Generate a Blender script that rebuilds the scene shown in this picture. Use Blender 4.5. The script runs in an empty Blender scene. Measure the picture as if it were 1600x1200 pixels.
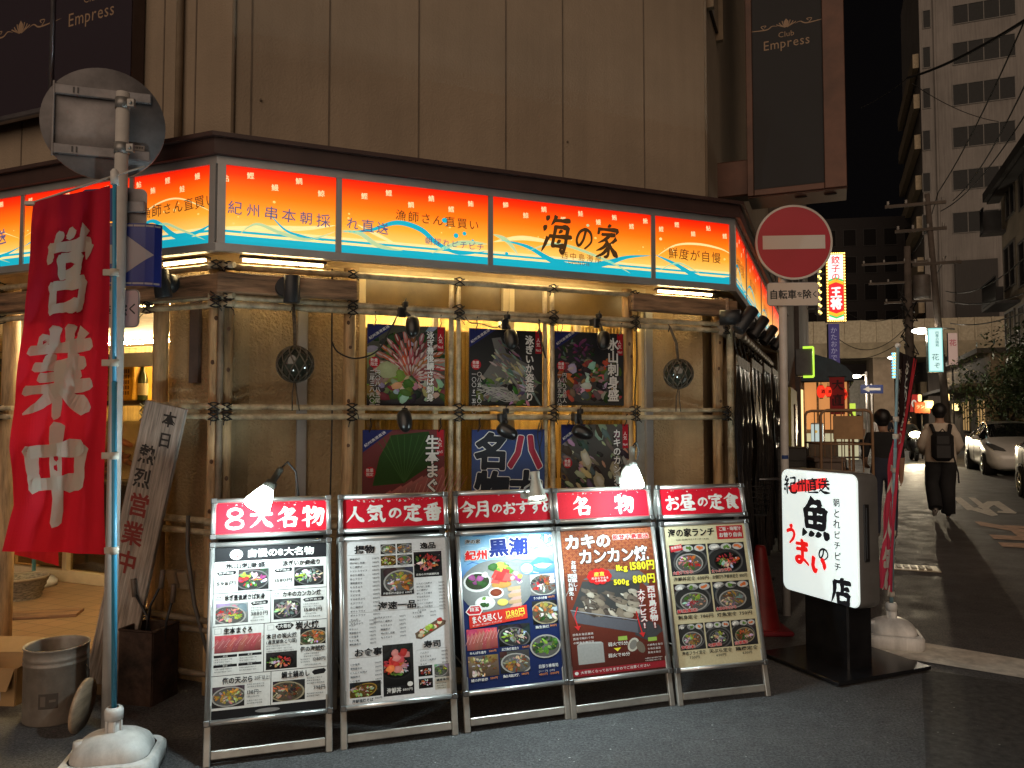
import bpy, math, random
from mathutils import Matrix, Vector
random.seed(7)
R = math.radians
scene = bpy.context.scene
COL = scene.collection

# ---------------------------------------------------------------- camera
CAM_H, PITCH, FPX = 1.55, R(2.624), 1200.0
cam = bpy.data.cameras.new('camera'); camo = bpy.data.objects.new('camera', cam)
COL.objects.link(camo)
camo.location = (0, 0, CAM_H); camo.rotation_euler = (R(90) + PITCH, 0, 0)
cam.sensor_width = 36; cam.lens = 27; cam.clip_end = 600; cam.clip_start = 0.05
scene.camera = camo
# ---------------------------------------------------------------- night sky
w = bpy.data.worlds.new('World'); scene.world = w; w.use_nodes = True
bg = w.node_tree.nodes['Background']
bg.inputs[0].default_value = (0.9, 0.75, 0.8, 1); bg.inputs[1].default_value = 0.0022
# faint glow of the city falling on the street from behind the viewer
sun = bpy.data.lights.new('city_glow', 'SUN'); sun.energy = 1.3; sun.angle = R(70); sun.color = (1, .75, .55)
suno = bpy.data.objects.new('city_glow', sun); COL.objects.link(suno)
suno.rotation_euler = (R(69), 0, R(-14)); suno.location = (0, -5, 12)
scene.view_settings.view_transform = 'Standard'; scene.view_settings.look = 'None'
scene.view_settings.exposure = 0; scene.view_settings.gamma = 1
cy = scene.cycles
cy.use_denoising = True; cy.max_bounces = 6; cy.diffuse_bounces = 3; cy.glossy_bounces = 3
cy.transmission_bounces = 4; cy.transparent_max_bounces = 8; cy.sample_clamp_indirect = 3
cy.caustics_reflective = False; cy.caustics_refractive = False

# ---------------------------------------------------------------- sight lines of the photograph
cp, sp_ = math.cos(PITCH), math.sin(PITCH)
CAM = Vector((0, 0, CAM_H))
def ray(px, py):
    a, b = (px - 800) / FPX, (600 - py) / FPX
    return Vector((a, cp - b * sp_, sp_ + b * cp))
def at_z(px, py, z=0.0):
    d = ray(px, py); return CAM + d * ((z - CAM_H) / d.z)
def at_y(px, py, Y):
    d = ray(px, py); return CAM + d * (Y / d.y)
class Face:
    """A vertical wall plane: local x runs right along it, y into the building, z up."""
    def __init__(s, o, deg):
        s.o = Vector((o[0], o[1], 0)); s.a = R(deg)
        s.M = Matrix.Translation(s.o) @ Matrix.Rotation(s.a, 4, 'Z')
        s.I = s.M.inverted()
    def px(s, px, py, d=0.0):
        n = s.M.to_3x3() @ Vector((0, 1, 0)); p0 = s.M @ Vector((0, d, 0)); r = ray(px, py)
        p = s.I @ (CAM + r * ((p0 - CAM).dot(n) / r.dot(n)))
        return p.x, p.z
    def w(s, x, d, z): return s.M @ Vector((x, d, z))

# ---------------------------------------------------------------- materials
def _nt(name):
    m = bpy.data.materials.new(name); m.use_nodes = True
    return m, m.node_tree, m.node_tree.nodes['Principled BSDF']
MATS = {}
def mat(name, col, rough=.6, metal=0., var=.12, vs=6., bump=.0, bs=80., spec=.5, stretch=None, dark=None, trans=0, alpha=1, coat=0, streak=0):
    if name in MATS: return MATS[name]
    m, nt, b = _nt(name); L = nt.links
    b.inputs['Roughness'].default_value = rough; b.inputs['Metallic'].default_value = metal
    b.inputs['Specular IOR Level'].default_value = spec
    if coat: b.inputs['Coat Weight'].default_value = coat
    if trans: b.inputs['Transmission Weight'].default_value = trans
    if alpha < 1: b.inputs['Alpha'].default_value = alpha
    tc = nt.nodes.new('ShaderNodeTexCoord'); src = tc.outputs['Object']
    if stretch:
        mp = nt.nodes.new('ShaderNodeMapping'); mp.inputs['Scale'].default_value = stretch
        L.new(src, mp.inputs[0]); src = mp.outputs[0]
    n = nt.nodes.new('ShaderNodeTexNoise'); n.inputs['Scale'].default_value = vs; n.inputs['Detail'].default_value = 6; n.inputs['Roughness'].default_value = .65
    L.new(src, n.inputs['Vector'])
    rp = nt.nodes.new('ShaderNodeValToRGB'); e = rp.color_ramp.elements
    c = Vector(col[:3]); d = Vector(dark) if dark else c * (1 - 2.2 * var)
    hi = c * (1 + var)
    e[0].position = .32; e[0].color = (max(d.x, 0), max(d.y, 0), max(d.z, 0), 1); e[1].position = .68; e[1].color = (min(hi.x, 1), min(hi.y, 1), min(hi.z, 1), 1)
    L.new(n.outputs['Fac'], rp.inputs[0]); out = rp.outputs[0]
    if streak:                                       # rain marks and grime that run down the surface
        mp2 = nt.nodes.new('ShaderNodeMapping'); mp2.inputs['Scale'].default_value = (5.5, 5.5, .22); L.new(tc.outputs['Object'], mp2.inputs[0])
        n3 = nt.nodes.new('ShaderNodeTexNoise'); n3.inputs['Scale'].default_value = 1.6; n3.inputs['Detail'].default_value = 7; n3.inputs['Roughness'].default_value = .7; L.new(mp2.outputs[0], n3.inputs['Vector'])
        r3 = nt.nodes.new('ShaderNodeMapRange'); r3.inputs[1].default_value = .36; r3.inputs[2].default_value = .62; r3.inputs[3].default_value = 1 - streak; r3.inputs[4].default_value = 1.04; L.new(n3.outputs['Fac'], r3.inputs[0])
        vm = nt.nodes.new('ShaderNodeVectorMath'); vm.operation = 'MULTIPLY'; L.new(out, vm.inputs[0]); L.new(r3.outputs[0], vm.inputs[1]); out = vm.outputs[0]
    L.new(out, b.inputs['Base Color'])
    if bump:
        n2 = nt.nodes.new('ShaderNodeTexNoise'); n2.inputs['Scale'].default_value = bs; n2.inputs['Detail'].default_value = 4
        L.new(src, n2.inputs['Vector'])
        bp = nt.nodes.new('ShaderNodeBump'); bp.inputs['Strength'].default_value = bump; bp.inputs['Distance'].default_value = .02
        L.new(n2.outputs['Fac'], bp.inputs['Height']); L.new(bp.outputs[0], b.inputs['Normal'])
    MATS[name] = m; return m
def emit(name, col, s):
    if name in MATS: return MATS[name]
    m, nt, b = _nt(name)
    b.inputs['Base Color'].default_value = (*[c * .3 for c in col], 1); b.inputs['Emission Color'].default_value = (*col, 1); b.inputs['Emission Strength'].default_value = s
    MATS[name] = m; return m
def printed(name, rough=.35, glow=0., spec=.4, cloth=False, grain=0.):
    """ink on a sheet: the colour comes from the sheet's own colour attribute"""
    if name in MATS: return MATS[name]
    m, nt, b = _nt(name); L = nt.links
    a = nt.nodes.new('ShaderNodeAttribute'); a.attribute_name = 'ink'
    out = a.outputs['Color']
    if grain:
        tc = nt.nodes.new('ShaderNodeTexCoord'); n = nt.nodes.new('ShaderNodeTexNoise'); n.inputs['Scale'].default_value = 90; n.inputs['Detail'].default_value = 5
        L.new(tc.outputs['Object'], n.inputs['Vector'])
        mr = nt.nodes.new('ShaderNodeMapRange'); mr.inputs[1].default_value = .3; mr.inputs[2].default_value = .7; mr.inputs[3].default_value = 1 - grain; mr.inputs[4].default_value = 1 + grain * .6
        L.new(n.outputs['Fac'], mr.inputs[0])
        vm = nt.nodes.new('ShaderNodeVectorMath'); vm.operation = 'MULTIPLY'; L.new(out, vm.inputs[0]); L.new(mr.outputs[0], vm.inputs[1]); out = vm.outputs[0]
    L.new(out, b.inputs['Base Color']); b.inputs['Roughness'].default_value = rough; b.inputs['Specular IOR Level'].default_value = spec
    if glow:
        L.new(out, b.inputs['Emission Color']); b.inputs['Emission Strength'].default_value = glow
    if cloth:
        t = nt.nodes.new('ShaderNodeBsdfTranslucent'); L.new(out, t.inputs[0])
        mx = nt.nodes.new('ShaderNodeMixShader'); mx.inputs[0].default_value = .35
        o = nt.nodes['Material Output']; L.new(b.outputs[0], mx.inputs[1]); L.new(t.outputs[0], mx.inputs[2]); L.new(mx.outputs[0], o.inputs[0])
    MATS[name] = m; return m
def srgb(r, g, b):
    f = lambda c: c / 12.92 if c <= .04045 else ((c + .055) / 1.055) ** 2.4
    return tuple(f(c / 255) for c in (r, g, b))

# ---------------------------------------------------------------- objects
def tag(o, label, cat, group=None, kind=None):
    o['label'] = label; o['category'] = cat
    if group: o['group'] = group
    if kind: o['kind'] = kind
    return o
def thing(name, label, cat, loc=(0, 0, 0), rz=0., group=None):
    o = bpy.data.objects.new(name, None); COL.objects.link(o); o.empty_display_size = .1
    o.location = loc; o.rotation_euler = (0, 0, rz)
    return tag(o, label, cat, group)
def clone(o, parent=None):
    c = o.copy(); COL.objects.link(c); c.parent = parent
    for ch in list(o.children): clone(ch, c)
    return c
def ortho(d):
    d = d.normalized(); a = Vector((0, 0, 1)) if abs(d.z) < .9 else Vector((1, 0, 0))
    u = d.cross(a).normalized(); return u, d.cross(u).normalized()
class MB:
    def __init__(s): s.v = []; s.f = []; s.mi = []; s.sm = []; s.m = 0; s.M = None
    def add(s, vs, fs, smooth=False):
        b = len(s.v)
        for p in vs:
            p = Vector(p); s.v.append(s.M @ p if s.M else p)
        for f in fs: s.f.append([b + i for i in f]); s.mi.append(s.m); s.sm.append(smooth)
        return s
    def box(s, c, d, bev=0., rz=0., M=None):
        x, y, z = [k / 2 for k in d]; vs = []; fs = []
        b = min(bev, x * .9, y * .9, z * .9)
        if b <= 0:
            vs = [(i * x, j * y, k * z) for i in (-1, 1) for j in (-1, 1) for k in (-1, 1)]
            fs = [(0, 1, 3, 2), (4, 6, 7, 5), (0, 4, 5, 1), (2, 3, 7, 6), (0, 2, 6, 4), (1, 5, 7, 3)]
        else:
            idx = {}
            for i in (-1, 1):
                for j in (-1, 1):
                    for k in (-1, 1):
                        for ax in range(3):
                            p = [i * (x - b), j * (y - b), k * (z - b)]; p[ax] = (i, j, k)[ax] * (x, y, z)[ax]
                            idx[i, j, k, ax] = len(vs); vs.append(p)
            for ax in range(3):
                o = [a for a in range(3) if a != ax]
                for sg in (-1, 1):
                    q = []
                    for a, c2 in ((-1, -1), (1, -1), (1, 1), (-1, 1)):
                        t = [0, 0, 0]; t[ax] = sg; t[o[0]] = a; t[o[1]] = c2; q.append(idx[(*t, ax)])
                    fs.append(q)
                for a in (-1, 1):
                    for c2 in (-1, 1):
                        q = []
                        for e in (-1, 1):
                            t = [0, 0, 0]; t[ax] = e; t[o[0]] = a; t[o[1]] = c2; q.append((idx[(*t, o[0])], idx[(*t, o[1])]))
                        fs.append((q[0][0], q[0][1], q[1][1], q[1][0]))
            for i in (-1, 1):
                for j in (-1, 1):
                    for k in (-1, 1): fs.append([idx[i, j, k, a] for a in range(3)])
        T = Matrix.Translation(c) @ (Matrix.Rotation(rz, 4, 'Z') if M is None else M)
        return s.add([T @ Vector(p) for p in vs], fs)
    def tube(s, pts, r, n=8, cap=True, smooth=True):
        pts = [Vector(p) for p in pts]; k = len(pts)
        rs = r if isinstance(r, (list, tuple)) else [r] * k
        vs = []; fs = []; u = None
        for i, p in enumerate(pts):
            d = (pts[min(i + 1, k - 1)] - pts[max(i - 1, 0)])
            if d.length < 1e-9: d = Vector((0, 0, 1))
            if u is None: u, v = ortho(d)
            else:
                d = d.normalized(); u = (u - d * u.dot(d))
                u = u.normalized() if u.length > 1e-6 else ortho(d)[0]; v = d.cross(u).normalized()
            for j in range(n):
                a = 2 * math.pi * j / n; vs.append(p + (u * math.cos(a) + v * math.sin(a)) * rs[i])
        for i in range(k - 1):
            for j in range(n): fs.append((i * n + j, i * n + (j + 1) % n, (i + 1) * n + (j + 1) % n, (i + 1) * n + j))
        s.add(vs, fs, smooth)
        if cap:
            b = len(s.v) - len(vs); s.f += [[b + j for j in range(n)], [b + (k - 1) * n + j for j in range(n)]]; s.mi += [s.m] * 2; s.sm += [False] * 2
        return s
    def cyl(s, a, b, r0, r1=None, n=14): return s.tube([a, b], [r0, r0 if r1 is None else r1], n)
    def lathe(s, prof, n=24, M=None, sx=1., sy=1.):
        vs = []; fs = []
        for r, z in prof:
            for j in range(n):
                a = 2 * math.pi * j / n; p = Vector((r * math.cos(a) * sx, r * math.sin(a) * sy, z)); vs.append(M @ p if M else p)
        for i in range(len(prof) - 1):
            for j in range(n): fs.append((i * n + j, i * n + (j + 1) % n, (i + 1) * n + (j + 1) % n, (i + 1) * n + j))
        return s.add(vs, fs, True)
    def ell(s, c, r, nu=16, nv=10, M=None):
        r = r if isinstance(r, (list, tuple)) else (r,) * 3
        T = Matrix.Translation(c) @ (M if M else Matrix.Identity(4)); vs = []; fs = []
        for i in range(nv + 1):
            th = math.pi * i / nv
            for j in range(nu):
                ph = 2 * math.pi * j / nu
                vs.append(T @ Vector((r[0] * math.sin(th) * math.cos(ph), r[1] * math.sin(th) * math.sin(ph), r[2] * math.cos(th))))
        for i in range(nv):
            for j in range(nu): fs.append((i * nu + j, i * nu + (j + 1) % nu, (i + 1) * nu + (j + 1) % nu, (i + 1) * nu + j))
        return s.add(vs, fs, True)
    def prism(s, pts, y0, y1):
        """polygon in x,z extruded along y"""
        n = len(pts); vs = [(x, y0, z) for x, z in pts] + [(x, y1, z) for x, z in pts]
        return s.add(vs, [list(range(n)), list(range(2 * n - 1, n - 1, -1))] + [(i, (i + 1) % n, n + (i + 1) % n, n + i) for i in range(n)])
    def slab(s, pts, z0, z1):
        """polygon in x,y extruded along z"""
        n = len(pts); vs = [(x, y, z0) for x, y in pts] + [(x, y, z1) for x, y in pts]
        return s.add(vs, [list(range(n - 1, -1, -1)), list(range(n, 2 * n))] + [(i, (i + 1) % n, n + (i + 1) % n, n + i) for i in range(n)])
    def build(s, name, mats, parent=None, loc=(0, 0, 0), rz=0., fix=True):
        me = bpy.data.meshes.new(name); me.from_pydata([tuple(p) for p in s.v], [], s.f)
        for m in (mats if isinstance(mats, (list, tuple)) else [mats]): me.materials.append(m)
        me.polygons.foreach_set('material_index', s.mi); me.polygons.foreach_set('use_smooth', s.sm)
        me.update()
        if fix:
            import bmesh
            bm = bmesh.new(); bm.from_mesh(me); bmesh.ops.recalc_face_normals(bm, faces=bm.faces); bm.to_mesh(me); bm.free()
        o = bpy.data.objects.new(name, me); COL.objects.link(o); o.parent = parent; o.location = loc; o.rotation_euler = (0, 0, rz)
        return o
def structure(o): o['kind'] = 'structure'; return o
def rrect(w, h, r, n=5):
    pts = []
    for cx, cz, a0 in ((w / 2 - r, h / 2 - r, 0), (-w / 2 + r, h / 2 - r, 90), (-w / 2 + r, -h / 2 + r, 180), (w / 2 - r, -h / 2 + r, 270)):
        for k in range(n + 1):
            a = R(a0 + 90 * k / n); pts.append((cx + r * math.cos(a), cz + r * math.sin(a)))
    return pts
# ---------------------------------------------------------------- lettering
BR = {  # brush characters, each stroke a path on a 100 x 100 field and a letter for how the brush presses
'営': 'd22,8 28,20;d47,4 50,17;p78,5 68,20;s12,24 10,40;h12,26 88,24;p88,24 82,42;s32,38 34,58;h32,38 68,37;s68,37 66,57;h34,57 67,55;p50,57 44,68;s20,68 24,98;h20,69 80,67;s80,67 77,98;h24,95 78,93',
'業': 's40,4 40,24;s60,4 60,24;d22,10 30,22;p80,8 70,22;h10,26 90,25;d32,32 38,42;p68,31 61,42;h18,45 82,44;h26,57 76,56;h8,70 92,68;s50,44 50,100;p46,72 30,86 8,96;n54,72 70,84 94,95',
'中': 's18,26 22,66;h18,28 84,25;s84,25 79,64;h22,62 80,60;s50,2 50,102',
'海': 'd12,10 22,18;d6,34 17,41;p24,58 16,78 8,94;p44,6 38,20 30,30;h42,18 88,15;s46,32 40,78;h46,33 84,31;s84,31 80,80 74,92 66,84;h28,56 98,53;d60,38 64,46;d57,62 62,70;h40,78 82,76',
'の': 'c52,24 44,58 26,78 14,60 24,32 52,20 78,34 82,62 56,86',
'家': 'd50,2 53,12;s14,18 12,32;h14,19 86,17;p86,17 80,30;h26,33 76,31;p56,33 40,46 14,58;c40,44 56,64 56,90 44,94;p50,56 34,70 10,80;p54,70 36,86 10,97;p84,40 72,50 60,56;n58,54 72,74 96,92',
'魚': 'p44,2 32,18 16,30;h40,13 68,12;p68,12 58,26;s20,30 24,72;h20,31 82,29;s82,29 78,70;h24,50 78,49;s50,31 50,70;h24,70 79,69;p18,80 8,96;d36,80 40,94;d58,80 63,93;d78,78 92,95',
'う': 'd38,6 62,14;c20,38 52,28 72,42 66,70 40,96',
'ま': 'h22,20 80,18;h24,40 78,38;c52,4 54,40 52,78 36,92 20,82 34,70 60,78 84,94',
'い': 'c22,20 18,54 28,80 40,72;c72,22 84,44 86,62',
'店': 'd50,2 54,12;h18,18 90,16;p20,18 18,56 4,94;s54,26 54,56;h54,40 82,38;s34,58 36,92;h34,59 82,57;s82,57 79,92;h36,88 80,87',
'8': 'c50,50 26,36 28,14 50,5 72,14 74,34 50,50 22,66 22,88 50,97 78,88 78,64 50,50',
'大': 'h8,36 92,33;p52,4 48,44 30,74 6,96;n52,40 68,72 96,94',
'名': 'p44,2 32,22 12,40;h42,18 76,16;p76,16 58,42 10,70;d40,30 52,40;s40,60 42,98;h40,60 84,58;s84,58 80,97;h42,93 82,91',
'物': 'p20,8 14,28 8,38;h16,26 46,24;s30,2 30,100;p46,56 26,66 4,72;p60,4 52,28 42,42;c58,22 92,20 88,70 80,94 70,86;p70,24 58,52 42,66;p82,24 66,66 46,88',
'人': 'p52,4 44,46 6,96;n50,34 66,70 96,94',
'気': 'p34,2 24,18 10,30;h32,12 86,10;h28,26 76,24;c16,40 74,38 78,70 90,94 98,80;p62,50 44,74 14,92;d24,56 46,72 60,86',
'定': 'd50,2 53,12;s14,18 12,32;h14,19 86,17;p86,17 80,30;h26,36 74,34;s50,36 50,84;h52,58 78,56;p32,50 26,72 6,96;n24,72 46,90 96,94',
'番': 'p78,4 50,10 24,12;d26,20 34,28;p72,16 62,28;h8,34 92,32;s50,12 50,54;p46,36 30,48 8,56;n54,36 70,46 94,54;s24,58 27,98;h24,59 78,57;s78,57 74,98;h27,77 75,76;s51,58 51,95;h27,96 75,95',
'今': 'p50,2 34,26 6,46;n50,8 68,28 96,44;h34,44 66,42;c26,60 74,57 62,78 46,98',
'月': 'c28,6 28,56 10,98;h28,8 78,6;c78,6 78,90 70,98 58,90;h28,34 76,33;h28,60 76,59',
'お': 'h8,32 60,28;c34,6 34,84 22,94 12,80 30,60 64,50 84,66 76,88 54,94;d70,14 90,30',
'す': 'h6,26 94,22;c56,4 58,52 48,66 36,56 46,42 60,52 56,76 36,98',
'め': 'c24,16 34,50 46,78;c66,10 54,56 26,86 12,64 34,34 66,30 88,52 80,80 56,94',
'昼': 'h26,8 76,6;c26,8 24,40 8,66;s74,7 72,30;h26,28 74,27;n50,28 64,46 94,62;s32,46 34,80;h32,47 68,46;s68,46 66,80;h33,63 67,62;h33,80 67,79;h8,96 92,94',
'食': 'p50,2 34,20 6,36;n50,6 68,22 96,34;h36,28 64,27;s30,40 30,92;h30,40 70,39;s70,39 68,66;h30,53 70,52;h30,66 69,65;c30,92 48,84;n44,66 66,84 92,96;p78,70 64,80',
'紀': 'p30,2 22,14 14,24;c14,24 34,28;p40,16 24,42 8,48;c8,50 42,44;s26,48 26,96;d12,62 8,80;d38,60 44,74;h54,14 90,12;s90,12 86,42;h56,42 88,41;c56,42 54,84 66,92 92,90 94,76',
'州': 'p20,8 18,56 6,96;s50,6 50,92;s82,4 82,100;d6,34 4,50;d32,32 38,48;d64,30 70,46',
'直': 'h12,16 88,14;p52,2 46,22;s30,26 30,80;h30,27 72,26;s72,26 72,80;h30,44 72,43;h30,61 72,60;h30,79 72,78;s12,42 12,97;h12,96 94,94',
'送': 'd36,6 44,16;p76,4 66,18;h30,24 88,22;h26,44 94,42;c58,24 54,56 28,76;n58,46 74,62 92,74;d8,12 18,22;c4,42 18,42 12,64 18,76;n4,90 20,80 50,94 98,96',
'王': 'h14,14 86,12;h20,50 80,48;h6,92 94,90;s50,14 50,90',
'花': 'h6,22 94,20;s32,6 32,36;s68,6 68,36;p30,40 20,58 4,70;s22,58 22,98;p88,44 70,58 48,68;c56,36 56,88 72,94 94,90 94,74',
}
WPROF = {'h': (.8, .72, .8, 1.15, .95), 's': (1.2, .95, .9, .92, .85), 'p': (1.2, 1.05, .85, .55, .14), 'n': (.45, .75, 1.1, 1.6, .35), 'd': (.4, .9, 1.4, 1.35, .6), 'c': (.95, .9, .92, .88, .55)}
def spline(P, n):
    if len(P) == 2:
        return [(P[0][0] + (P[1][0] - P[0][0]) * t / n, P[0][1] + (P[1][1] - P[0][1]) * t / n) for t in range(n + 1)]
    out = []; Q = [P[0]] + P + [P[-1]]; seg = len(P) - 1; per = max(4, n // seg + 1)
    for i in range(seg):
        p0, p1, p2, p3 = Q[i:i + 4]
        for k in range(per):
            t = k / per
            out.append(tuple(.5 * (2 * p1[a] + (p2[a] - p0[a]) * t + (2 * p0[a] - 5 * p1[a] + 4 * p2[a] - p3[a]) * t * t + (3 * p1[a] - p0[a] - 3 * p2[a] + p3[a]) * t ** 3) for a in (0, 1)))
    out.append(P[-1]); return out
def brush_polys(ch, wd, seed=0):
    rnd = random.Random(ord(ch) + seed); res = []
    for st in BR[ch].split(';'):
        ty = st[0]; P = [tuple(float(q) for q in p.split(',')) for p in st[1:].split()]
        C = spline(P, 8); n = len(C); pr = WPROF[ty]; strip = []
        for i, (x, y) in enumerate(C):
            a = C[max(0, i - 1)]; b = C[min(n - 1, i + 1)]; dx, dy = b[0] - a[0], b[1] - a[1]; l = math.hypot(dx, dy) or 1
            t = i / (n - 1) * 4; k = min(3, int(t)); f = t - k
            hw = wd * .5 * (pr[k] * (1 - f) + pr[k + 1] * f)
            strip.append(((x - dy / l * hw * rnd.uniform(.9, 1.12), y + dx / l * hw * rnd.uniform(.9, 1.12)), (x + dy / l * hw * rnd.uniform(.9, 1.12), y - dx / l * hw * rnd.uniform(.9, 1.12))))
        # blunt brush ends
        if ty in 'hsc':
            for end, s in ((0, -1), (-1, 1)):
                a, b = strip[end]; c0 = C[end]; c1 = C[1] if end == 0 else C[-2]
                dx, dy = c0[0] - c1[0], c0[1] - c1[1]; l = math.hypot(dx, dy) or 1; e = wd * .3
                na = (a[0] * .75 + b[0] * .25 + dx / l * e, a[1] * .75 + b[1] * .25 + dy / l * e); nb = (b[0] * .75 + a[0] * .25 + dx / l * e * .6, b[1] * .75 + a[1] * .25 + dy / l * e * .6)
                strip.insert(0, (na, nb)) if end == 0 else strip.append((na, nb))
        res.append(strip)
    return res
GLY = {}
_wanted = {}
def glyphs(offset, chars):
    """meshes of type characters at one weight, read from the built-in face in a single pass"""
    have = GLY.setdefault(offset, {}); need = sorted(set(c for c in chars if c not in have and c not in ' \n　'))
    if not need: return have
    cu = bpy.data.curves.new('type', 'FONT'); cu.body = '\n'.join(need); cu.offset = offset; cu.resolution_u = 2; cu.space_line = 3
    o = bpy.data.objects.new('type', cu); COL.objects.link(o)
    me = bpy.data.meshes.new_from_object(o.evaluated_get(bpy.context.evaluated_depsgraph_get()))
    co = [v.co.copy() for v in me.vertices]
    bk = {}
    for p in me.polygons:
        y = sum(co[i].y for i in p.vertices) / len(p.vertices)
        bk.setdefault(int(round((.35 - y) / 3.0)), []).append(list(p.vertices))
    for k, c in enumerate(need):
        fs = bk.get(k, []); ids = sorted({i for f in fs for i in f}); mp = {i: j for j, i in enumerate(ids)}
        vs = [(co[i].x, co[i].y + 3 * k) for i in ids]
        adv = 1.0 if ord(c) > 0x2E80 else ((max(v[0] for v in vs) + .08) if vs else .3)
        have[c] = (vs, [[mp[i] for i in f] for f in fs], adv)
    bpy.data.objects.remove(o); bpy.data.curves.remove(cu); bpy.data.meshes.remove(me)
    return have
KNOWN = "0123456789gk!.,円一二三四五六七八九十人気大名物海の家紀州串本朝採れ直送漁師さん買い鮮度が自慢ピチ鯛鰹鰻鯨鯉鯖鱈鮭鮪鰤鱒鮎鰍鱚西中島岸泳ぎか姿造り豊後さば刺身氷山盛生まぐろカキのン焼炭火天ぷら土鍋めし俺日産鮮魚旬菜賊以上揚食事寿司逸品速丼塩そ定昼お今月黒潮祭限目玉尽くし込税うつぼ鮪亀縁起番付能登半島産サービス酒蒸売切御免西名物！ランチ味噌汁飯替自由打老フイ唐転車を除本熱烈営業店とれEmpressClubUMINOIE餃子王将かたおでん家処花ぞ止ソスクール弱強分席で下ださ貝白"
class Sheet:
    """Flat printed matter, in metres: x right, y down, layers stacked towards the viewer."""
    EPS = .00007
    def __init__(s, w, h): s.w = w; s.h = h; s.v = []; s.f = []; s.c = []
    clip = None
    def face(s, pts, cols, L):
        P = [(x, y, c) for (x, y), c in zip(pts, cols)]
        if s.clip:
            for ax, lim, sg in ((0, s.clip[0], 1), (0, s.clip[2], -1), (1, s.clip[1], 1), (1, s.clip[3], -1)):
                Q = []
                for i, q in enumerate(P):
                    p = P[i - 1]; a, b = (p[ax] - lim) * sg, (q[ax] - lim) * sg
                    if (a < 0) != (b < 0): t = a / (a - b); Q.append((p[0] + (q[0] - p[0]) * t, p[1] + (q[1] - p[1]) * t, tuple(u + (v - u) * t for u, v in zip(p[2], q[2]))))
                    if b >= 0: Q.append(q)
                P = Q
                if len(P) < 3: return s
        b = len(s.v); s.v += [(x, y, L) for x, y, c in P]; s.f.append(list(range(b, b + len(P)))); s.c.append([c for x, y, c in P]); return s
    def poly(s, pts, col, L=1): return s.face(pts, [col] * len(pts), L)
    def rect(s, x, y, w, h, col, L=1): return s.poly([(x, y), (x + w, y), (x + w, y + h), (x, y + h)], col, L)
    def grad(s, x, y, w, h, stops, L=0, nx=1):
        for (t0, c0), (t1, c1) in zip(stops, stops[1:]):
            for i in range(nx):
                b = len(s.v); xa, xb = x + w * i / nx, x + w * (i + 1) / nx
                s.v += [(xa, y + h * t0, L), (xb, y + h * t0, L), (xb, y + h * t1, L), (xa, y + h * t1, L)]
                s.f.append([b, b + 1, b + 2, b + 3]); s.c.append([c0, c0, c1, c1])
        return s
    def ell(s, cx, cy, rx, ry, col, L=1, n=20, rot=0, c2=None):
        ca, sa = math.cos(rot), math.sin(rot)
        P = [(cx + rx * math.cos(2 * math.pi * i / n) * ca - ry * math.sin(2 * math.pi * i / n) * sa, cy + rx * math.cos(2 * math.pi * i / n) * sa + ry * math.sin(2 * math.pi * i / n) * ca) for i in range(n)]
        if c2 is None: return s.poly(P, col, L)
        for i in range(n): s.face([P[i], P[(i + 1) % n], (cx, cy)], [col, col, c2], L)
        return s
    def blob(s, cx, cy, r, col, L, rnd, asp=1., rot=0, n=9):
        P = []
        for i in range(n):
            a = 2 * math.pi * i / n; q = r * rnd.uniform(.72, 1.15); x, y = q * math.cos(a), q * asp * math.sin(a)
            P.append((cx + x * math.cos(rot) - y * math.sin(rot), cy + x * math.sin(rot) + y * math.cos(rot)))
        k = rnd.uniform(.7, 1.2); c1 = tuple(min(1, q * k) for q in col); hi = tuple(min(1, q * k * 1.25 + .02) for q in col)
        for i in range(n): s.face([P[i], P[(i + 1) % n], (cx - r * .25, cy - r * .3)], [c1, c1, hi], L)
    def line(s, pts, wd, col, L=1, taper=None):
        n = len(pts); ws = [wd] * n if taper is None else [wd * (taper[0] + (taper[1] - taper[0]) * i / (n - 1)) for i in range(n)] if len(taper) == 2 else [wd * math.sin(math.pi * (i + .4) / (n - .2)) for i in range(n)]
        b = len(s.v)
        for i, (x, y) in enumerate(pts):
            a, c = pts[max(0, i - 1)], pts[min(n - 1, i + 1)]; dx, dy = c[0] - a[0], c[1] - a[1]; l = math.hypot(dx, dy) or 1
            s.v += [(x - dy / l * ws[i] / 2, y + dx / l * ws[i] / 2, L), (x + dy / l * ws[i] / 2, y - dx / l * ws[i] / 2, L)]
        for i in range(n - 1): s.f.append([b + 2 * i, b + 2 * i + 1, b + 2 * i + 3, b + 2 * i + 2]); s.c.append([col] * 4)
        return s
    def text(s, t, x, y, size, col, off=.0, L=40, rot=0., sx=1., vert=False, gap=None, shear=0., out=None, anchor='l', jit=0., wid=None):
        """(x,y) = top-left of the first character cell; wid squeezes or stretches the line to that width"""
        if out: s.text(t, x, y, size, out[0], out[1], L - 7, rot, sx, vert, gap, shear, None, anchor, jit, wid)
        fat = max(0., off - .012); G = glyphs(min(off, .012), KNOWN + t); nf = 0 if fat < .004 else (6 if fat < .035 else 12)
        SH = [(0, 0)] + [(fat * math.cos(6.2832 * q / nf), fat * math.sin(6.2832 * q / nf)) for q in range(nf)]; adv = []
        for c in t: adv.append(.45 if c == ' ' else (1. if c == '　' or vert else G[c][2]))
        g = gap if gap is not None else (1.02 if vert else 1.)
        tot = sum(adv) * size * sx * g if not vert else len(t) * size * g
        if wid and not vert: sx *= wid / tot; tot = wid
        if anchor == 'c': x -= tot / 2
        if anchor == 'r': x -= tot
        ca, sa = math.cos(rot), math.sin(rot); cur = 0; rnd = random.Random(len(t) * 31 + int(size * 1e4)); ox, oy = x, y
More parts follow.
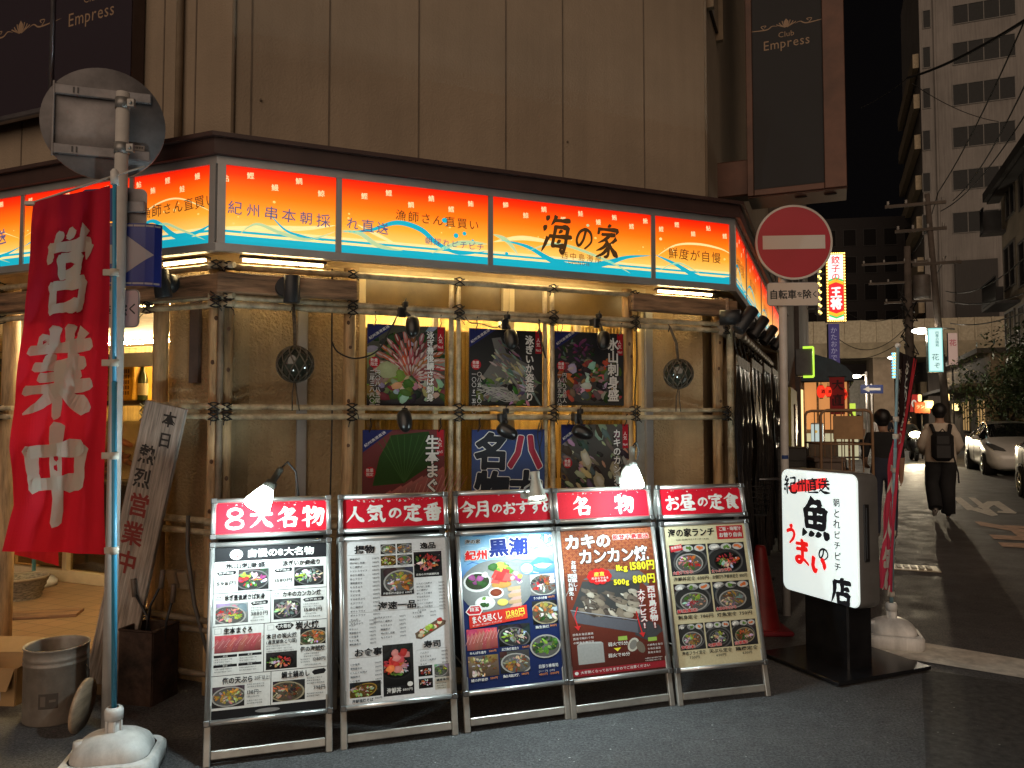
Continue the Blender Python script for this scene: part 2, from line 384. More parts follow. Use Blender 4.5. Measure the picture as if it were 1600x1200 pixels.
        for k, c in enumerate(t):
            if c not in ' 　':
                vs, fs, a = G[c]; b = len(s.v); r = rnd.uniform(-jit, jit); cr, sr = math.cos(r), math.sin(r); z = 1 + rnd.uniform(-jit, jit) * .7
                vx = (1 - a) / 2 if vert else 0
                for q, (px, py) in [(q, p) for q in range(nf + 1) for p in vs]:
                    qx, qy = (px + vx - .5) * z + SH[q][0], (.38 - py) * z + SH[q][1]; qx, qy = qx * cr - qy * sr, qx * sr + qy * cr
                    qx -= qy * shear
                    lx = (qx + .5) * size * sx + (0 if vert else cur); ly = (qy + .5) * size + (cur if vert else 0)
                    s.v.append((ox + lx * ca - ly * sa, oy + lx * sa + ly * ca, L + (k % 2) * .2 + q * .4))
                for q in range(nf + 1):
                    for f in fs: s.f.append([b + q * len(vs) + i for i in f]); s.c.append([col] * len(f))
            cur += (size * g) if vert else adv[k] * size * sx * g
        return s
    def brush(s, t, x, y, size, col, wd=12, L=40, adv=1., vert=False, sx=1., shear=0., out=None, rot=0., scales=None):
        if out: s.brush(t, x, y, size, out[0], wd + out[1], L - 9, adv, vert, sx, shear, None, rot, scales)
        ca, sa = math.cos(rot), math.sin(rot); cur = 0
        for k, c in enumerate(t):
            z = scales[k] if scales else 1.
            if c in BR:
                for i, strip in enumerate(brush_polys(c, wd / z ** .3)):
                    b = len(s.v)
                    for pr in strip:
                        for (px, py) in pr:
                            px, py = (px / 100 - .5) * z, (py / 100 - .5) * z
                            lx = (px - py * shear + .5) * size * sx + (0 if vert else cur); ly = (py + .5) * size + (cur if vert else 0)
                            s.v.append((x + lx * ca - ly * sa, y + lx * sa + ly * ca, L + i * .55))
                    for j in range(len(strip) - 1): s.f.append([b + 2 * j, b + 2 * j + 1, b + 2 * j + 3, b + 2 * j + 2]); s.c.append([col] * 4)
            elif c not in ' 　':
                s.text(c, x + cur * ca, y + cur * sa, size * z, col, .03, L, rot, sx)
            cur += size * adv * (1 if vert else sx) * (.5 + .5 * z if scales else 1)
        return s
    def build(s, name, m, parent=None, origin=(0, 0, 0), fn=None, M=None, back=True):
        """origin = where the sheet's top-left corner lies in the parent's frame; fn maps (x,y,layer) to a point instead"""
        o = Vector(origin); P = []
        for x, y, L in s.v:
            p = Vector(fn(x, y, L)) if fn else Vector((x, -L * s.EPS, -y)); p = M @ p if M else p
            P.append(tuple(p + o))
        me = bpy.data.meshes.new(name); me.from_pydata(P, [], s.f); me.materials.append(m)
        at = me.attributes.new('ink', 'FLOAT_COLOR', 'CORNER'); fl = []
        for f in s.c:
            for c in f: fl += [c[0], c[1], c[2], 1.]
        at.data.foreach_set('color', fl); me.update()
        ob = bpy.data.objects.new(name, me); COL.objects.link(ob); ob.parent = parent; return ob
# ---------------------------------------------------------------- frames of the corner building
SIGN_Z0 = 2.5
_L = at_z(338, 389, SIGN_Z0)
CH = Face((_L.x, _L.y), 22.5)                       # the cut corner that faces the viewer
CW = CH.px(1147, 458, 0)[0]                         # its width at the sign
_R = CH.w(CW, 0, 0)
LF = Face((_L.x, _L.y), -22.5)                      # left street front, x negative going left
RF = Face((_R.x, _R.y), 67.5)                       # right street front, x growing up the street
SIGN_Z1 = CH.px(343, 247, 0)[1]
K = math.tan(R(22.5))                               # mitre of the cut corners

def off(f, d):                                      # where face f starts and ends at depth d inward
    if f is CH: return K * d, CW - K * d
    if f is LF: return -14., -K * d
    return K * d, 6.6

# ---------------------------------------------------------------- ground
m_asph = mat('asphalt', (.05, .05, .053), .72, var=.22, vs=1.3, bump=.75, bs=150, spec=.35)
def asphalt():
    """road surface: fine aggregate, worn paths, old patches"""
    m, nt, b = _nt('asphalt_road'); L = nt.links
    tc = nt.nodes.new('ShaderNodeTexCoord')
    def noise(s, d=5, ro=.6):
        n = nt.nodes.new('ShaderNodeTexNoise'); n.inputs['Scale'].default_value = s; n.inputs['Detail'].default_value = d; n.inputs['Roughness'].default_value = ro; L.new(tc.outputs['Object'], n.inputs['Vector']); return n.outputs['Fac']
    def ramp(x, p0, c0, p1, c1):
        r = nt.nodes.new('ShaderNodeValToRGB'); e = r.color_ramp.elements; e[0].position = p0; e[0].color = (*c0, 1); e[1].position = p1; e[1].color = (*c1, 1); L.new(x, r.inputs[0]); return r.outputs[0]
    def mul(a, c):
        v = nt.nodes.new('ShaderNodeVectorMath'); v.operation = 'MULTIPLY'; L.new(a, v.inputs[0]); L.new(c, v.inputs[1]); return v.outputs[0]
    big = ramp(noise(.55, 6), .35, (.078, .078, .082), .68, (.12, .12, .124))
    fine = ramp(noise(75, 4, .85), .38, (.3, .3, .3), .68, (1.85, 1.82, 1.8))
    mid = ramp(noise(14, 6, .7), .3, (.72, .72, .72), .66, (1.12, 1.12, 1.12))
    vo = nt.nodes.new('ShaderNodeTexVoronoi'); vo.inputs['Scale'].default_value = 34; L.new(tc.outputs['Object'], vo.inputs['Vector'])   # pale chips of stone
    chip = ramp(vo.outputs['Distance'], .05, (1.9, 1.85, 1.8), .085, (1, 1, 1))
    L.new(mul(mul(mul(big, fine), mid), chip), b.inputs['Base Color'])
    L.new(ramp(noise(3), .3, (.5, .5, .5), .7, (.78, .78, .78)), b.inputs['Roughness'])
    bp = nt.nodes.new('ShaderNodeBump'); bp.inputs['Strength'].default_value = .8; bp.inputs['Distance'].default_value = .008
    L.new(noise(130, 4, .7), bp.inputs['Height']); L.new(bp.outputs[0], b.inputs['Normal']); b.inputs['Specular IOR Level'].default_value = .4
    return m
g = MB(); g.add([(-300, -60, 0), (300, -60, 0), (300, 400, 0), (-300, 400, 0)], [(0, 1, 2, 3)])
structure(g.build('ground', asphalt()))
m_paint = mat('road_paint', (.72, .68, .6), .7, var=.16, vs=9, bump=.3, bs=120)
m_paint2 = mat('road_paint_lamplit', (.6, .38, .25), .7, var=.2, vs=9)  # warm orange lamplight put into the colour of the marking
def ground_poly(mb, pts, z=.004):
    P = [at_z(x, y, z) for x, y in pts]; mb.add([(p.x, p.y, z) for p in P], [list(range(len(P)))])
mb = MB(); ground_poly(mb, [(1325, 984), (1640, 1037), (1640, 1066), (1325, 1014)])
structure(mb.build('stop_line', m_paint))
mb = MB()
for P in ([(1488, 777), (1501, 777), (1527, 797), (1511, 797)], [(1505, 793), (1527, 793), (1560, 805), (1550, 806.5)], [(1513, 777), (1524, 778), (1560, 805), (1548, 806)], [(1527, 792), (1543, 783), (1561, 784), (1541, 796)], [(1544, 783), (1561, 783), (1588, 801), (1572, 801)], [(1559, 798), (1589, 800), (1587, 802.5), (1558, 801)]):
    ground_poly(mb, P, .004 + .0006 * len(mb.f))
structure(mb.build('road_marking', m_paint))
mb = MB()
for P in ([(1523, 815), (1532, 815), (1640, 834), (1640, 840), (1532, 821)], [(1565, 820), (1640, 824), (1640, 829), (1580, 824)], [(1545, 835), (1640, 840), (1640, 846), (1553, 842)], [(1559, 847), (1640, 851), (1640, 858), (1566, 854)], [(1569, 821), (1582, 821), (1612, 840), (1597, 843)]):
    ground_poly(mb, P, .004 + .0006 * len(mb.f))
structure(mb.build('road_marking', m_paint2))
def patch(pts, col, nm):
    mb = MB(); P = [at_z(x, y, 0) for x, y in pts]; mb.add([(p.x, p.y, .0018) for p in P], [list(range(len(P)))]); structure(mb.build('road_patch', mat(nm, col, .75, var=.3, vs=22, bump=.9, bs=150)))
patch([(1440, 1046), (1700, 1085), (1760, 1320), (1452, 1320)], (.068, .063, .06), 'patch_warm')
mb = MB(); rr = random.Random(77)
for i in range(70):
    p = at_z(rr.uniform(560, 1580), rr.uniform(1080, 1195) if i % 3 else rr.uniform(830, 1000), 0); a = rr.uniform(0, 3); k = rr.uniform(.002, .006); mb.add([(p.x + k * math.cos(a + q), p.y + k * math.sin(a + q) * rr.uniform(.5, 1), .005) for q in (0, 1.6, 3.1, 4.7)], [(0, 1, 2, 3)])
mb.build('stone_chips', mat('pale_chip', (.6, .6, .57), .7))['kind'] = 'stuff'
# access cover lying in the street
c = at_z(1428, 888); t = thing('access_cover', 'pale rectangular access cover set in the dark asphalt beside the right nobori flag', 'access cover', (c.x, c.y, 0), R(-20))
mb = MB(); mb.box((0, 0, .004), (.46, .3, .012), .003); mb.build('frame', mat('cover_frame', (.55, .5, .38), .4, .4), t)
mb = MB()
for i in range(5): mb.box((-.14 + i * .07, .02, .0115), (.045, .17, .008), .002)
mb.build('plate', mat('cover_plate', (.22, .2, .15), .5, .4), t)
# tiled floor of the entrance on the left
m_tile, nt, b = _nt('entrance_tiles'); br = nt.nodes.new('ShaderNodeTexBrick'); tc = nt.nodes.new('ShaderNodeTexCoord')
br.inputs['Color1'].default_value = (.33, .2, .1, 1); br.inputs['Color2'].default_value = (.27, .17, .085, 1); br.inputs['Mortar'].default_value = (.11, .075, .045, 1)
br.inputs['Scale'].default_value = 3.2; br.inputs['Mortar Size'].default_value = .012; br.offset = 0; br.inputs['Row Height'].default_value = .5
nt.links.new(tc.outputs['Object'], br.inputs['Vector']); nt.links.new(br.outputs[0], b.inputs['Base Color']); b.inputs['Roughness'].default_value = .5
mb = MB(); mb.slab([(-9, -.12), (-.62, -.12), (-.62, 1.8), (-9, 1.8)], -.05, .055)
structure(mb.build('entrance_floor', m_tile, None, LF.o, LF.a))

# ---------------------------------------------------------------- restaurant building
B = thing('restaurant_building', 'beige panelled corner building with a seafood restaurant on its ground floor', 'building', (0, 0, 0))
m_wall = mat('wall_panel', (.31, .24, .172), .85, var=.09, vs=.9, bump=.22, bs=80, streak=.06)
m_stucco = mat('stucco', (.42, .3, .165), .9, var=.14, vs=2.2, bump=1., bs=60, streak=.15)
m_seam = mat('wall_seam', (.15, .115, .085), .9)
m_brown = mat('brown_trim', (.05, .024, .02), .5, var=.1)
m_cream = mat('cream_frame', (.62, .5, .3), .5, var=.06)
m_grey = mat('grey_frame', (.34, .33, .32), .4, .3, var=.05)
WU, WL = .2, .36                                    # depth of upper and lower wall behind the sign face
def mitre(fs):                                      # plan polygon: faces d0..d1 around the three fronts
    pass
def wallring(z0, z1, d0, d1, mb, spans=None):
    for f in (LF, CH, RF):
        a0, b0 = off(f, d0); a1, b1 = off(f, d1)
        vs = [f.w(x, d, z) for z in (z0, z1) for x, d in ((a0, d0), (b0, d0), (b1, d1), (a1, d1))]
        mb.add(vs, [(0, 1, 5, 4), (2, 3, 7, 6), (0, 3, 2, 1), (4, 5, 6, 7), (0, 4, 7, 3), (1, 2, 6, 5)])
mb = MB(); wallring(SIGN_Z1 - .05, 9, WU, WU + .25, mb); mb.build('upper_wall', m_wall, B)
mb = MB(); wallring(SIGN_Z0 + .065, SIGN_Z0 + .085, .062, 1.6, mb); mb.build('canopy_soffit', mat('soffit', (.5, .36, .2), .8), B)
mb = MB(); wallring(SIGN_Z0 - .019, SIGN_Z0 + .064, WL + .002, WL + .1, mb); mb.build('wall_head', mat('soffit', (0, 0, 0)), B)
mb = MB(); wallring(SIGN_Z1 + .012, SIGN_Z1 + .1, -.05, WU, mb); wallring(SIGN_Z1 + .102, SIGN_Z1 + .125, -.08, WU - .002, mb); mb.build('cornice', m_brown, B)
# joints between the wall panels, each with a proud bead
mb = MB()
for f, xs in ((CH, (392, 514, 654, 790, 879, 1006)), (LF, (305, 255, 200, 36, 115))):
    for px in xs:
        x = f.px(px, 150 if f is CH else 150, WU)[0]
        for z0, z1 in ((SIGN_Z1 + .12, 9),):
            mb.M = f.M; mb.box((x, WU - .001, (z0 + z1) / 2), (.009, .006, z1 - z0))
mb.M = None; mb.build('panel_joint', m_seam, B)
x = LF.px(279, 150, WU - .03)[0]; mb = MB(); mb.M = LF.M; mb.tube([(x, WU - .03, SIGN_Z1 + .13), (x, WU - .03, 9)], .022, 10); mb.M = None; mb.build('rain_pipe', mat('pipe_beige', (.3, .23, .16), .5), B)
# old anchors left in the wall
rr = random.Random(31)
for i in range(2):
    x = rr.uniform(.2, CW - .3); z = SIGN_Z1 + rr.uniform(.3, 1.6); mb = MB(); mb.M = CH.M; mb.cyl((x, WU - .012, z), (x, WU, z), rr.uniform(.005, .011), None, 8); mb.M = None; mb.build('wall_anchor', m_seam, B)
# corner beads of the cut corner
mb = MB()
for f, x in ((CH, K * WU), (CH, CW - K * WU)): mb = MB(); mb.M = f.M; mb.cyl((x, WU - .003, SIGN_Z1 + .13), (x, WU - .003, 9), .012); mb.M = None; mb.build('corner_bead', m_wall, B)
# upper window slot on the right front
mb = MB(); mb.M = RF.M; mb.box((.45, WU - .01, 6.1), (.5, .03, 2.6)); mb.M = None; mb.build('upper_window', mat('dark_glass', (.01, .01, .012), .1), B)
mb = MB(); mb.M = RF.M
for dx in (-.28, .28): mb.box((.45 + dx, WU - .03, 6.1), (.05, .06, 2.72))
mb.M = None; mb.build('upper_window_jamb', mat('jamb', (.2, .14, .08), .6), B)

# lower wall of the cut corner: stucco left and right of the window band
def panel(f, xa, xb, za, zb, d0, d1, m, name, bev=0):
    mb = MB(); mb.M = f.M; mb.box(((xa + xb) / 2, (d0 + d1) / 2, (za + zb) / 2), (abs(xb - xa), abs(d1 - d0), zb - za), bev); mb.M = None
    return mb.build(name, m, B)
wx0 = CH.px(560, 600, WL)[0]; wx1 = CH.px(1010, 600, WL)[0]
wz1 = CH.px(750, 432, WL)[1]; wz0 = .75; tz = CH.px(800, 492, WL)[1]
a0, b0 = off(CH, WL)
panel(CH, a0, wx0, 0, SIGN_Z0 - .02, WL, WL + .12, m_stucco, 'lower_wall'); panel(CH, wx1, b0 + .13, 0, SIGN_Z0 - .02, WL, WL + .12, m_stucco, 'lower_wall')
panel(CH, wx0, wx1, 0, wz0, WL, WL + .12, m_stucco, 'window_apron'); panel(CH, wx0, wx1, wz1, SIGN_Z0 - .02, WL, WL + .12, m_cream, 'window_head')
for px, wd in ((472, 17), (1014, 16)):
    x = CH.px(px, 600, WL - .02)[0]; panel(CH, x - .032, x + .032, 0, 2.38, WL - .03, WL - .001, m_grey, 'wall_pilaster', .004)
# windows: two sliding leaves below a fixed transom
m_glass, nt, b = _nt('window_glass')
gl = nt.nodes.new('ShaderNodeBsdfGlossy'); gl.inputs['Roughness'].default_value = .08; tr = nt.nodes.new('ShaderNodeBsdfTransparent'); tr.inputs[0].default_value = (.8, .74, .6, 1)
mx = nt.nodes.new('ShaderNodeMixShader'); mx.inputs[0].default_value = .09
nt.links.new(tr.outputs[0], mx.inputs[1]); nt.links.new(gl.outputs[0], mx.inputs[2]); nt.links.new(mx.outputs[0], nt.nodes['Material Output'].inputs[0])
m_frost = mat('transom_film', (.17, .11, .04), .35, var=.2, vs=3)
mid = CH.px(795, 600, WL)[0]
for xa, xb in ((wx0, mid), (mid, wx1)):
    fr = MB(); fr.M = CH.M; dd = WL + .03
    for x in (xa + .022, xb - .022): fr.box((x, dd, (wz0 + wz1) / 2), (.044, .06, wz1 - wz0 - .002), .004)
    for z, h in ((wz0 + .025, .05), (tz, .045), (wz1 - .02, .04)): fr.box(((xa + xb) / 2, dd, z), (xb - xa - .089, .052, h), .004)
    x3 = xa + (xb - xa) * .5; fr.box((x3, dd + .004, (wz0 + tz) / 2), (.035, .04, tz - wz0 - .05), .003)
    fr.M = None; wn = fr.build('window', m_cream, B)
    p = MB(); p.M = CH.M; p.box(((xa + xb) / 2, dd + .008, (wz0 + tz) / 2), (xb - xa - .05, .004, tz - wz0 - .05)); p.M = None; p.build('pane', m_glass, wn)
    p = MB(); p.M = CH.M; p.box(((xa + xb) / 2, dd + .008, (tz + wz1) / 2), (xb - xa - .05, .006, wz1 - tz - .05)); p.M = None; p.build('transom_pane', m_frost, wn)
# room behind the corner window
m_room = mat('room_wood', (.55, .4, .17), .6, var=.25, vs=3, stretch=(9, 9, .6))
panel(CH, wx0 - .3, wx1 + .3, 0, 2.4, 1.3, 1.35, m_room, 'room_wall')
panel(CH, wx0 - .35, wx0 - .3, 0, 2.4, .5, 1.35, m_room, 'room_side'); panel(CH, wx1 + .3, wx1 + .35, 0, 2.4, .5, 1.35, m_room, 'room_side')
panel(CH, wx0 - .3, wx1 + .3, 0, .05, .5, 1.3, m_room, 'room_floor')
m_slat = mat('blind_slat', (.62, .5, .24), .5, var=.1)
mb = MB(); mb.M = CH.M
for i in range(34): mb.box((wx0 + .08 + i * (mid - wx0 - .1) / 34, .62, 1.45), (.012, .03, 1.45), rz=.6)
for i in range(16): mb.box((wx1 - .5 + i * .03, .6, 1.5), (.02, .012, 1.5), rz=.3)
mb.M = None; mb.build('vertical_blind', m_slat, B)
panel(CH, mid + .05, mid + .5, 1.05, 1.1, .7, 1.0, m_room, 'room_shelf'); 
mb = MB(); mb.M = CH.M
rr = random.Random(3)
for i in range(14):
    x = mid - .35 + i * .075; h = rr.uniform(.12, .26); mb.cyl((x, .78, 1.1), (x, .78, 1.1 + h), rr.uniform(.02, .032), .012, 10)
mb.M = None; mb.build('shelf_bottles', mat('bottle_amber', (.3, .16, .04), .2, var=.5, vs=2), B)
def tubelight(f, xa, xb, d, z, s, parent, r=.013, col=(1, .78, .42)):
    mb = MB(); mb.M = f.M; mb.cyl((xa, d, z), (xb, d, z), r, None, 8); mb.M = None
    return mb.build('light_tube', emit('tube_%g' % s, col, s), parent)
for xa, xb, d in ((wx0 + .1, mid - .1, .95), (mid + .25, wx1 - .1, .95)): tubelight(CH, xa, xb, d, 2.33, 300, B)

# left front: stucco pier, then the open entrance with a lit shop behind glass
lx0 = LF.px(262, 650, WL - .1)[0]; e0, e1 = off(LF, WL - .1)
panel(LF, lx0, e1 + .0, 0, SIGN_Z0 - .02, WL - .1, WL + .12, m_stucco, 'pier')
panel(LF, lx0 - .02, lx0 - .0005, 0, SIGN_Z0 - .02, WL - .08, 3.3, m_stucco, 'entrance_cheek')
xs = LF.px(303, 520, WL - .13)[0]; panel(LF, xs - .035, xs + .035, LF.px(303, 598, WL - .13)[1], 2.3, WL - .13, WL - .1005, mat('dark_slab', (.1, .07, .06), .7), 'wall_plaque')
SD = 1.75                                            # depth of the shop glazing
sx1 = lx0 - .02
panel(LF, -9, sx1, 0, 2.4, 3.3, 3.36, m_room, 'shop_back_wall'); panel(LF, -9, sx1, 2.4, 2.45, .36, 3.36, mat('shop_ceiling', (.6, .45, .25), .8), 'shop_ceiling')
panel(LF, -9, sx1, 0,   .06, SD, 3.3, m_tile, 'shop_floor')
pd = SD
panel(LF, -9, sx1, .06, .16, pd - .04, pd + .04, m_cream, 'shop_front_sill'); panel(LF, -9, sx1, 2.02, 2.14, pd - .04, pd + .04, mat('dark_rail', (.06, .045, .03), .5), 'shop_front_rail')
mb = MB(); mb.M = LF.M; posts = []
for px in (20, 110): posts.append(LF.px(px, 700, pd)[0])
for x in posts + [posts[0] - .95, posts[0] - 1.9]: mb.box((x, pd, 1.09), (.06, .07, 1.86), .004)
mb.M = None; mb.build('shop_front_mullion', m_cream, B)
p = MB(); p.M = LF.M; p.box((-5, pd + .01, 1.09), (7.6, .005, 1.86)); p.M = None; p.build('shop_front_glass', m_glass, B)
panel(LF, posts[0] + .05, posts[1] - .05, .17, .78, pd + .05, pd + .09, mat('door_panel', (.3, .19, .09), .5, var=.2, vs=4, stretch=(1, 1, 12)), 'door_kick_panel')
panel(LF, posts[1] - .5, sx1, .9, .95, SD + .08, SD + .6, mat('dark_counter', (.05, .035, .03), .4), 'shop_counter')
panel(LF, posts[1] - .5, sx1, .12, .9, SD + .1, SD + .14, mat('dark_counter', (0, 0, 0)), 'shop_counter_front')
panel(LF, posts[1] - .5, sx1, 1.68, 1.72, SD + .08, SD + .45, mat('dark_counter', (0, 0, 0)), 'shop_shelf')
for a, b_ in ((-1.25, -.7), (-2.6, -1.5), (-4.2, -2.9)): tubelight(LF, a, b_, 2.5, 2.34, 520, B, .016)
tubelight(LF, -2.4, -1.1, .95, 2.37, 330, B, .013)

# ---------------------------------------------------------------- illuminated fascia
F = thing('fascia_sign', 'long glowing orange and blue fascia with painted fish characters and waves round the corner', 'shop sign')
m_bl = printed('backlit_film', .4, .92, .3)
FT, FB = SIGN_Z1, SIGN_Z0
def fr_bar(f, xa, xb, z0, z1, d=-.012, dep=.05):
    pass
OR = [(0, srgb(246, 30, 6)), (.1, srgb(252, 54, 8)), (.36, srgb(254, 118, 18)), (.62, srgb(252, 168, 52)), (.86, srgb(250, 208, 112)), (1, srgb(248, 214, 130))]
BLUE = srgb(22, 166, 188); PALE = srgb(252, 222, 150); INK = srgb(86, 84, 118); BROWN = srgb(84, 54, 26)
def wave(s, pts, wd, col, L): s.line(spline([(x * s.w, y * s.h) for x, y in pts], 30), wd, col, L, taper=(0,))
def fascia_panel(f, xa, xb, words, fish, waves, drops, seed):
    W, H = xb - xa - .036, FT - FB - .07; s = Sheet(W, H); rnd = random.Random(seed)
    s.grad(0, 0, W, H, OR, 0)
    for y, h, c in ((.79, .035, PALE), (.825, .03, BLUE), (.855, .03, PALE), (.885, .115, BLUE)): s.rect(0, H * y, W, H * h, c, 3)
    s.rect(0, H * .875, W, .006, PALE, 4)
    for pts, wd, c in waves: wave(s, pts, wd, c, 8 if c == PALE else 12)
    for x, y, r, c in drops: s.ell(x * W, y * H, r, r * rnd.uniform(.8, 1.0), c, 9, 12)
    for i in range(max(4, int(W * 9))):
        s.ell(rnd.uniform(.02, .98) * W, rnd.gauss(.55, .1) * H, (q := rnd.uniform(.003, .011)), q * rnd.uniform(.6, 1), srgb(252, 206, 110), 7, 10)
    for ch, x, y in fish: s.text(ch, x * W - .017, y * H - .02, .042, srgb(250, 226, 170), .008, 20, jit=.08)
    for fn in words: fn(s, W, H)
    o = s.build('sign_panel', m_bl, F, M=f.M @ Matrix.Translation((xa + .018, -.002, FT - .035)))
    return o
FISH = '鰹鯛鰻鯨鯉鯖鱈鮎鮪鰍鮭鰤鱒'
def fishes(n, seed):
    r = random.Random(seed); return [(r.choice(FISH), .05 + .92 * i / n, .1 + .14 * (i % 2) + r.uniform(-.03, .03)) for i in range(n)]
seams = [0.0] + [CH.px(px, y, 0)[0] for px, y in ((529, 350), (766, 370), (1020, 390))] + [CW]
T = lambda t, x, y, z, c=INK, o=.004, **k: (lambda s, W, H: s.text(t, x * W, y * H, z, c, o, 30, jit=.1, **k))
GW = srgb(176, 200, 150)
fascia_panel(CH, seams[0], seams[1], [lambda s, W, H: s.text('紀州串本朝採', .06 * W, .44 * H, .128 * W, INK, .004, 30, .05, gap=1.2, jit=.1)], [('鮎', .03, .17), ('鰹', .24, .1), ('鰻', .45, .22), ('鯛', .66, .1), ('鯨', .86, .23)],
    [([(.15, .88), (.3, .72), (.5, .8), (.75, .86), (1, .72)], .022, GW), ([(.0, .8), (.35, .76), (.7, .72), (1, .64)], .03, PALE), ([(.4, .55), (.55, .76), (.7, .82), (.9, .86)], .014, BLUE)], [], 1)
def w2(s, W, H):
    s.text('れ直送', .03 * W, .5 * H, .085 * W, INK, .005, 30, .06, jit=.1, gap=1.15); s.text('漁師さん直買い', .35 * W, .33 * H, .076 * W, BROWN, .004, 30, .03, jit=.1, gap=1.12); s.text('朝採れピチピチ', .55 * W, .67 * H, .056 * W, INK, .002, 30, .03, jit=.1, gap=1.1)
fascia_panel(CH, seams[1], seams[2], [w2], [('鰹', .14, .2), ('鯉', .3, .12), ('鯛', .45, .25), ('鯖', .59, .13), ('鱈', .73, .25), ('鮪', .87, .14)],
    [([(.0, .72), (.18, .66), (.36, .52), (.52, .58), (.64, .76), (.8, .87), (1, .8)], .032, BLUE), ([(0, .7), (.12, .72), (.24, .86), (.4, .9)], .03, GW), ([(.6, .9), (.8, .72), (1, .7)], .03, GW), ([(.1, .6), (.24, .72), (.36, .82)], .02, PALE)],
    [(.77, .62, .016, BLUE), (.83, .58, .013, BLUE), (.69, .42, .02, BLUE), (.7, .49, .006, BLUE), (.89, .67, .009, BLUE)], 2)
def w3(s, W, H):
    s.brush('海の家', .3 * W, .17 * H, .56 * H, (.05, .024, .008), 11.5, 30, .98, sx=.8, scales=[1.15, .8, 1.0], shear=.12, rot=.03)
    s.text('西中島海岸', .41 * W, .70 * H, .052, BROWN, .0, 30, .03, gap=1.22); s.text('UMINOIE', .455 * W, .815 * H, .034, BROWN, .0, 30, .03, gap=1.15); s.line([(.735 * W, .61 * H), (.75 * W, .62 * H), (.75 * W, .66 * H), (.735 * W, .65 * H)], .006, BROWN, 30)
fascia_panel(CH, seams[2], seams[3], [w3], [('鱒', .07, .1), ('鯨', .19, .22), ('鯛', .3, .1), ('鰹', .42, .22), ('鮭', .53, .1), ('鰻', .645, .2), ('鮪', .75, .1), ('鱈', .865, .21), ('鰍', .96, .1)],
    [([(.04, .62), (.2, .68), (.36, .86), (.52, .92), (.7, .82), (.84, .7), (1, .64)], .042, BLUE), ([(0, .55), (.08, .62), (.15, .82)], .03, GW), ([(.2, .75), (.4, .6), (.7, .78), (.86, .95)], .02, GW), ([(0, .66), (.18, .56), (.42, .6)], .03, PALE)],
    [(.08, .81, .012, BLUE), (.43, .61, .012, GW), (.58, .27, .011, GW)], 3)
fascia_panel(CH, seams[3], seams[4], [lambda s, W, H: s.text('鮮度が自慢', .16 * W, .47 * H, .13 * W, BROWN, .003, 30, .01, gap=1.08, jit=.1)], [('鯉', .07, .2), ('鰹', .27, .1), ('鯖', .48, .22), ('鮎', .68, .1), ('鱈', .9, .2)],
    [([(0, .66), (.25, .44), (.55, .38), (.85, .42), (1, .5)], .016, PALE), ([(0, .62), (.25, .74), (.55, .92), (.8, .93), (1, .86)], .034, BLUE), ([(.05, .86), (.3, .72), (.6, .88)], .014, GW)], [(.07, .36, .012, PALE)], 4)
lseam = [0.0] + [-LF.px(px, 350, 0)[0] for px in (206,)]; lw = lseam[1]; lseam += [lw + .95, lw + 1.9, lw + 2.85, lw + 3.8]
for i in range(5):
    wd = [[T('漁師さん直買い', .1, .42, .075, BROWN, .004, gap=1.08, rot=-.05)], [], [T('朝採れ直送', .3, .5, .1, INK, .008, rot=-.05)], [T('紀州串本', .2, .45, .1)], []][i]
    fascia_panel(LF, -lseam[i + 1], -lseam[i], wd, fishes(5, 40 + i), [([(0, .74), (.25, .62), (.55, .86), (.8, .84), (1, .74)], .03, BLUE), ([(.05, .9), (.35, .68), (.6, .78), (.9, .95)], .016, GW), ([(0, .6), (.3, .4), (.6, .38), (1, .62)], .01, PALE)], [], 10 + i)
rs = [0.0] + [RF.px(px, 430, 0)[0] for px in (1165, 1188, 1205.5, 1217.5)]; rs += [rs[-1] + 1.1]
for i in range(5):
    fascia_panel(RF, rs[i], rs[i + 1], [T('鮮度が自慢', .2, .42, .1, BROWN)] if i % 2 == 0 else [T('漁師さん直買い', .2, .4, .085, BROWN)], fishes(5, 60 + i), [([(0, .8), (.2, .6), (.45, .66), (.7, .9), (1, .8)], .03, BLUE), ([(.05, .9), (.35, .6), (.6, .78), (.9, .95)], .016, GW)], [], 20 + i)
# aluminium frame round the panels, one mitred run per front
mb = MB()
for z0, z1 in ((FT - .035, FT + .01), (FB - .01, FB + .035)): wallring(z0, z1, -.014, .03, mb)
for f, xs in ((CH, seams[1:-1]), (LF, [-q for q in lseam[1:]]), (RF, rs[1:])):
    mb.M = f.M
    for x in xs: mb.box((x, .008, (FT + FB) / 2), (.032, .036, FT - FB - .07))
    mb.M = None
for f, x, sg in ((CH, 0, 1), (CH, CW, -1)):
    mb.M = CH.M; mb.box((x + sg * .022, .009, (FT + FB) / 2), (.044, .05, FT - FB - .07)); mb.M = None
mb.M = LF.M; mb.box((-.022, .009, (FT + FB) / 2), (.044, .05, FT - FB - .07)); mb.M = RF.M; mb.box((.014, .009, (FT + FB) / 2), (.028, .05, FT - FB - .07)); mb.M = None
mb.build('sign_frame', mat('sign_alu', (.4, .39, .38), .4, .5, var=.05), F)
mb = MB(); wallring(FB + .04, FT - .04, .032, .06, mb); mb.build('sign_back', m_grey, F)
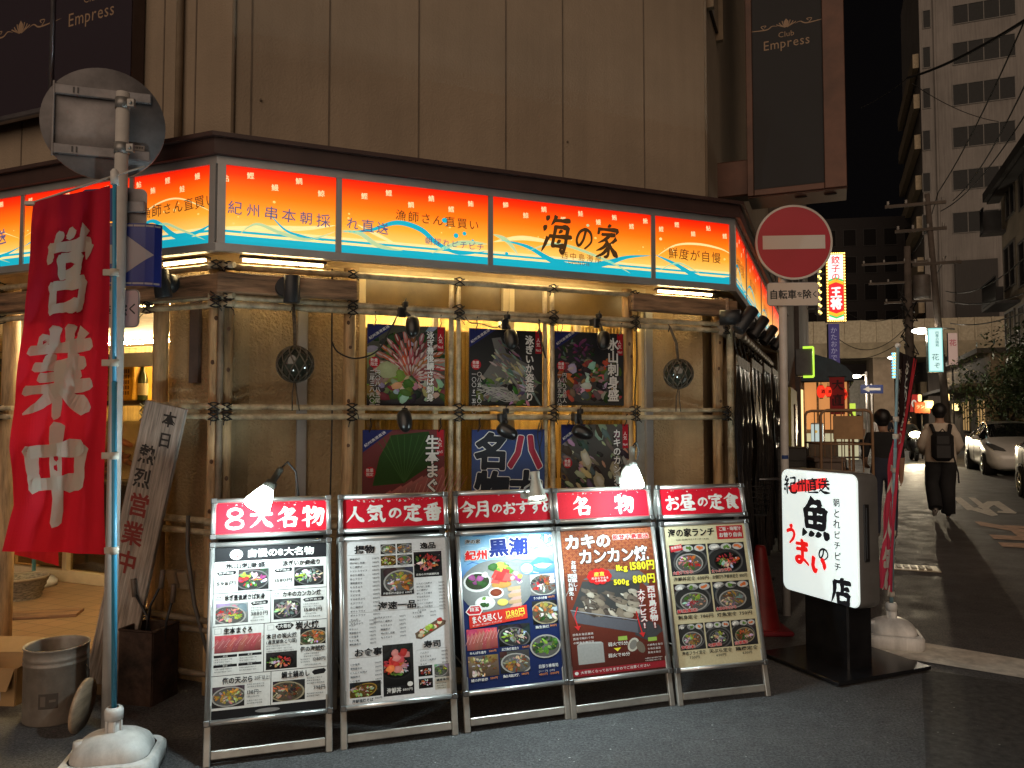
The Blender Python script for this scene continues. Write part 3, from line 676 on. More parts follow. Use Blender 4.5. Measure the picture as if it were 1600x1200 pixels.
# fluorescent tubes below the sign
def under_light(f, pxa, pxb, py, lab, up=.06, d=.1):
    xa, xb = f.px(pxa, py, d)[0], f.px(pxb, py, d)[0]
    t = thing('tube_light', lab, 'light', f.w((xa + xb) / 2, d, FB - .02 + up), f.a, 'tube lights under the fascia')
    h = abs(xb - xa) / 2; mb = MB(); mb.box((0, 0, -.008), (2 * h, .06, .016), .003); mb.build('housing', m_brown, t)
    mb = MB(); mb.cyl((-h + .02, 0, -.024), (h - .02, 0, -.022), .008, None, 8); mb.build('light_tube', emit('tube_under', (1, .72, .32), 52), t)
under_light(CH, 374, 510, 402, 'lit tube light under the fascia above the dark cylinder wall lamp and net float', .012)
under_light(CH, 560, 740, 425, 'lit tube light under the fascia above the left transom window')
under_light(CH, 775, 960, 437, 'lit tube light under the fascia below the big brush lettering')
under_light(CH, 1025, 1115, 452, 'lit tube light under the fascia at its right corner', .012)
under_light(LF, 325, 253, 402, 'lit tube light under the fascia above the left wood pier', .012)
under_light(LF, 190, 60, 415, 'lit tube light under the fascia behind the red flag')
# ---------------------------------------------------------------- bamboo and timber lattice in front of the restaurant
m_bam = mat('bamboo', (.52, .42, .27), .45, var=.28, vs=5, stretch=(2.2, 2.2, 2.2))
m_bam2 = mat('bamboo_dark', (.2, .15, .1), .5, var=.25, vs=5)
m_log = mat('timber_log', (.5, .32, .16), .6, var=.3, vs=4, stretch=(6, 6, .7), bump=.25, bs=30)
m_beam = mat('timber_beam', (.25, .14, .075), .65, var=.4, vs=3, stretch=(1, 8, 9), bump=.2, bs=20)
m_cord = mat('black_cord', (.012, .011, .01), .7, var=.2)
rb = random.Random(21)
def bamboo(mb, a, b, r, step=.27):
    a, b = Vector(a), Vector(b); n = max(1, int((b - a).length / step)); ts = [0.]; rs = [r]
    ph = rb.uniform(.2, .8) * (1 / n)
    for i in range(n):
        t = min(.985, ph + i / n); e = .008 / (b - a).length
        for dt, k in ((-2 * e, .97), (-e, 1.1), (0, 1.02), (e, 1.13), (2 * e, .98)):
            if ts[-1] < t + dt < 1: ts.append(t + dt); rs.append(r * k)
    ts.append(1.); rs.append(r * .96)
    s = rb.uniform(-.004, .004)
    k = rb.uniform(.9, 1.08); bw = Vector((rb.uniform(-.006, .006), 0, rb.uniform(-.008, .008))); mb.tube([a.lerp(b, t) + Vector((0, 0, s * math.sin(t * 5))) + bw * math.sin(t * math.pi) for t in ts], [q * k * (1.06 - .12 * t) for q, t in zip(rs, ts)], 10)
def lashing(mb, c, r=.05, horiz=True, zz=0.0, hs=(0,)):
    """cord wound crosswise round a pole crossing, with two loose ends"""
    x, y, z = c
    for h in hs:
        for sg in (-1, 1):
            P = [(x + sg * r * math.cos(t) * 1.05, y - .03 - .012 * abs(math.sin(t * 1.0)) + .05 * (math.cos(t) ** 2), z + h + r * .8 * math.sin(t) * 1 + 0.0) for t in [k * math.pi / 6 for k in range(-4, 5)]]
            mb.tube(P, .0042, 5)
        mb.tube([(x - r, y - .034, z + h - r * .62), (x, y - .043, z + h), (x + r, y - .034, z + h + r * .62)], .0045, 5)
        mb.tube([(x - r, y - .034, z + h + r * .62), (x, y - .045, z + h), (x + r, y - .034, z + h - r * .62)], .0045, 5)
    e = rb.choice((-1, 1)) * rb.uniform(.5, 1.2); mb.tube([(x + r * .3 * e, y - .04, z - r * .6), (x + r * .9 * e, y - .05, z - r * rb.uniform(.8, 1.4)), (x + r * 1.1 * e, y - .045, z - r * rb.uniform(1.2, 2.4))], .003, 5)
def zat(f, px, py, d): return f.px(px, py, d)[1]
HZ = [zat(CH, 760, 445, .1), zat(CH, 760, 486.5, .1), zat(CH, 760, 497.5, .1), zat(CH, 760, 638, .1), zat(CH, 760, 651, .1)]
HZ[4] = min(HZ[4], HZ[3] - .055)
LOWZ = [.97, .91, .42, .36, .12]
DH, DV = .10, .158
T_ = thing('bamboo_lattice', 'lashed lattice of bamboo poles and timber posts in front of the lit corner windows', 'lattice', CH.o, CH.a)
xl, xr = K * DH - .03, CW - K * DH + .05
for i, z in enumerate(HZ + LOWZ[:2]):
    mb = MB(); bamboo(mb, (xl - .05, DH, z + rb.uniform(-.004, .004)), (xr, DH, z + rb.uniform(-.004, .004)), (.02, .0185, .0175, .0175, .019, .018, .018)[i]); mb.build('bamboo_pole', m_bam, T_)
posts_ = []
for px, r, m, top, py in ((334, .035, m_log, 2.46, 600), (354, .032, m_log, 2.46, 600), (546, .036, m_log, 2.48, 600), (983, .038, m_log, 2.48, 600), (1124, .037, m_log, 2.46, 600), (1141, .028, m_bam, 2.46, 600),
                     (705, .0165, m_bam, 2.46, 600), (716, .0175, m_bam, 2.46, 600), (851, .0165, m_bam, 2.46, 600), (862.5, .0165, m_bam, 2.46, 600), (343.5, .022, m_bam2, 2.46, 600)):
    x = CH.px(px, py, DV)[0]; posts_.append((x, r)); mb = MB()
    if m is m_log:
        zs = [0, .4, .9, 1.3, 1.7, 2.1, top]; mb.tube([(x + rb.uniform(-.004, .004), DV + (.02 if r > .03 else 0), z) for z in zs], [r * rb.uniform(.96, 1.04) for _ in zs], 14); mb.build('timber_post', m, T_)
    else: bamboo(mb, (x, DV - (0.035 if px == 343.5 else 0), 0), (x, DV - (.035 if px == 343.5 else 0), top), r, .3); mb.build('upright_pole', m, T_)
# knots on the logs
mb = MB()
for x, r in posts_[:5]:
    for z in (.5, 1.02, 1.31, 1.66, 1.9, 2.12): mb.ell((x + rb.uniform(-.4, .4) * r, DV + .02 - r * .93, z + rb.uniform(-.1, .1)), (.011, .005, .014), 10, 6)
mb.build('knot', mat('wood_knot', (.1, .045, .02), .6), T_)
for (x, r) in posts_[:5] + [((posts_[6][0] + posts_[7][0]) / 2, .04), ((posts_[8][0] + posts_[9][0]) / 2, .04)]:
    for z in HZ: mb = MB(); lashing(mb, (x, DH, z), max(.027, r * .85)); mb.build('lashing', m_cord, T_)
# notched beams with worn sawn faces
for pxa, pxb, pya in ((338, 557, 448), (985, 1148, 480)):
    xa, xb = CH.px(pxa, pya, .07)[0], CH.px(pxb, pya, .07)[0]; z = (CH.px((pxa + pxb) / 2, pya, .07)[1]) - (.0 if pxa < 500 else -.01)
    mb = MB(); mb.box(((xa + xb) / 2, .07, z), (xb - xa, .07, .115), .006); mb.build('beam', m_beam, T_)

# left front lattice
T2 = thing('bamboo_lattice', 'bamboo rails and timber posts across the shop entrance on the left street front', 'lattice', LF.o, LF.a)
xe = -K * DH + .03
for i, z in enumerate(HZ[:3]):
    mb = MB(); bamboo(mb, (-4.5, DH, z), (xe + .05, DH, z), .0195); mb.build('bamboo_pole', m_bam, T2)
xa = LF.px(228, 640, DH)[0]; xb = LF.px(20, 640, DH)[0]
for z in HZ[3:] + LOWZ:
    mb = MB(); bamboo(mb, (xa, DH, z), (xe + .02, DH, z), .019); mb.build('bamboo_pole', m_bam if z > .8 else m_bam2, T2)
for z in HZ[3:]:
    mb = MB(); bamboo(mb, (-4.5, DH, z), (xb, DH, z), .019); mb.build('bamboo_pole', m_bam, T2)
lp = []
for px, r in ((245, .045), (10, .052), (268, .02)):
    x = LF.px(px, 650, DV)[0]; lp.append((x, r)); mb = MB(); zs = [0.05, .5, 1, 1.5, 2, 2.46]
    if r > .03: mb.tube([(x + rb.uniform(-.003, .003), DV + .02, z) for z in zs], r, 14); mb.build('timber_post', m_log, T2)
for x, r in lp[:2]:
    for z in HZ + (LOWZ if r < .05 else []): mb = MB(); lashing(mb, (x, DH, z), r * .8); mb.build('lashing', m_cord, T2)
z = LF.px(290, 450, .07)[1]; mb = MB(); mb.box((-2.2, .07, z), (4.36, .07, .125), .006); mb.build('beam', m_beam, T2)
for x in (-.25,): mb = MB(); mb.tube([(x, DH - .02, 1.0), (x + .02, DH - .04, .8), (x + .06, DH - .02, .5), (x + .16, DH, .2)], .012, 6); mb.build('hose', mat('grey_hose', (.12, .11, .1), .5), T2)
# right front lattice
T3 = thing('bamboo_lattice', 'dark bamboo rails running along the right street front above the black curtains', 'lattice', RF.o, RF.a)
for z, d in ((HZ[0], DH), (HZ[1], DH), (HZ[2], DH), (HZ[1] - .03, .0), (HZ[2] - .03, -.03)):
    mb = MB(); bamboo(mb, (K * DH - .03, d, z), (3.4, d, z), .03, .22); mb.build('bamboo_pole', m_bam2, T3)
for i, x in enumerate((.35, .9, 1.5, 2.2, 2.9)):
    mb = MB(); zs = [0, .6, 1.2, 1.8, 2.46]; mb.tube([(x, DV + .02, z) for z in zs], .04, 12); mb.build('timber_post', m_log, T3)
for x in (.35, .9, 1.5, 2.2, 2.9):
    for z in HZ[:3]: mb = MB(); lashing(mb, (x, DH, z), .042); mb.build('lashing', m_cord, T3)
mb = MB(); mb.box((.35, .07, HZ[1] + .13), (.72, .07, .12), .006); mb.build('beam', m_beam, T3)
a0, b0 = off(RF, WL)
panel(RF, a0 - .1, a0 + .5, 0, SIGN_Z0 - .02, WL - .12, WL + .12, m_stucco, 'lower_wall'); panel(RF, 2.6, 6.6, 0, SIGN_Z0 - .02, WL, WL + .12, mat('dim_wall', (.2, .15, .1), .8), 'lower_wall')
panel(RF, a0 + .5, 2.6, 0, SIGN_Z0 - .02, WL + .3, WL + .42, m_room, 'lower_wall')

# ---------------------------------------------------------------- black plastic curtains on the right front
m_vinyl = mat('black_vinyl', (.016, .016, .018), .32, var=.3, vs=9, bump=.6, bs=14, stretch=(5, 5, .6), spec=.4)
m_band = mat('curtain_band', (.2, .17, .12), .6, var=.5, vs=30)
for i, (pa, pb, yt) in enumerate(((1151, 1171, 552), (1174, 1190, 558), (1193, 1204, 565), (1206, 1215, 572))):
    xa, xb = RF.px(pa, 560, -.05)[0], RF.px(pb, 560, -.05)[0]; zt = RF.px(pa, yt, -.05)[1]
    lab = ('widest black plastic curtain strip beside the bamboo corner post', 'second black plastic curtain strip counted from the corner post', 'third black plastic curtain strip counted from the corner post', 'narrow black plastic curtain strip nearest the white sign pole')[i]
    t = thing('plastic_curtain', lab, 'curtain', RF.w((xa + xb) / 2, -.05, 0), RF.a, 'black plastic curtains hanging on the right front')
    h = (xb - xa) / 2; mb = MB(); n, k = 22, 18; rr = random.Random(i)
    ph = [rr.uniform(0, 6) for _ in range(4)]
    vs = []
    for a in range(k + 1):
        z = zt - .08 - (zt - .1 - .22) * a / k
        for b in range(n + 1):
            u = -1 + 2 * b / n; d = .022 * math.sin(u * 9 + ph[0] + .4 * math.sin(a * .5 + ph[1])) + .012 * math.sin(u * 17 + a * .7 + ph[2])
            vs.append((u * h * (1 - .06 * math.sin(a / k * 3)), d * (.3 + .7 * min(1, a / 4)), z))
    mb.add(vs, [(a * (n + 1) + b, a * (n + 1) + b + 1, (a + 1) * (n + 1) + b + 1, (a + 1) * (n + 1) + b) for a in range(k) for b in range(n)], True)
    mb.build('sheet', m_vinyl, t, fix=False)
    mb = MB(); mb.box((0, 0, zt - .045), (2 * h * .98, .012, .075), .003); mb.build('header_band', m_band, t)
    for q in (-.7, 0, .7): mb = MB(); mb.tube([(q * h, 0, zt - .02), (q * h, .02, zt + .06), (q * h, .03, HZ[2] - .03)], .005, 5); mb.build('tie', m_cord, t)

# ---------------------------------------------------------------- glass net floats
m_float = mat('float_glass', (.035, .04, .03), .12, var=.4, vs=5, spec=.7, coat=.4)
m_net = mat('net_cord', (.11, .09, .065), .8, var=.3, vs=30)
def net_float(px, py, dia_px, top_py, lab, dark):
    d = -.02; x, z = CH.px(px, py, d); P = CH.w(x, d, z); r = dia_px / 2 / FPX * P.y * 1.0
    t = thing('net_float', lab, 'fishing float', P, CH.a, 'netted glass floats hanging on the lattice')
    mb = MB(); mb.ell((0, 0, 0), r * .95, 28, 18); mb.build('glass_ball', m_float, t)
    mb = MB(); n = 11
    for sg in (-1, 1):
        for k in range(n):
            a0 = 2 * math.pi * k / n
            pts = []
            for i in range(17):
                th = math.pi * (.05 + .9 * i / 16); ph = a0 + sg * 1.5 * (i / 16 - .5); q = r * .985
                pts.append((q * math.sin(th) * math.cos(ph), q * math.sin(th) * math.sin(ph), q * math.cos(th)))
            mb.tube(pts, .0042, 5)
    mb.build('net', m_net, t)
    zt = HZ[2] - z; mb = MB()
    mb.tube([(.0, 0, r * .98), (.004, .02, (r + zt) / 2), (0, DH - d - .028, zt - .0), (.0, DH - d, zt + .025)], .0065, 6); mb.tube([(-.006, 0, r * .98), (-.008, .02, (r + zt) / 2), (-.01, DH - d - .028, zt), (-.02, DH - d - .03, zt - .03)], .005, 6)
    mb.build('rope', m_net, t); mb = MB()
    for s in (-1, 1): mb.tube([(s * .004, 0, -r * .98), (s * .012, .01, -r - .06), (s * .02 + .01, .02, -r - .16)], .004, 5)
    mb.build('rope_tail', m_net, t)
net_float(461, 569, 58, 470, 'darker netted glass float hanging left of the window, nearest the cylinder wall lamp', 1)
net_float(1060, 584, 47, 515, 'paler netted glass float hanging right of the window before bare stucco', 0)

# ---------------------------------------------------------------- cylinder wall lamps, unlit
m_blk = mat('black_metal', (.018, .018, .02), .45, var=.1, spec=.5)
def cyl_lamp(f, px, py, lab, h=.16, d=.0, tilt=(0, 0)):
    x, z = f.px(px, py, d); t = thing('wall_lamp', lab, 'lamp', f.w(x, d, z), f.a, 'black cylinder wall lamps')
    Mx = Matrix.Rotation(tilt[0], 4, 'Y') @ Matrix.Rotation(tilt[1], 4, 'X')
    mb = MB(); mb.M = Mx; mb.lathe([(0, .0), (.043, 0), (.046, .005), (.046, h - .004), (.044, h), (.03, h)], 24, Matrix.Translation((0, 0, -h / 2))); mb.build('housing', m_blk, t)
    mb = MB(); mb.M = Mx; mb.lathe([(0, 0), (.041, 0)], 20, Matrix.Translation((0, 0, h / 2 - .003))); mb.build('lens', mat('lamp_lens', (.12, .07, .05), .3), t)
    mb = MB(); mb.tube([(0, .02, .03), (-.02, .055, .03)], .016, 10); mb.tube([(-.03, .03, .02), (-.03, .07 - d, .02)], [.055, .055], 20); mb.build('bracket', m_blk, t)
cyl_lamp(CH, 456, 452, 'upright black cylinder lamp on the beam above the left net float', .155, -.06)
cyl_lamp(LF, 253, 444, 'black cylinder lamp on the beam beside the blue arrow sign, tilted outward', .16, -.07, (-.12, .1))
for i, (px, py) in enumerate(((1165, 500), (1185, 512), (1201, 524), (1216, 534))):
    cyl_lamp(RF, px, py, ('nearest of the black cylinder lamps aimed along the right front', 'second black cylinder lamp from the corner on the right front', 'third black cylinder lamp from the corner on the right front', 'farthest black cylinder lamp, just left of the white sign pole')[i], .2, -.1, (.5, .5))

# ---------------------------------------------------------------- clip spot lamps hanging on the rails, unlit
m_spot = mat('black_plastic', (.014, .014, .015), .3, var=.1, spec=.6)
def clip_lamp(px, py, hx, hz, lab, ry):
    d = .03; x, z = CH.px(px, py, d); t = thing('clip_lamp', lab, 'clip lamp', CH.w(x, d, z), CH.a, 'black clip lamps on the bamboo rails')
    mb = MB(); mb.box((0, .02, 0), (.04, .09, .05), .008); mb.box((-.01, -.03, -.01), (.05, .03, .07), .008); mb.box((.012, -.02, .04), (.03, .05, .035), .006); mb.tube([(.0, -.03, .04), (.015, -.03, .075)], .004, 6); mb.build('clamp', m_spot, t)
    Mx = Matrix.Translation((hx, -.07, hz)) @ Matrix.Rotation(ry, 4, 'Y') @ Matrix.Rotation(R(-25), 4, 'X')
    mb = MB(); mb.M = Mx; mb.lathe([(0, -.075), (.018, -.07), (.032, -.056), (.041, -.033), (.045, 0), (.043, .033), (.037, .052), (.018, .068), (0, .07)], 22); mb.build('lamp_head', m_spot, t)
    mb = MB(); mb.tube([(0, -.03, 0), (hx * .5, -.06, hz * .3), (hx, -.06, hz + .05)], .009, 6); mb.build('arm', m_spot, t)
for a in ((629, 486, .045, -.1, 'black clip lamp hanging over the flower-like sashimi poster', .1), (788, 505, .02, -.11, 'black clip lamp hanging over the squid poster', .05), (931, 503, .02, -.13, 'black clip lamp hanging over the platter poster', .35),
          (628, 652, .0, -.02, 'small black clip lamp above the red tuna poster, its head turned away', 0), (786, 652, .0, -.09, 'black clip lamp sagging over the blue poster of big characters', -1.0), (902, 652, .0, -.1, 'black clip lamp lying over the oyster poster', -1.2)):
    clip_lamp(*a)
# loose cables
def cable(name, lab, f, pts, r=.005, d=.04):
    P = [];
    for q in pts: x, z = f.px(q[0], q[1], q[2] if len(q) > 2 else d); P.append(f.w(x, q[2] if len(q) > 2 else d, z))
    C = []
    for i in range(len(P) - 1):
        p0, p1, p2, p3 = P[max(0, i - 1)], P[i], P[i + 1], P[min(len(P) - 1, i + 2)]
        for k in range(6):
            t = k / 6; C.append(.5 * (2 * p1 + (p2 - p0) * t + (2 * p0 - 5 * p1 + 4 * p2 - p3) * t * t + (3 * p1 - p0 - 3 * p2 + p3) * t ** 3))
    C.append(P[-1]); c = C[0]; mb = MB(); mb.tube([q - c for q in C], r, 6); o = mb.build(name, m_cord, None, c); return tag(o, lab, 'cable', 'loose cables and cords on the lattice')
cable('cable', 'black cable looping from the timber post to the clip lamp over the left poster', CH, [(518, 532), (528, 550), (556, 560), (590, 548), (612, 510), (622, 492)])
cable('cable', 'straight black cord dropping beside the left timber window post', CH, [(519, 420, .12), (518.5, 530, .1), (519, 640, .1), (516, 775, .1)])
cable('cable', 'black cord hanging down along the timber post beside the platter poster', CH, [(993, 495), (995, 560), (992, 620), (994, 690), (986, 715)])
cable('cable', 'short knotted black cord hanging over the blue poster', CH, [(845, 655), (847, 680), (843, 704), (846, 720), (843, 700), (840, 680), (843, 660)], .004)
cable('cable', 'black cord looping between the second and third upper posters', CH, [(842, 498), (846, 530), (853, 560), (846, 540), (842, 515)], .004)
cable('cable', 'black cord sagging from the left clip lamp to the bamboo pair', CH, [(727, 495), (735, 504), (752, 506), (775, 512), (787, 502)], .004)
# ---------------------------------------------------------------- photographs of food, as printed
m_print = printed('print_gloss', .6, 0, .15, grain=.07)
m_matte = printed('print_matte', .6, 0, .3)
C_ = dict(red=(.5, .03, .025), tuna=(.42, .05, .06), pink=(.6, .22, .2), salmon=(.65, .17, .05), white=(.72, .7, .66), cream=(.65, .55, .36), green=(.1, .22, .03), dgreen=(.025, .08, .015), lime=(.35, .5, .06), brown=(.2, .07, .02), fry=(.5, .25, .05), gold=(.6, .35, .06), grey=(.22, .22, .22), dark=(.03, .028, .028), black=(.008, .008, .008), shell=(.3, .27, .22), purple=(.22, .05, .16), yellow=(.7, .55, .06), clay=(.14, .09, .06))
KINDS_ = {
 'sashimi': ('dark', 'grey', 'pink salmon white green red lime white purple'), 'squid': ('black', 'grey', 'white grey white cream grey lime'), 'saba': ('grey', 'white', 'pink tuna white green lime cream pink red'),
 'oyster': ('dark', 'grey', 'shell grey cream shell white'), 'tuna': ('tuna', None, 'pink tuna pink red'), 'grill': ('black', 'cream', 'brown salmon fry white dgreen'), 'bowl': ('black', 'dark', 'red tuna salmon pink white green'),
 'tempura': ('dark', 'white', 'fry gold cream fry'), 'nabe': ('black', 'cream', 'brown clay cream salmon dark'), 'rice': ('dark', 'white', 'white salmon red green pink'), 'fry': ('dark', 'white', 'fry brown fry white lime'),
 'greens': ('grey', 'white', 'dgreen green dgreen lime'), 'sushi': ('black', 'dark', 'salmon white red white'), 'noodle': ('black', 'gold', 'cream lime cream brown'), 'roll': ('clay', None, 'cream brown cream white brown'), 'fish': ('dark', 'white', 'brown fry grey cream'), 'lees': ('grey', 'white', 'red dark brown white'),
}
def food(s, x, y, w, h, kind, seed=0, L=2, n=26, frame=None, round_=False):
    """a printed photograph of a dish, cropped to its frame"""
    rnd = random.Random(seed * 7 + len(kind)); bgc, plate, pal = KINDS_[kind]; pal = [C_[q] for q in pal.split()]; z = .95
    if not round_:
        b = C_[bgc]; s.grad(x, y, w, h, [(0, tuple(q * 1.3 + .015 for q in b)), (1, tuple(q * .5 for q in b))], L, 1); s.clip = (x, y, x + w, y + h)
        for i in range(5): s.blob(x + rnd.random() * w, y + rnd.random() * h * .4, min(w, h) * rnd.uniform(.12, .3), tuple(q * rnd.uniform(.6, 2.2) for q in b), L + .2 + i * .1, rnd)
    k = 0 if round_ else 1
    cx, cy, r = x + w * (.5 + k * rnd.uniform(-.1, .1)), y + h * (.54 + k * rnd.uniform(-.04, .08)), min(w, h) * (.49 + k * rnd.uniform(0, .14)); tilt = k * rnd.uniform(-.35, .35)
    ax = max(1, min(1.5, w / h * .95))
    if plate:
        p = C_[plate]; s.ell(cx, cy, r * ax, r * .84, tuple(q * .5 for q in p), L + 1, 22, tilt, tuple(q * .3 for q in p)); s.ell(cx, cy, r * ax * .9, r * .74, tuple(q * .12 for q in p), L + 2, 22, tilt, tuple(q * .2 for q in p))
    m = int(n * 2.6)
    if kind == 'tuna':                               # overlapping slices
        m = 0
        for i in range(9):
            x0 = x + w * (-.15 + .125 * i); y0 = y + h * (.95 - .03 * i); c0 = (.4 + rnd.uniform(-.06, .06), .07 + rnd.uniform(0, .05), .09)
            s.face([(x0, y0 + h * .2), (x0 + w * .06, y0 - h * .35), (x0 + w * .2, y0 - h * .75), (x0 + w * .3, y0 - h * .5), (x0 + w * .2, y0 + h * .2)], [tuple(q * .5 for q in c0), c0, tuple(q * 1.3 + .04 for q in c0), c0, tuple(q * .55 for q in c0)], L + 4 + i)
            s.line([(x0 + w * .1, y0 - h * .2), (x0 + w * .22, y0 - h * .6)], h * .02, (.6, .3, .28), L + 14)
    for i in range(m):
        a = rnd.uniform(0, 6.28); q = math.sqrt(rnd.random()) * (.78 if plate else 1.15); t = i / m; br = r * (rnd.uniform(.13, .24) if t < .55 else rnd.uniform(.05, .13)); c = pal[int(a * .9 + q * 1.6 + seed) % len(pal)] if rnd.random() < .86 else rnd.choice(pal)
        s.blob(cx + math.cos(a) * q * r * ax, cy + math.sin(a) * q * r * .75 - r * .06, br, tuple(u * z * rnd.uniform(.45, 1.15) for u in c), L + 3 + i * 20 / m, rnd, rnd.uniform(.22, .7), a + rnd.uniform(-.8, .8), 7)
    for i in range(n): s.blob(cx + rnd.gauss(0, .38) * r * ax, cy + rnd.gauss(0, .3) * r, r * rnd.uniform(.012, .035), rnd.choice(((.75, .72, .66), (.02, .015, .01), (.03, .07, .01), (.5, .4, .3))), L + 23.5 + i * .05, rnd, .5, rnd.uniform(0, 3), 5)
    s.clip = None
    if frame: s.rect(x, y + h * .86, w, h * .14, frame, L + 28)
WH = (.7, .7, .68); BK = (.012, .012, .014); RD = (.55, .012, .025); NAVY = (.01, .02, .085)
def listing(s, x, y, w, rows, size, seed=0, price=True, col=BK, lead=1.75):
    rnd = random.Random(seed)
    pool = ['ポテトフライ', 'にんにく丸揚げ', '揚げ出し豆腐', 'たこ唐揚げ', '鶏唐揚げ', 'ふぐ唐揚げ', 'あじフライ', 'えびフライ', 'するめ天ぷら', 'チキン南蛮', 'ハムカツ', '冷やっこ', 'もろきゅう', 'えだまめ', 'トマトスライス', '漬物盛合せ', 'たこわさび', 'キムチ', 'いか塩辛', '牛すじ煮', 'あさり酒蒸し', '豚しょうが焼き', 'エビマヨ', 'とん平焼き']
    for i in range(rows):
        yy = y + i * size * lead; s.text(rnd.choice(pool)[:7], x, yy, size, col, .01, 40, sx=.92)
        if price: s.text(rnd.choice(('580円', '480円', '380円', '680円', '298円', '880円')), x + w, yy, size * .95, col, .004, 40, anchor='r')
def tiny(s, x, y, w, rows, size, seed=0, col=BK, lead=1.6):
    rnd = random.Random(seed); P = '海の鮮魚を毎日直送で味わう旬の一皿です本日おすすめ当店自慢の料理ぜひどうぞ新鮮な刺身を盛合せました'
    for i in range(rows):
        n = int(w / size * rnd.uniform(.75, 1.0)); k = rnd.randrange(8); s.text((P * 2)[k:k + n], x, y + i * size * lead, size, col, 0, 40)

# the sandwich boards: header sheet 1 : .34, main sheet about .53 x .93 m
def sheet1():
    W, H = .52, .945; s = Sheet(W, H); s.rect(0, 0, W, H, WH, 0); s.rect(0, 0, W, .085, BK, 1)
    s.ell(.098, .047, .03, .03, WH, 2, 16); s.text('八大', .076, .028, .02, RD, .01); s.text('名物', .076, .048, .02, RD, .01)
    s.text('自慢の8大名物', .145, .018, .05, WH, .035, 40, wid=.315)
    def cell(x, y, w, h, title, kind, seed, ph, price, tsize=.033, right=True):
        s.text('人気', x + .014, y + .012, .012, BK, 0, 40); s.rect(x + .01, y + .008, .032, .03, (.3, .3, .3), 1); s.rect(x + .012, y + .01, .028, .026, WH, 2); s.text('No1', x + .014, y + .024, .011, BK, 0, 40)
        s.text(title, x + .05, y + .008, tsize, BK, .03, 40, jit=.06, wid=w - .075)
        fx, fy, fw, fh = ph; food(s, x + fx, y + fy, fw, fh, kind, seed)
        tx = x + .012 if fx > w * .3 else x + fx + fw + .01; tw = (fx - .02) if fx > w * .3 else w - fx - fw - .02
        s.poly([(tx, y + .062), (tx + .01, y + .055), (tx + tw * .95, y + .05), (tx + tw, y + .06), (tx + tw * .95, y + .072), (tx + .01, y + .076)], BK, 3); s.text('漁港直送', tx + .008, y + .057, .012, WH, .01, 41, wid=tw - .02)
        tiny(s, tx, y + .085, tw, 2, .0085, seed)
        s.text(price, tx, y + .108, .026, BK, .012, 40, wid=min(tw, .09)); s.text('(税込657円)', tx + .01, y + .138, .0095, BK, 0, 40); tiny(s, tx, y + .155, tw, 1, .009, seed + 9)
    s.rect(0, .262, W, .003, BK, 4); s.rect(0, .445, W, .003, BK, 4); s.rect(0, .712, W, .003, BK, 4); s.rect(.257, .085, .003, .36, BK, 4); s.rect(.228, .447, .003, .265, BK, 4); s.rect(.262, .714, .003, .18, BK, 4)
    cell(0, .087, .257, .17, '氷山刺身盛', 'sashimi', 1, (.108, .047, .14, .12), '598円'); cell(.26, .087, .257, .17, '泳ぎいか姿造り', 'squid', 2, (.105, .05, .14, .11), '1580円')
    cell(0, .266, .257, .18, '泳ぎ豊後鯖さば刺身', 'saba', 3, (.012, .055, .145, .112), '3880円'); cell(.26, .266, .257, .18, 'カキのカンカン焼', 'oyster', 4, (.012, .05, .125, .115), '1580円')
    s.text('生本まぐろ', .05, .455, .036, BK, .03, 40, wid=.13); s.rect(.01, .458, .03, .03, (.3, .3, .3), 1); s.rect(.012, .46, .026, .026, WH, 2)
    food(s, .012, .497, .205, .095, 'tuna', 5, n=30)
    for x in (.01, .118):
        for y in (.603, .655): s.rect(x, y, .102, .014, BK, 2); s.text('刺身', x + .04, y + .001, .011, WH, 0); tiny(s, x + .004, y + .019, .095, 3 if y < .65 else 2, .0085, int(y * 100))
    s.rect(.245, .458, .03, .03, (.3, .3, .3), 1); s.rect(.247, .46, .026, .026, WH, 2)
    s.poly([(.28, .47), (.295, .455), (.35, .453), (.366, .468), (.35, .49), (.295, .493)], BK, 3); s.text('2大看板', .288, .458, .024, WH, .02, 41, wid=.066); s.text('炭火焼', .372, .45, .045, BK, .032, 40, wid=.11)
    s.text('本日の炭火焼', .24, .508, .03, BK, .025, 40, wid=.14); s.text('(産直鮮魚と旬菜)', .24, .542, .024, BK, .02, 40, wid=.14); tiny(s, .24, .572, .14, 3, .009, 3)
    food(s, .395, .495, .118, .09, 'grill', 6); food(s, .24, .612, .14, .093, 'bowl', 7)
    s.text('俺の海賊焼', .395, .593, .03, BK, .03, 40, wid=.115); tiny(s, .41, .63, .09, 2, .009, 4); s.text('1280円', .45, .655, .024, BK, .012, 40, wid=.062); tiny(s, .395, .66, .05, 2, .009, 5); tiny(s, .41, .692, .09, 1, .008, 6)
    s.text('俺の天ぷら', .05, .724, .037, BK, .03, 40, wid=.135); s.text('20種以上!', .19, .728, .026, BK, .008, 40, wid=.068); food(s, .008, .772, .14, .11, 'tempura', 8); tiny(s, .158, .768, .095, 2, .0085, 7); s.text('138円~', .156, .80, .027, BK, .012, 40, wid=.068); s.text('(税込151円)', .158, .832, .011, BK, 0); tiny(s, .158, .855, .09, 2, .0085, 8)
    s.text('鯛土鍋めし', .31, .722, .037, BK, .03, 40, wid=.13); s.poly([(.448, .738), (.46, .727), (.505, .722), (.515, .735), (.505, .75), (.46, .755)], BK, 3); food(s, .272, .772, .145, .11, 'nabe', 9); tiny(s, .425, .765, .085, 3, .009, 9); s.text('798円', .455, .81, .027, BK, .012, 40, wid=.055); tiny(s, .425, .85, .085, 2, .0085, 2)
    s.rect(0, .895, W, .05, BK, 1); s.ell(.25, .918, .055, .011, (.25, .25, .25), 2)
    return s
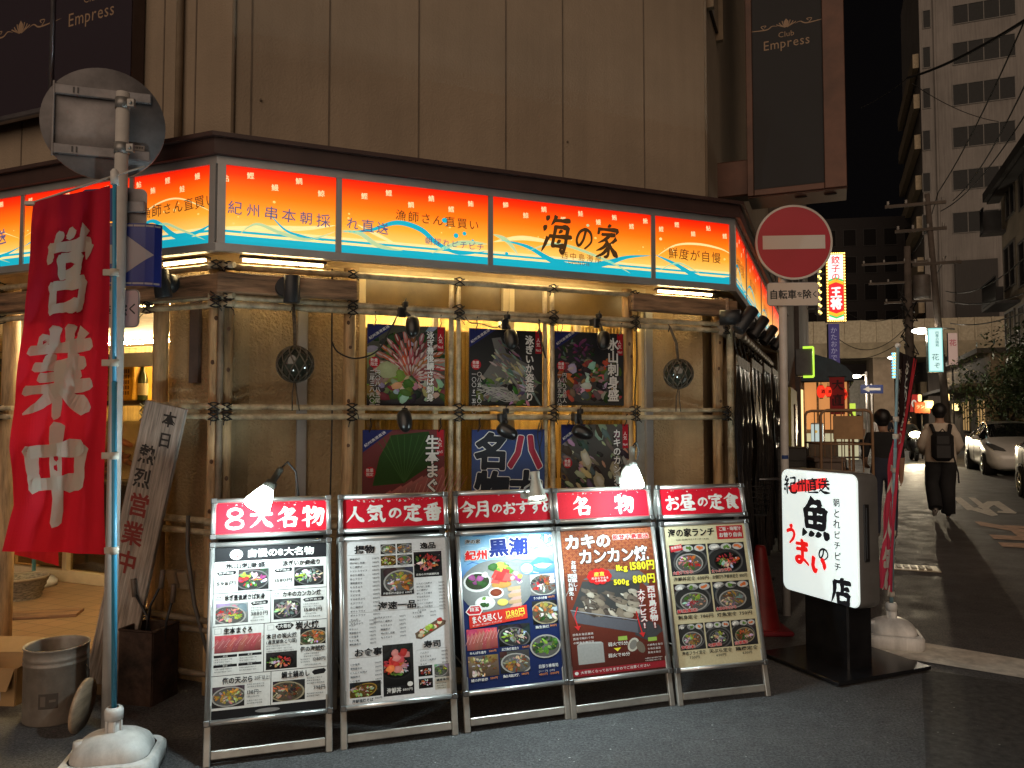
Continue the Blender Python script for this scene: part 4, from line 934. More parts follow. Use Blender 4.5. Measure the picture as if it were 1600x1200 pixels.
def sheet2():
    W, H = .52, .945; s = Sheet(W, H); P = (.66, .66, .67); s.rect(0, 0, W, H, P, 0)
    def head(t, x, y, sz, lx, lw): s.text(t, x, y, sz, BK, .034, 40, jit=.05); s.rect(lx, y + sz * 1.12, lw, .0018, (.25, .25, .25), 2)
    head('揚物', .055, .03, .05, .02, .155); head('逸品', .385, .03, .042, .35, .155)
    listing(s, .03, .105, .145, 17, .0135, 1); listing(s, .36, .275, .145, 9, .0125, 2, lead=1.6)
    for i, (x, y) in enumerate(((.185, .03), (.268, .03), (.185, .1), (.268, .1))): food(s, x, y, .076, .06, ('fry', 'fish', 'noodle', 'rice')[i], 20 + i, n=18); tiny(s, x + .015, y + .0615, .05, 1, .007, i)
    food(s, .182, .175, .165, .165, 'fry', 30, n=24, frame=BK); s.text('海鮮串揚げ盛合せ 650円', .192, .32, .015, WH, .015, 40, wid=.145)
    food(s, .352, .088, .145, .125, 'bowl', 31, n=26); s.rect(.352, .213, .145, .03, BK, 2); s.text('名物の天然真鯛刺身', .36, .22, .014, WH, .015, 40, wid=.12)
    head('海速一品', .165, .375, .048, .02, .485)
    listing(s, .022, .47, .13, 7, .0125, 3, lead=1.75); listing(s, .175, .46, .125, 6, .0125, 4, lead=1.85); listing(s, .335, .448, .12, 2, .0125, 5)
    s.poly([(.345, .575), (.47, .497), (.505, .515), (.5, .535), (.375, .612), (.35, .605)], C_['clay'], 2); rnd = random.Random(5)
    for i in range(22): t = rnd.random(); s.blob(.37 + .11 * t, .578 - .065 * t + rnd.uniform(-.014, .014), .014, C_[rnd.choice(('salmon', 'lime', 'cream', 'green', 'white', 'red'))], 5 + i * .7, rnd)
    head('お食事', .045, .635, .045, .02, .135); head('寿司', .385, .622, .045, .35, .155)
    listing(s, .025, .715, .15, 6, .0125, 6, lead=1.85); listing(s, .365, .685, .14, 4, .0125, 7, lead=1.75)
    s.rect(.182, .628, .15, .29, BK, 1); food(s, .186, .632, .142, .232, 'bowl', 33, L=2, n=34)
    for i in range(16): s.blob(.255 + rnd.uniform(-.05, .05), .705 + rnd.uniform(-.03, .08), .022, C_[rnd.choice(('red', 'tuna', 'salmon', 'red', 'pink'))], 28 + i * .5, rnd)
    s.text('海鮮丼', .198, .872, .032, WH, .025, 40, wid=.07); s.text('880円', .275, .88, .018, WH, .01, 40); s.ell(.312, .86, .014, .014, (.7, .68, .66), 37, 14)
    food(s, .022, .822, .148, .085, 'noodle', 34); s.text('海鮮塩焼そば', .032, .915, .02, BK, .025, 40, wid=.1); s.text('580円', .14, .912, .013, BK, .01, 40)
    food(s, .355, .765, .07, .062, 'sushi', 35, n=16); food(s, .355, .84, .07, .055, 'sushi', 36, n=16); food(s, .435, .765, .075, .075, 'greens', 37, n=14); s.rect(.435, .84, .075, .07, (.5, .47, .4), 1); s.text('鯖棒寿司', .442, .848, .016, BK, .02, 40); tiny(s, .442, .872, .06, 3, .008, 3)
    return s
def sheet3():
    W, H = .52, .945; s = Sheet(W, H)
    s.grad(0, 0, W, .36, [(0, (.12, .33, .55)), (.3, (.3, .47, .63)), (.45, (.2, .4, .62)), (.75, (.05, .13, .35)), (1, (.01, .02, .09))], 0, 1); s.rect(0, .36, W, H - .36, NAVY, 0)
    rnd = random.Random(2)
    for i in range(40):
        y = rnd.uniform(.0, .3); x = rnd.uniform(0, .45); s.line([(x, y), (x + .03, y - rnd.uniform(0, .015)), (x + .07, y)], rnd.uniform(.002, .008), (.45, .6, .75) if i % 2 else (.04, .12, .33), 1 + i * .05, (0,))
    s.text('海の家', .03, .03, .028, BK, .03, 40, out=(WH, .09)); 
    s.text('紀州', .025, .1, .062, (.62, .02, .02), .045, 40, out=(WH, .1)); s.text('黒潮', .155, .03, .118, (.008, .018, .12), .045, 40, sx=.95, out=(WH, .085), jit=.04); s.text('祭り', .375, .015, .085, WH, .05, 40, out=((.02, .06, .3), .1), jit=.05)
    # whole dish, a clay platter of sashimi
    s.ell(.19, .335, .2, .17, (.16, .17, .17), 10, 30, c2=(.3, .3, .29)); s.ell(.085, .30, .075, .062, (.6, .6, .58), 12, 22); s.ell(.085, .297, .065, .05, (.03, .04, .02), 13, 22)
    for i in range(10): s.blob(.085 + rnd.uniform(-.045, .045), .29 + rnd.uniform(-.04, .03), .02, C_[rnd.choice(('dgreen', 'purple', 'white', 'dgreen'))], 14 + i * .6, rnd)
    for i in range(12): s.blob(.215 + rnd.uniform(-.055, .055), .235 + rnd.uniform(-.035, .012), .026, C_[rnd.choice(('lime', 'green', 'dgreen'))], 20 + i * .4, rnd)
    for i, (x, y) in enumerate(((.19, .258), (.235, .25), (.185, .29), (.225, .285), (.205, .272), (.25, .28))): s.poly([(x - .03, y + .02), (x - .005, y - .028), (x + .03, y - .012), (x + .018, y + .03)], [(.42, .045, .04), (.33, .03, .03), (.5, .08, .07)][i % 3], 25 + i * .5)
    s.ell(.215, .325, .055, .022, (.4, .22, .06), 24)
    for i in range(9): s.blob(.3 + rnd.uniform(-.03, .03), .28 + rnd.uniform(-.02, .04), .016, C_[rnd.choice(('purple', 'pink', 'white', 'gold'))], 29 + i * .5, rnd)
    s.ell(.182, .375, .042, .034, (.68, .67, .64), 30, 20); s.ell(.182, .372, .033, .023, (.16, .03, .015), 31, 20, c2=(.25, .06, .03))
    for i in range(6): s.poly([(.245 + .028 * (i % 2), .345 + i * .021), (.32, .34 + i * .021), (.315, .365 + i * .021), (.25, .37 + i * .02)], [(.45, .3, .17), (.5, .32, .28)][i % 2], 31 + i * .4)
    s.ell(.12, .432, .055, .042, (.6, .6, .58), 32, 18); [s.blob(.11 + rnd.uniform(-.03, .03), .43 + rnd.uniform(-.02, .02), .017, C_[rnd.choice(('green', 'white', 'dgreen'))], 33 + i * .4, rnd) for i in range(8)]; s.ell(.215, .435, .03, .022, (.6, .5, .12), 33, 14)
    s.poly([(.385, .2), (.43, .165), (.49, .175), (.52, .205), (.48, .245), (.42, .24)], (.06, .16, .32), 8); s.poly([(.40, .215), (.45, .205), (.51, .215), (.47, .24), (.43, .236)], (.55, .62, .66), 9)
    s.ell(.362, .235, .04, .04, (.04, .2, .4), 10, 20); s.ell(.362, .235, .035, .035, (.35, .6, .72), 11, 20); s.text('7月', .34, .207, .026, WH, .04, 40, out=(NAVY, .09)); s.text('限定', .338, .236, .022, WH, .04, 40, out=(NAVY, .09))
    def dish(x, y, w, h, kind, seed, name): food(s, x, y, w, h, kind, seed, 12, 24); s.text(name, x + .01, y + h + .008, .018, WH, .02, 40, wid=w * .55); s.text('580円', x + w - .05, y + h + .006, .015, (.7, .25, .04), .01, 40)
    dish(.375, .275, .14, .135, 'lees', 41, 'うつぼの唐煮'); dish(.375, .445, .14, .145, 'grill', 42, '鮪生姜焼'); 
    s.poly([(.012, .478), (.04, .44), (.09, .44), (.105, .475), (.09, .5), (.03, .5)], WH, 34); s.poly([(.018, .478), (.043, .446), (.087, .446), (.098, .474), (.087, .494), (.033, .494)], (.5, .02, .03), 35); s.text('目玉', .033, .452, .026, WH, .03, 42)
    s.poly([(.03, .498), (.345, .462), (.345, .545), (.03, .58)], (.55, .03, .02), 33); s.text('まぐろ尽くし', .04, .508, .047, WH, .035, 42, rot=-.1, wid=.165); s.text('1280円', .22, .485, .046, (.8, .65, .08), .025, 42, rot=-.1, wid=.11); s.text('(税込1408円)', .222, .522, .019, (.8, .65, .08), .01, 42, rot=-.1, wid=.1); s.text('まぐろ造り・まぐろ山かけ・まぐろレアカツ', .045, .558, .012, WH, .005, 42, rot=-.1, wid=.16)
    dish(.012, .585, .162, .125, 'tuna', 43, 'かんぱち造り'); dish(.182, .575, .172, .13, 'squid', 44, '太刀魚焼霜造り'); dish(.012, .745, .16, .125, 'roll', 45, '鱧の梅香揚'); dish(.18, .735, .16, .13, 'fish', 46, '鮎塩焼')
    food(s, .345, .63, .175, .18, 'greens', 47, 30, 22, round_=True); s.text('目張り棒寿司', .385, .835, .024, WH, .015, 42, wid=.11); s.text('[ハーフ]  [1本]', .385, .868, .013, WH, 0, 42); s.text('480円  880円', .385, .886, .016, (.7, .25, .04), .01, 42, wid=.11)
    return s
def sheet4():
    W, H = .52, .945; s = Sheet(W, H); s.grad(0, 0, W, H, [(0, (.2, .05, .022)), (.5, (.16, .035, .02)), (1, (.07, .015, .012))], 0, 1)
    for j in range(15):
        for i in range(14):
            x = (i + (j % 2) * .5) * .04; y = .02 + j * .02
            if x < W - .018 and y < .32: [s.line([(x + q * math.cos(a), y + q * -math.sin(a)) for a in [k * .63 for k in range(6)]], .0022, (.42, .14, .05), 1 + q * 5) for q in (.016, .009)]
    s.text('カキの', .02, .03, .1, WH, .05, 40, wid=.26, out=(BK, .075), jit=.05); s.text('能登半島直送', .29, .045, .035, (.6, .03, .03), .04, 40, wid=.21, out=(WH, .09)); s.text('カンカン焼', .09, .13, .1, WH, .04, 40, wid=.395, out=(BK, .075), jit=.05)
    # tin of oysters
    s.poly([(.105, .33), (.2, .27), (.42, .29), (.47, .34), (.47, .42), (.42, .36)], (.12, .12, .13), 5); s.poly([(.03, .52), (.1, .34), (.42, .36), (.40, .575)], (.05, .05, .05), 6); s.poly([(.02, .515), (.38, .615), (.38, .70), (.045, .60)], (.11, .11, .13), 7); s.poly([(.38, .615), (.41, .55), (.43, .6), (.38, .70)], (.06, .06, .07), 7); s.line([(.02, .518), (.38, .617), (.42, .5)], .006, (.3, .3, .33), 34)
    rnd = random.Random(8)
    for i in range(46):
        x = rnd.uniform(.1, .38); y = rnd.uniform(.40, .60); y = min(y, .52 + (x - .06) * .2); x = max(x, .09 + (.56 - y) * -.1)
        s.blob(x, y, rnd.uniform(.025, .05), rnd.choice([(.2, .16, .12), (.13, .1, .08), (.33, .28, .22), (.08, .06, .05), (.42, .37, .3)]), 8 + i * .5, rnd, rnd.uniform(.4, .7), rnd.uniform(.2, 1))
    for i in range(30):
        x = rnd.uniform(.1, .37); y = rnd.uniform(.42, .6); y = min(y, .5 + (x - .06) * .2); s.blob(x, y, rnd.uniform(.006, .015), rnd.choice([(.5, .46, .4), (.05, .04, .03)]), 32 + i * .1, rnd, .4, rnd.uniform(0, 2))
    s.poly([(.40, .60), (.5, .66), (.52, .7), (.44, .76), (.36, .71)], (.055, .055, .06), 4)
    for i in range(10): a = i * .628; s.ell(.195 + .05 * math.cos(a), .315 + .035 * math.sin(a), .02, .02, (.55, .02, .02), 36, 10)
    s.ell(.195, .315, .055, .04, (.55, .02, .02), 36.3); s.text('産直', .165, .285, .03, (.8, .65, .08), .02, 42); s.text('だからできる', .15, .318, .016, WH, .02, 42); s.text('この価格', .168, .335, .016, WH, .02, 42)
    YE = (.82, .72, .04)
    s.text('1kg', .285, .24, .052, YE, .045, 42, wid=.075, out=(BK, .08)); s.text('1580円', .365, .225, .07, YE, .045, 42, wid=.15, out=(BK, .075)); s.text('500g', .27, .335, .048, YE, .045, 42, wid=.09, out=(BK, .08)); s.text('880円', .38, .315, .068, YE, .045, 42, wid=.13, out=(BK, .075))
    s.text('お席で酒蒸し!', .045, .2, .028, WH, .02, 42, vert=True, out=(BK, .05)); s.text('売切れ御免!', .02, .285, .028, WH, .02, 42, vert=True, out=(BK, .05))
    s.text('西中島名物!', .455, .4, .046, WH, .04, 42, vert=True, out=((.5, .02, .03), .09)); s.text('大サービス!', .398, .42, .042, WH, .04, 42, vert=True, out=((.5, .02, .03), .09))
    for pts in ([(.06, .5), (.04, .56), (.05, .62)], [(.38, .56), (.39, .64), (.40, .7)]): s.line(pts, .006, (.6, .03, .03), 38); x, y = pts[-1]; s.poly([(x - .016, y), (x + .018, y), (x + .004, y + .03)], (.6, .03, .03), 38)
    tiny(s, .02, .665, .14, 3, .016, 3, WH); s.rect(.04, .74, .14, .12, (.33, .33, .32), 3); s.poly([(.04, .74), (.06, .725), (.17, .73), (.18, .74)], (.45, .45, .44), 4)
    s.rect(.265, .71, .05, .026, (.3, .45, .08), 5); s.text('弱火で5分', .205, .74, .027, WH, .02, 42, wid=.11); s.poly([(.235, .78), (.275, .78), (.255, .802)], YE, 5); s.text('弱火で10分', .2, .81, .027, WH, .02, 42, wid=.12)
    s.ell(.345, .77, .03, .045, (.5, .47, .4), 5, 14, .4); s.ell(.345, .77, .02, .032, (.2, .19, .17), 6, 14, .4); s.ell(.385, .79, .022, .04, (.16, .13, .1), 7, 12, -.3); s.rect(.43, .735, .05, .024, (.3, .45, .08), 5); tiny(s, .42, .775, .1, 3, .015, 6, WH); tiny(s, .40, .86, .11, 2, .009, 6, WH)
    s.rect(0, .89, W, .04, (.3, .02, .03), 5); s.text('大変熱くなっておりますのでご注意ください', .045, .898, .02, WH, .01, 42, wid=.38); s.ell(.025, .91, .01, .01, WH, 6)
    return s
def sheet5():
    W, H = .52, .945; s = Sheet(W, H); P = (.62, .56, .36); s.rect(0, 0, W, H, P, 0)
    s.text('海の家ランチ', .025, .022, .06, BK, .032, 40, wid=.295); s.text('11:30~15:00(ラストオーダー14:30)', .07, .093, .015, BK, .008, 40, wid=.21)
    s.rect(.335, .015, .17, .095, (.48, .03, .035), 2); s.text('ご飯・味噌汁', .348, .022, .03, WH, .025, 40, wid=.145); s.text('お替り自由', .345, .063, .034, WH, .03, 40, wid=.15)
    def set_(x, y, w, h, kind, seed, name, price, tag_):
        food(s, x, y, w, h, 'sashimi', seed + 50, 2, 0); s.rect(x, y, w, h, (.025, .025, .028), 2.5); r = random.Random(seed)
        for i, (dx, k) in enumerate(((.18, 'white'), (.5, 'green'), (.82, 'salmon'))): s.ell(x + w * dx, y + h * .13, w * .15, h * .11, (.5, .5, .49), 3 + i, 16, c2=(.6, .6, .58)); [s.blob(x + w * (dx + r.uniform(-.07, .07)), y + h * (.13 + r.uniform(-.03, .03)), w * .045, C_[k], 6 + i + j * .2, r) for j in range(4)]
        food(s, x + w * .1, y + h * .2, w * .8, h * .76, kind, seed, 9, 26, round_=True)
        s.text(tag_, x + .004, y + h - .03, .024, (.6, .04, .05), .03, 44, rot=-.05, wid=w * .55, out=(WH, .08))
        s.text(name + ' ' + price, x + w * .02, y + h + .008, .028, BK, .02, 40, wid=w * .95) if w > .2 else (s.text(name, x + .006, y + h + .006, .027, BK, .02, 40, wid=w * .92), s.text(price, x + w * .3, y + h + .038, .02, BK, .01, 40, wid=w * .4))
    set_(.025, .135, .23, .21, 'rice', 61, '海鮮丼定食', '600円', '大盛りできる!'); set_(.265, .135, .235, .21, 'bowl', 62, 'お値打ち海鮮丼定食', '880円', 'たっぷり海鮮!')
    s.poly([(.028, .145), (.1, .13), (.108, .17), (.032, .185)], (.6, .04, .05), 45); s.text('数量限定', .035, .147, .02, WH, .02, 47, rot=-.15, wid=.065)
    set_(.025, .4, .23, .2, 'saba', 63, '刺身定食', '780円', '鮮魚直送!'); set_(.265, .4, .235, .2, 'fish', 64, '焼魚定食', '750円', '本日のおさかな')
    set_(.025, .665, .155, .17, 'fry', 65, '海老フライ定食', '730円', '海老3本!'); set_(.188, .665, .155, .17, 'squid', 66, '天ぷら定食', '650円', '旬野菜!'); set_(.351, .665, .155, .17, 'grill', 67, '鶏唐定食', '630円', '自家製!')
    return s

# ---------------------------------------------------------------- sandwich boards
m_alu = mat('snap_frame_alu', (.55, .55, .54), .32, .75, var=.06)
m_leg = mat('leg_alu', (.42, .41, .38), .42, .6, var=.12, vs=7)
m_dk = mat('board_back', (.02, .02, .02), .6)
def header(words, size, x, y, adv, wear, scales=None):
    W, H = .52, .172; s = Sheet(W, H); s.rect(0, 0, W, H, (.52, .008, .022), 0); s.brush(words, x, y, size, (.72, .72, .69), 15, 10, adv, scales=scales)
    rnd = random.Random(len(words) * 3 + int(size * 1000)); PP = (.62, .6, .57)
    for i in range(wear):                                                # torn and rubbed spots
        u = rnd.random(); cx, cyy = (rnd.uniform(.03, .49), rnd.uniform(.004, .022)) if u < .8 else (rnd.uniform(.03, .49), rnd.uniform(.02, .16))
        s.blob(cx, cyy, rnd.uniform(.0015, .007) * (1 if u < .8 else .4), PP, 22 + i * .05, rnd, rnd.uniform(.3, .8), rnd.uniform(-.3, .3), 7)
    return s
BOARDS = [
 ((316, 1201), (520, 1175), header('8大名物', .115, .03, .03, 1.06, 22), sheet1, 'sandwich board headed with a big numeral 8, black and white menu of eight dishes'),
 ((534, 1173), (716, 1149), header('人気の定番', .098, .012, .04, 1.03, 60, [1, 1.05, .8, 1.05, 1.05]), sheet2, 'sandwich board with grey text menu of fried dishes and sushi under a torn red header'),
 ((728, 1146), (892, 1124), header('今月のおすすめ', .083, .012, .045, .92, 14, [1.2, 1.15, .8, .95, .95, .95, .95]), sheet3, 'sandwich board with blue sea poster of the monthly specials, lit by the silver lamp'),
 ((895, 1125), (1055, 1103), header('名　物', .118, .075, .03, 1.03, 20), sheet4, 'sandwich board with brown poster of a tin full of oysters'),
 ((1062, 1104), (1205, 1088), header('お昼の定食', .097, .03, .042, .97, 12, [1, 1.1, .8, 1.1, 1.1]), sheet5, 'sandwich board with cream lunch menu of seven set meals, nearest the glowing box sign'),
]
LEAN = math.atan2(.27, 1.165); SL = 1.196
board_pos = []
for i, (pl, pr, hd, sh, lab) in enumerate(BOARDS):
    A, Bp = at_z(*pl), at_z(*pr); c = (A + Bp) / 2; rz = math.atan2(Bp.y - A.y, Bp.x - A.x); BW = (Bp - A).length + (.008 if i else 0)
    t = thing('sandwich_board', lab, 'sandwich board', (c.x, c.y, 0), rz, 'sandwich boards in a row before the corner'); board_pos.append((c, rz))
    Tm = Matrix.Rotation(-LEAN, 4, 'X')                                     # v runs up the slope
    k = BW / 2 - .016
    for sx in (-1, 1):
        mb = MB(); mb.M = Tm; mb.box((sx * k, .012, .13), (.03, .024, .26), .004); mb.build('leg', m_leg, t)
        mb = MB(); mb.M = Matrix.Translation((0, .54, 0)) @ Matrix.Rotation(LEAN, 4, 'X'); mb.box((sx * k, 0, SL / 2), (.03, .022, SL), .004); mb.build('rear_leg', m_leg, t)
    mb = MB(); mb.M = Tm; mb.box((0, .012, .047), (BW - .064, .02, .038), .004); mb.build('bottom_rail', m_leg, t)
    def frame(v0, v1, name):
        f = MB(); f.M = Tm; r = .0125
        for sx in (-1, 1): f.tube([(sx * (BW / 2 - r), 0, v0 + r), (sx * (BW / 2 - r), 0, v1 - r)], r, 12)
        for v in (v0 + r, v1 - r): f.tube([(-BW / 2 + 2 * r, 0, v), (BW / 2 - 2 * r, 0, v)], r, 12)
        o = f.build(name, m_alu, t)
        for sx in (-1, 1):
            for v in (v0 + r, v1 - r): cb = MB(); cb.M = Tm; cb.box((sx * (BW / 2 - r), -.002, v), (.027, .029, .027), .004); cb.build('corner_joint', mat('corner_steel', (.2, .2, .2), .35, .8), o)
        bp = MB(); bp.M = Tm; bp.box((0, .008, (v0 + v1) / 2), (BW - .03, .008, v1 - v0 - .03)); bp.build('backing', m_dk, o)
    frame(1.0, SL, 'header_frame'); frame(.17, .985, 'poster_frame')
    for s, v1, v0, nm in ((hd, SL - .022, 1.022, 'header_sheet'), (sh(), .963, .192, 'menu_sheet')):
        sx, sz = (BW - .046) / s.w, (v1 - v0) / s.h
        s.build(nm, m_print, t, M=Tm @ Matrix.Translation((-(BW - .046) / 2, .003, v1)) @ Matrix.Diagonal((sx, 1, sz, 1)))
    mb = MB(); mb.M = Matrix.Translation((0, .54, 0)) @ Matrix.Rotation(LEAN, 4, 'X'); mb.box((0, .0, .62), (BW - .064, .008, .9)); mb.box((0, 0, .047), (BW - .064, .02, .038)); mb.build('rear_panel', m_dk, t)
    mb = MB(); 
    for sx in (-1, 1): mb.tube([(sx * k, .06, .3), (sx * k, .44, .3)], .004, 6)
    mb.build('stay', m_leg, t)

# ---------------------------------------------------------------- posters hung on the lattice
def poster(pts, lab, fn, m=None):
    d = .125; xs_ = [CH.px(x, y, d) for x, y in pts]; xa = (xs_[0][0] + xs_[3][0]) / 2; xb = (xs_[1][0] + xs_[2][0]) / 2; zt = (xs_[0][1] + xs_[1][1]) / 2; zb = (xs_[2][1] + xs_[3][1]) / 2
    W, H = xb - xa, zt - zb; s = Sheet(W, H); fn(s, W, H)
    t = thing('hanging_poster', lab, 'poster', CH.w(xa, d, zt), CH.a, 'posters hung on the bamboo lattice')
    s.build('poster_sheet', m_print, t)
    mb = MB(); mb.box((W / 2, .003, -H / 2), (W, .004, H)); mb.build('backing', m_dk, t)
    for x in (.04, W - .04): mb = MB(); mb.tube([(x, -.002, -.015), (x + .01, -.02, .02), (x, -.03, .06), (x, -.05, .07)], .004, 5); mb.build('tie', m_cord, t)
def ribbon(s, W, H, t1, price=None, rib=True, no='No3'):
    s.poly([(0, .0), (W * .36, 0), (0, H * .25)], (.015, .02, .10), 34) if rib else None
    if rib: s.text('紀州漁港直送', .005, H * .165, .02, WH, .005, 46, rot=-.6, wid=W * .3)
    s.rect(W * .9, 0, W * .085, H * .3, (.33, .01, .02), 34); s.text('人気', W * .91, H * .09, .03, WH, .0, 46, vert=True); s.text(no, W * .905, H * .23, .024, WH, .01, 46, wid=W * .07)
    n = len(t1); s.text(t1, W * .755, H * .06, min(.092, H * .9 / n / 1.0), WH, .03, 46, vert=True, gap=.98, out=(BK, .075))
    s.ell(W * .09, H * .47, .034, .034, (.4, .01, .02), 34, 16); s.text('数量', W * .09 - .025, H * .47 - .025, .023, WH, .01, 46); s.text('限定', W * .09 - .025, H * .47, .023, WH, .01, 46)
    if price: s.text(price, W * .03, H * .56, .034, WH, .0, 46, vert=True, out=(BK, .04)); s.text(price[::-1], W * .1, H * .56, .034, WH, .0, 46, vert=True, out=(BK, .04))
def mess(s, n, xr, yr, rr, pal, L, r, asp=(.3, .8), dim=.55, dirn=None):
    for i in range(n):
        x, y = r.uniform(*xr), r.uniform(*yr); c = pal[int(x * 23 + y * 17) % len(pal)] if r.random() < .5 else r.choice(pal)
        s.blob(x, y, r.uniform(*rr), tuple(q * dim * r.uniform(.4, 1.2) for q in (C_[c] if isinstance(c, str) else c)), L + i * 9 / n, r, r.uniform(*asp), dirn(x, y) + r.uniform(-.4, .4) if dirn else r.uniform(-1.2, 1.2), 7)
def p_saba(s, W, H):
    r = random.Random(3); s.grad(0, 0, W, H, [(0, (.06, .065, .05)), (.6, (.07, .06, .045)), (.93, (.03, .025, .025)), (1, (.015, .015, .02))], 0); s.clip = (0, 0, W, H)
    mess(s, 60, (0, W), (0, H * .5), (.02, .06), ('dgreen', 'green', 'grey', 'white', 'dgreen', 'dark'), 2, r)
    cx, cy = W * .55, H * .5
    for k in range(5):
        for i in range(15): a = -3.3 + i * .26 + k * .1; q = .2 - k * .035; x, y = cx + q * math.cos(a), cy + q * .9 * math.sin(a) + .02 * k; c = C_[('pink', 'tuna', 'pink', 'salmon')[(i + k) % 4]]; s.blob(x, y, .045, tuple(u * r.uniform(.35, .7) for u in c), 11 + k * 2 + i * .1, r, .36, a, 8); s.blob(x + .012 * math.cos(a), y + .012 * math.sin(a), .03, (.42, .36, .33), 11.1 + k * 2 + i * .1, r, .16, a, 6)
    mess(s, 70, (0, W), (H * .66, H * .94), (.015, .05), ('cream', 'lime', 'tuna', 'white', 'green', 'cream', 'dark', 'pink'), 22, r)
    s.blob(W * .27, H * .56, .07, (.3, .33, .18), 31, r, .8, .2, 10); s.blob(W * .42, H * .62, .05, (.12, .2, .03), 32, r, .7, 1.0, 7); s.clip = None
    ribbon(s, W, H, '泳ぎ豊後鯖さば刺身', '二尾三八八〇円')
def p_squid(s, W, H):
    r = random.Random(4); s.grad(0, 0, W, H, [(0, (.012, .012, .014)), (.5, (.03, .03, .03)), (1, (.02, .02, .018))], 0); s.clip = (0, 0, W, H)
    s.poly([(W * .3, H * .12), (W * .42, H * .1), (W * .5, H * .3), (W * .8, H * .45), (W * .95, H * .7), (W * .75, H * .95), (W * .3, H * .95), (W * .12, H * .7), (W * .36, H * .35)], (.13, .13, .125), 3)
    for i in range(110): t = r.random(); x = W * (.36 + .5 * t) + r.gauss(0, .03); y = H * (.36 + .42 * t) + r.gauss(0, .06); s.blob(x, y, r.uniform(.012, .05), tuple(q * r.uniform(.4, 1.1) for q in r.choice([(.3, .3, .29), (.4, .4, .38), (.14, .14, .14), (.24, .21, .19)])), 5 + i * .13, r, .2, r.uniform(.2, 1.1), 7)
    mess(s, 60, (W * .1, W * .8), (H * .66, H * .97), (.01, .04), ('grey', 'shell', 'white', 'dark', 'green'), 20, r, (.2, .5))
    for i in range(18): s.line(spline([(W * r.uniform(.1, .5), H * r.uniform(.7, .9)), (W * r.uniform(.3, .6), H * r.uniform(.75, .95)), (W * r.uniform(.5, .7), H * .93)], 8), .005, (.3, .29, .27), 29 + i * .1)
    s.ell(W * .55, H * .76, .02, .024, (.015, .015, .015), 31, 12); s.clip = None
    ribbon(s, W, H, '泳ぎいか姿造り', '一〇〇g一五八〇')
def p_platter(s, W, H):
    r = random.Random(5); s.grad(0, 0, W, H, [(0, (.02, .02, .025)), (1, (.03, .03, .03))], 0); s.ell(W * .5, H * .7, W * .48, H * .27, (.05, .05, .05), 2, 26); s.clip = (0, 0, W, H)
    mess(s, 60, (W * .04, W * .55), (H * .1, H * .42), (.012, .035), ('purple', 'dark', 'purple', 'dgreen', 'grey'), 4, r, (.2, .5)); mess(s, 120, (W * .05, W * .95), (H * .38, H * .9), (.015, .05), ('pink', 'white', 'salmon', 'green', 'shell', 'dark', 'cream', 'dgreen', 'dark', 'tuna'), 13, r, (.3, .8), .6); s.clip = None
    ribbon(s, W, H, '氷山刺身盛', '一人前五九八円', no='No1')
def p_tuna(s, W, H):
    r = random.Random(6); s.rect(0, 0, W, H, (.13, .03, .03), 0); s.clip = (0, 0, W, H); s.poly([(W * .12, H * .62), (W * .2, H * .3), (W * .34, H * .06), (W * .8, H * .02), (W * .92, H * .35), (W * .5, H * .6)], (.02, .05, .01), 3)
    for i in range(9): s.line([(W * .5, H * .6), (W * (.14 + i * .09), H * .06)], .004, (.035, .085, .02), 4)
    for i in range(8):
        x = W * (-.05 + .13 * i); y = H * (.98 - .05 * i); c = (.27 + r.uniform(-.04, .04), .085, .075)
        s.face([(x, y + .25), (x + .02, y - .06), (x + .2, y - .17), (x + .26, y - .08), (x + .18, y + .25)], [tuple(q * .55 for q in c), c, tuple(q * 1.25 for q in c), c, tuple(q * .5 for q in c)], 6 + i)
        for j in range(6): s.line([(x + .03 + j * .02, y + .1), (x + .1 + j * .025, y - .1 + j * .01)], .0035, (.4, .18, .15), 15)
    s.clip = None; ribbon(s, W, H, '生本まぐろ', no='No5')
def p_blue(s, W, H):
    s.grad(0, 0, W, H, [(0, (.02, .035, .13)), (.45, (.05, .08, .2)), (1, (.02, .035, .13))], 0)
    z = W * .46
    for t, x, y, c in (('八', .5, .04, (.35, .03, .06)), ('大', .5, .5, (.02, .022, .03)), ('名', .04, .04, (.02, .022, .03)), ('物', .04, .5, (.02, .022, .03))): s.text(t, x * W, y * H, z, c, .05, 40, out=(WH, .072), jit=.06)
def p_oyster(s, W, H):
    r = random.Random(7); s.grad(0, 0, W, H, [(0, (.08, .075, .07)), (1, (.03, .027, .024))], 0); s.clip = (0, 0, W, H)
    mess(s, 150, (0, W), (0, H), (.015, .06), ((.1, .08, .06), (.05, .04, .035), (.4, .36, .28), (.5, .46, .36), (.2, .17, .13), (.02, .02, .02)), 2, r, (.25, .6), .8, lambda x, y: .8)
    for x, y in ((.35, .42), (.55, .7), (.8, .6)): s.blob(W * x, H * y, .08, (.3, .26, .17), 13, r, .5, 1.2, 12); s.blob(W * x + .005, H * y, .05, (.4, .37, .3), 14, r, .5, 1.2, 10)
    s.clip = None; ribbon(s, W, H, 'カキのカンカン焼', no='No4')
poster([(574, 506), (695, 511), (695, 634), (573, 634)], 'hanging poster of pink sashimi petals with a black clip lamp over its top', p_saba)
poster([(733, 514), (848, 517), (847, 634), (733, 634)], 'hanging poster of a white squid on black, middle of the upper row', p_squid)
poster([(867, 518), (975, 521), (974, 633), (867, 634)], 'hanging poster of a mixed sashimi platter on black', p_platter)
poster([(567, 671), (695, 672), (694, 810), (565, 812)], 'hanging poster of red tuna slices on a green leaf', p_tuna)
poster([(737, 671), (851, 671), (851, 800), (737, 800)], 'blue hanging poster of four big outlined characters', p_blue)
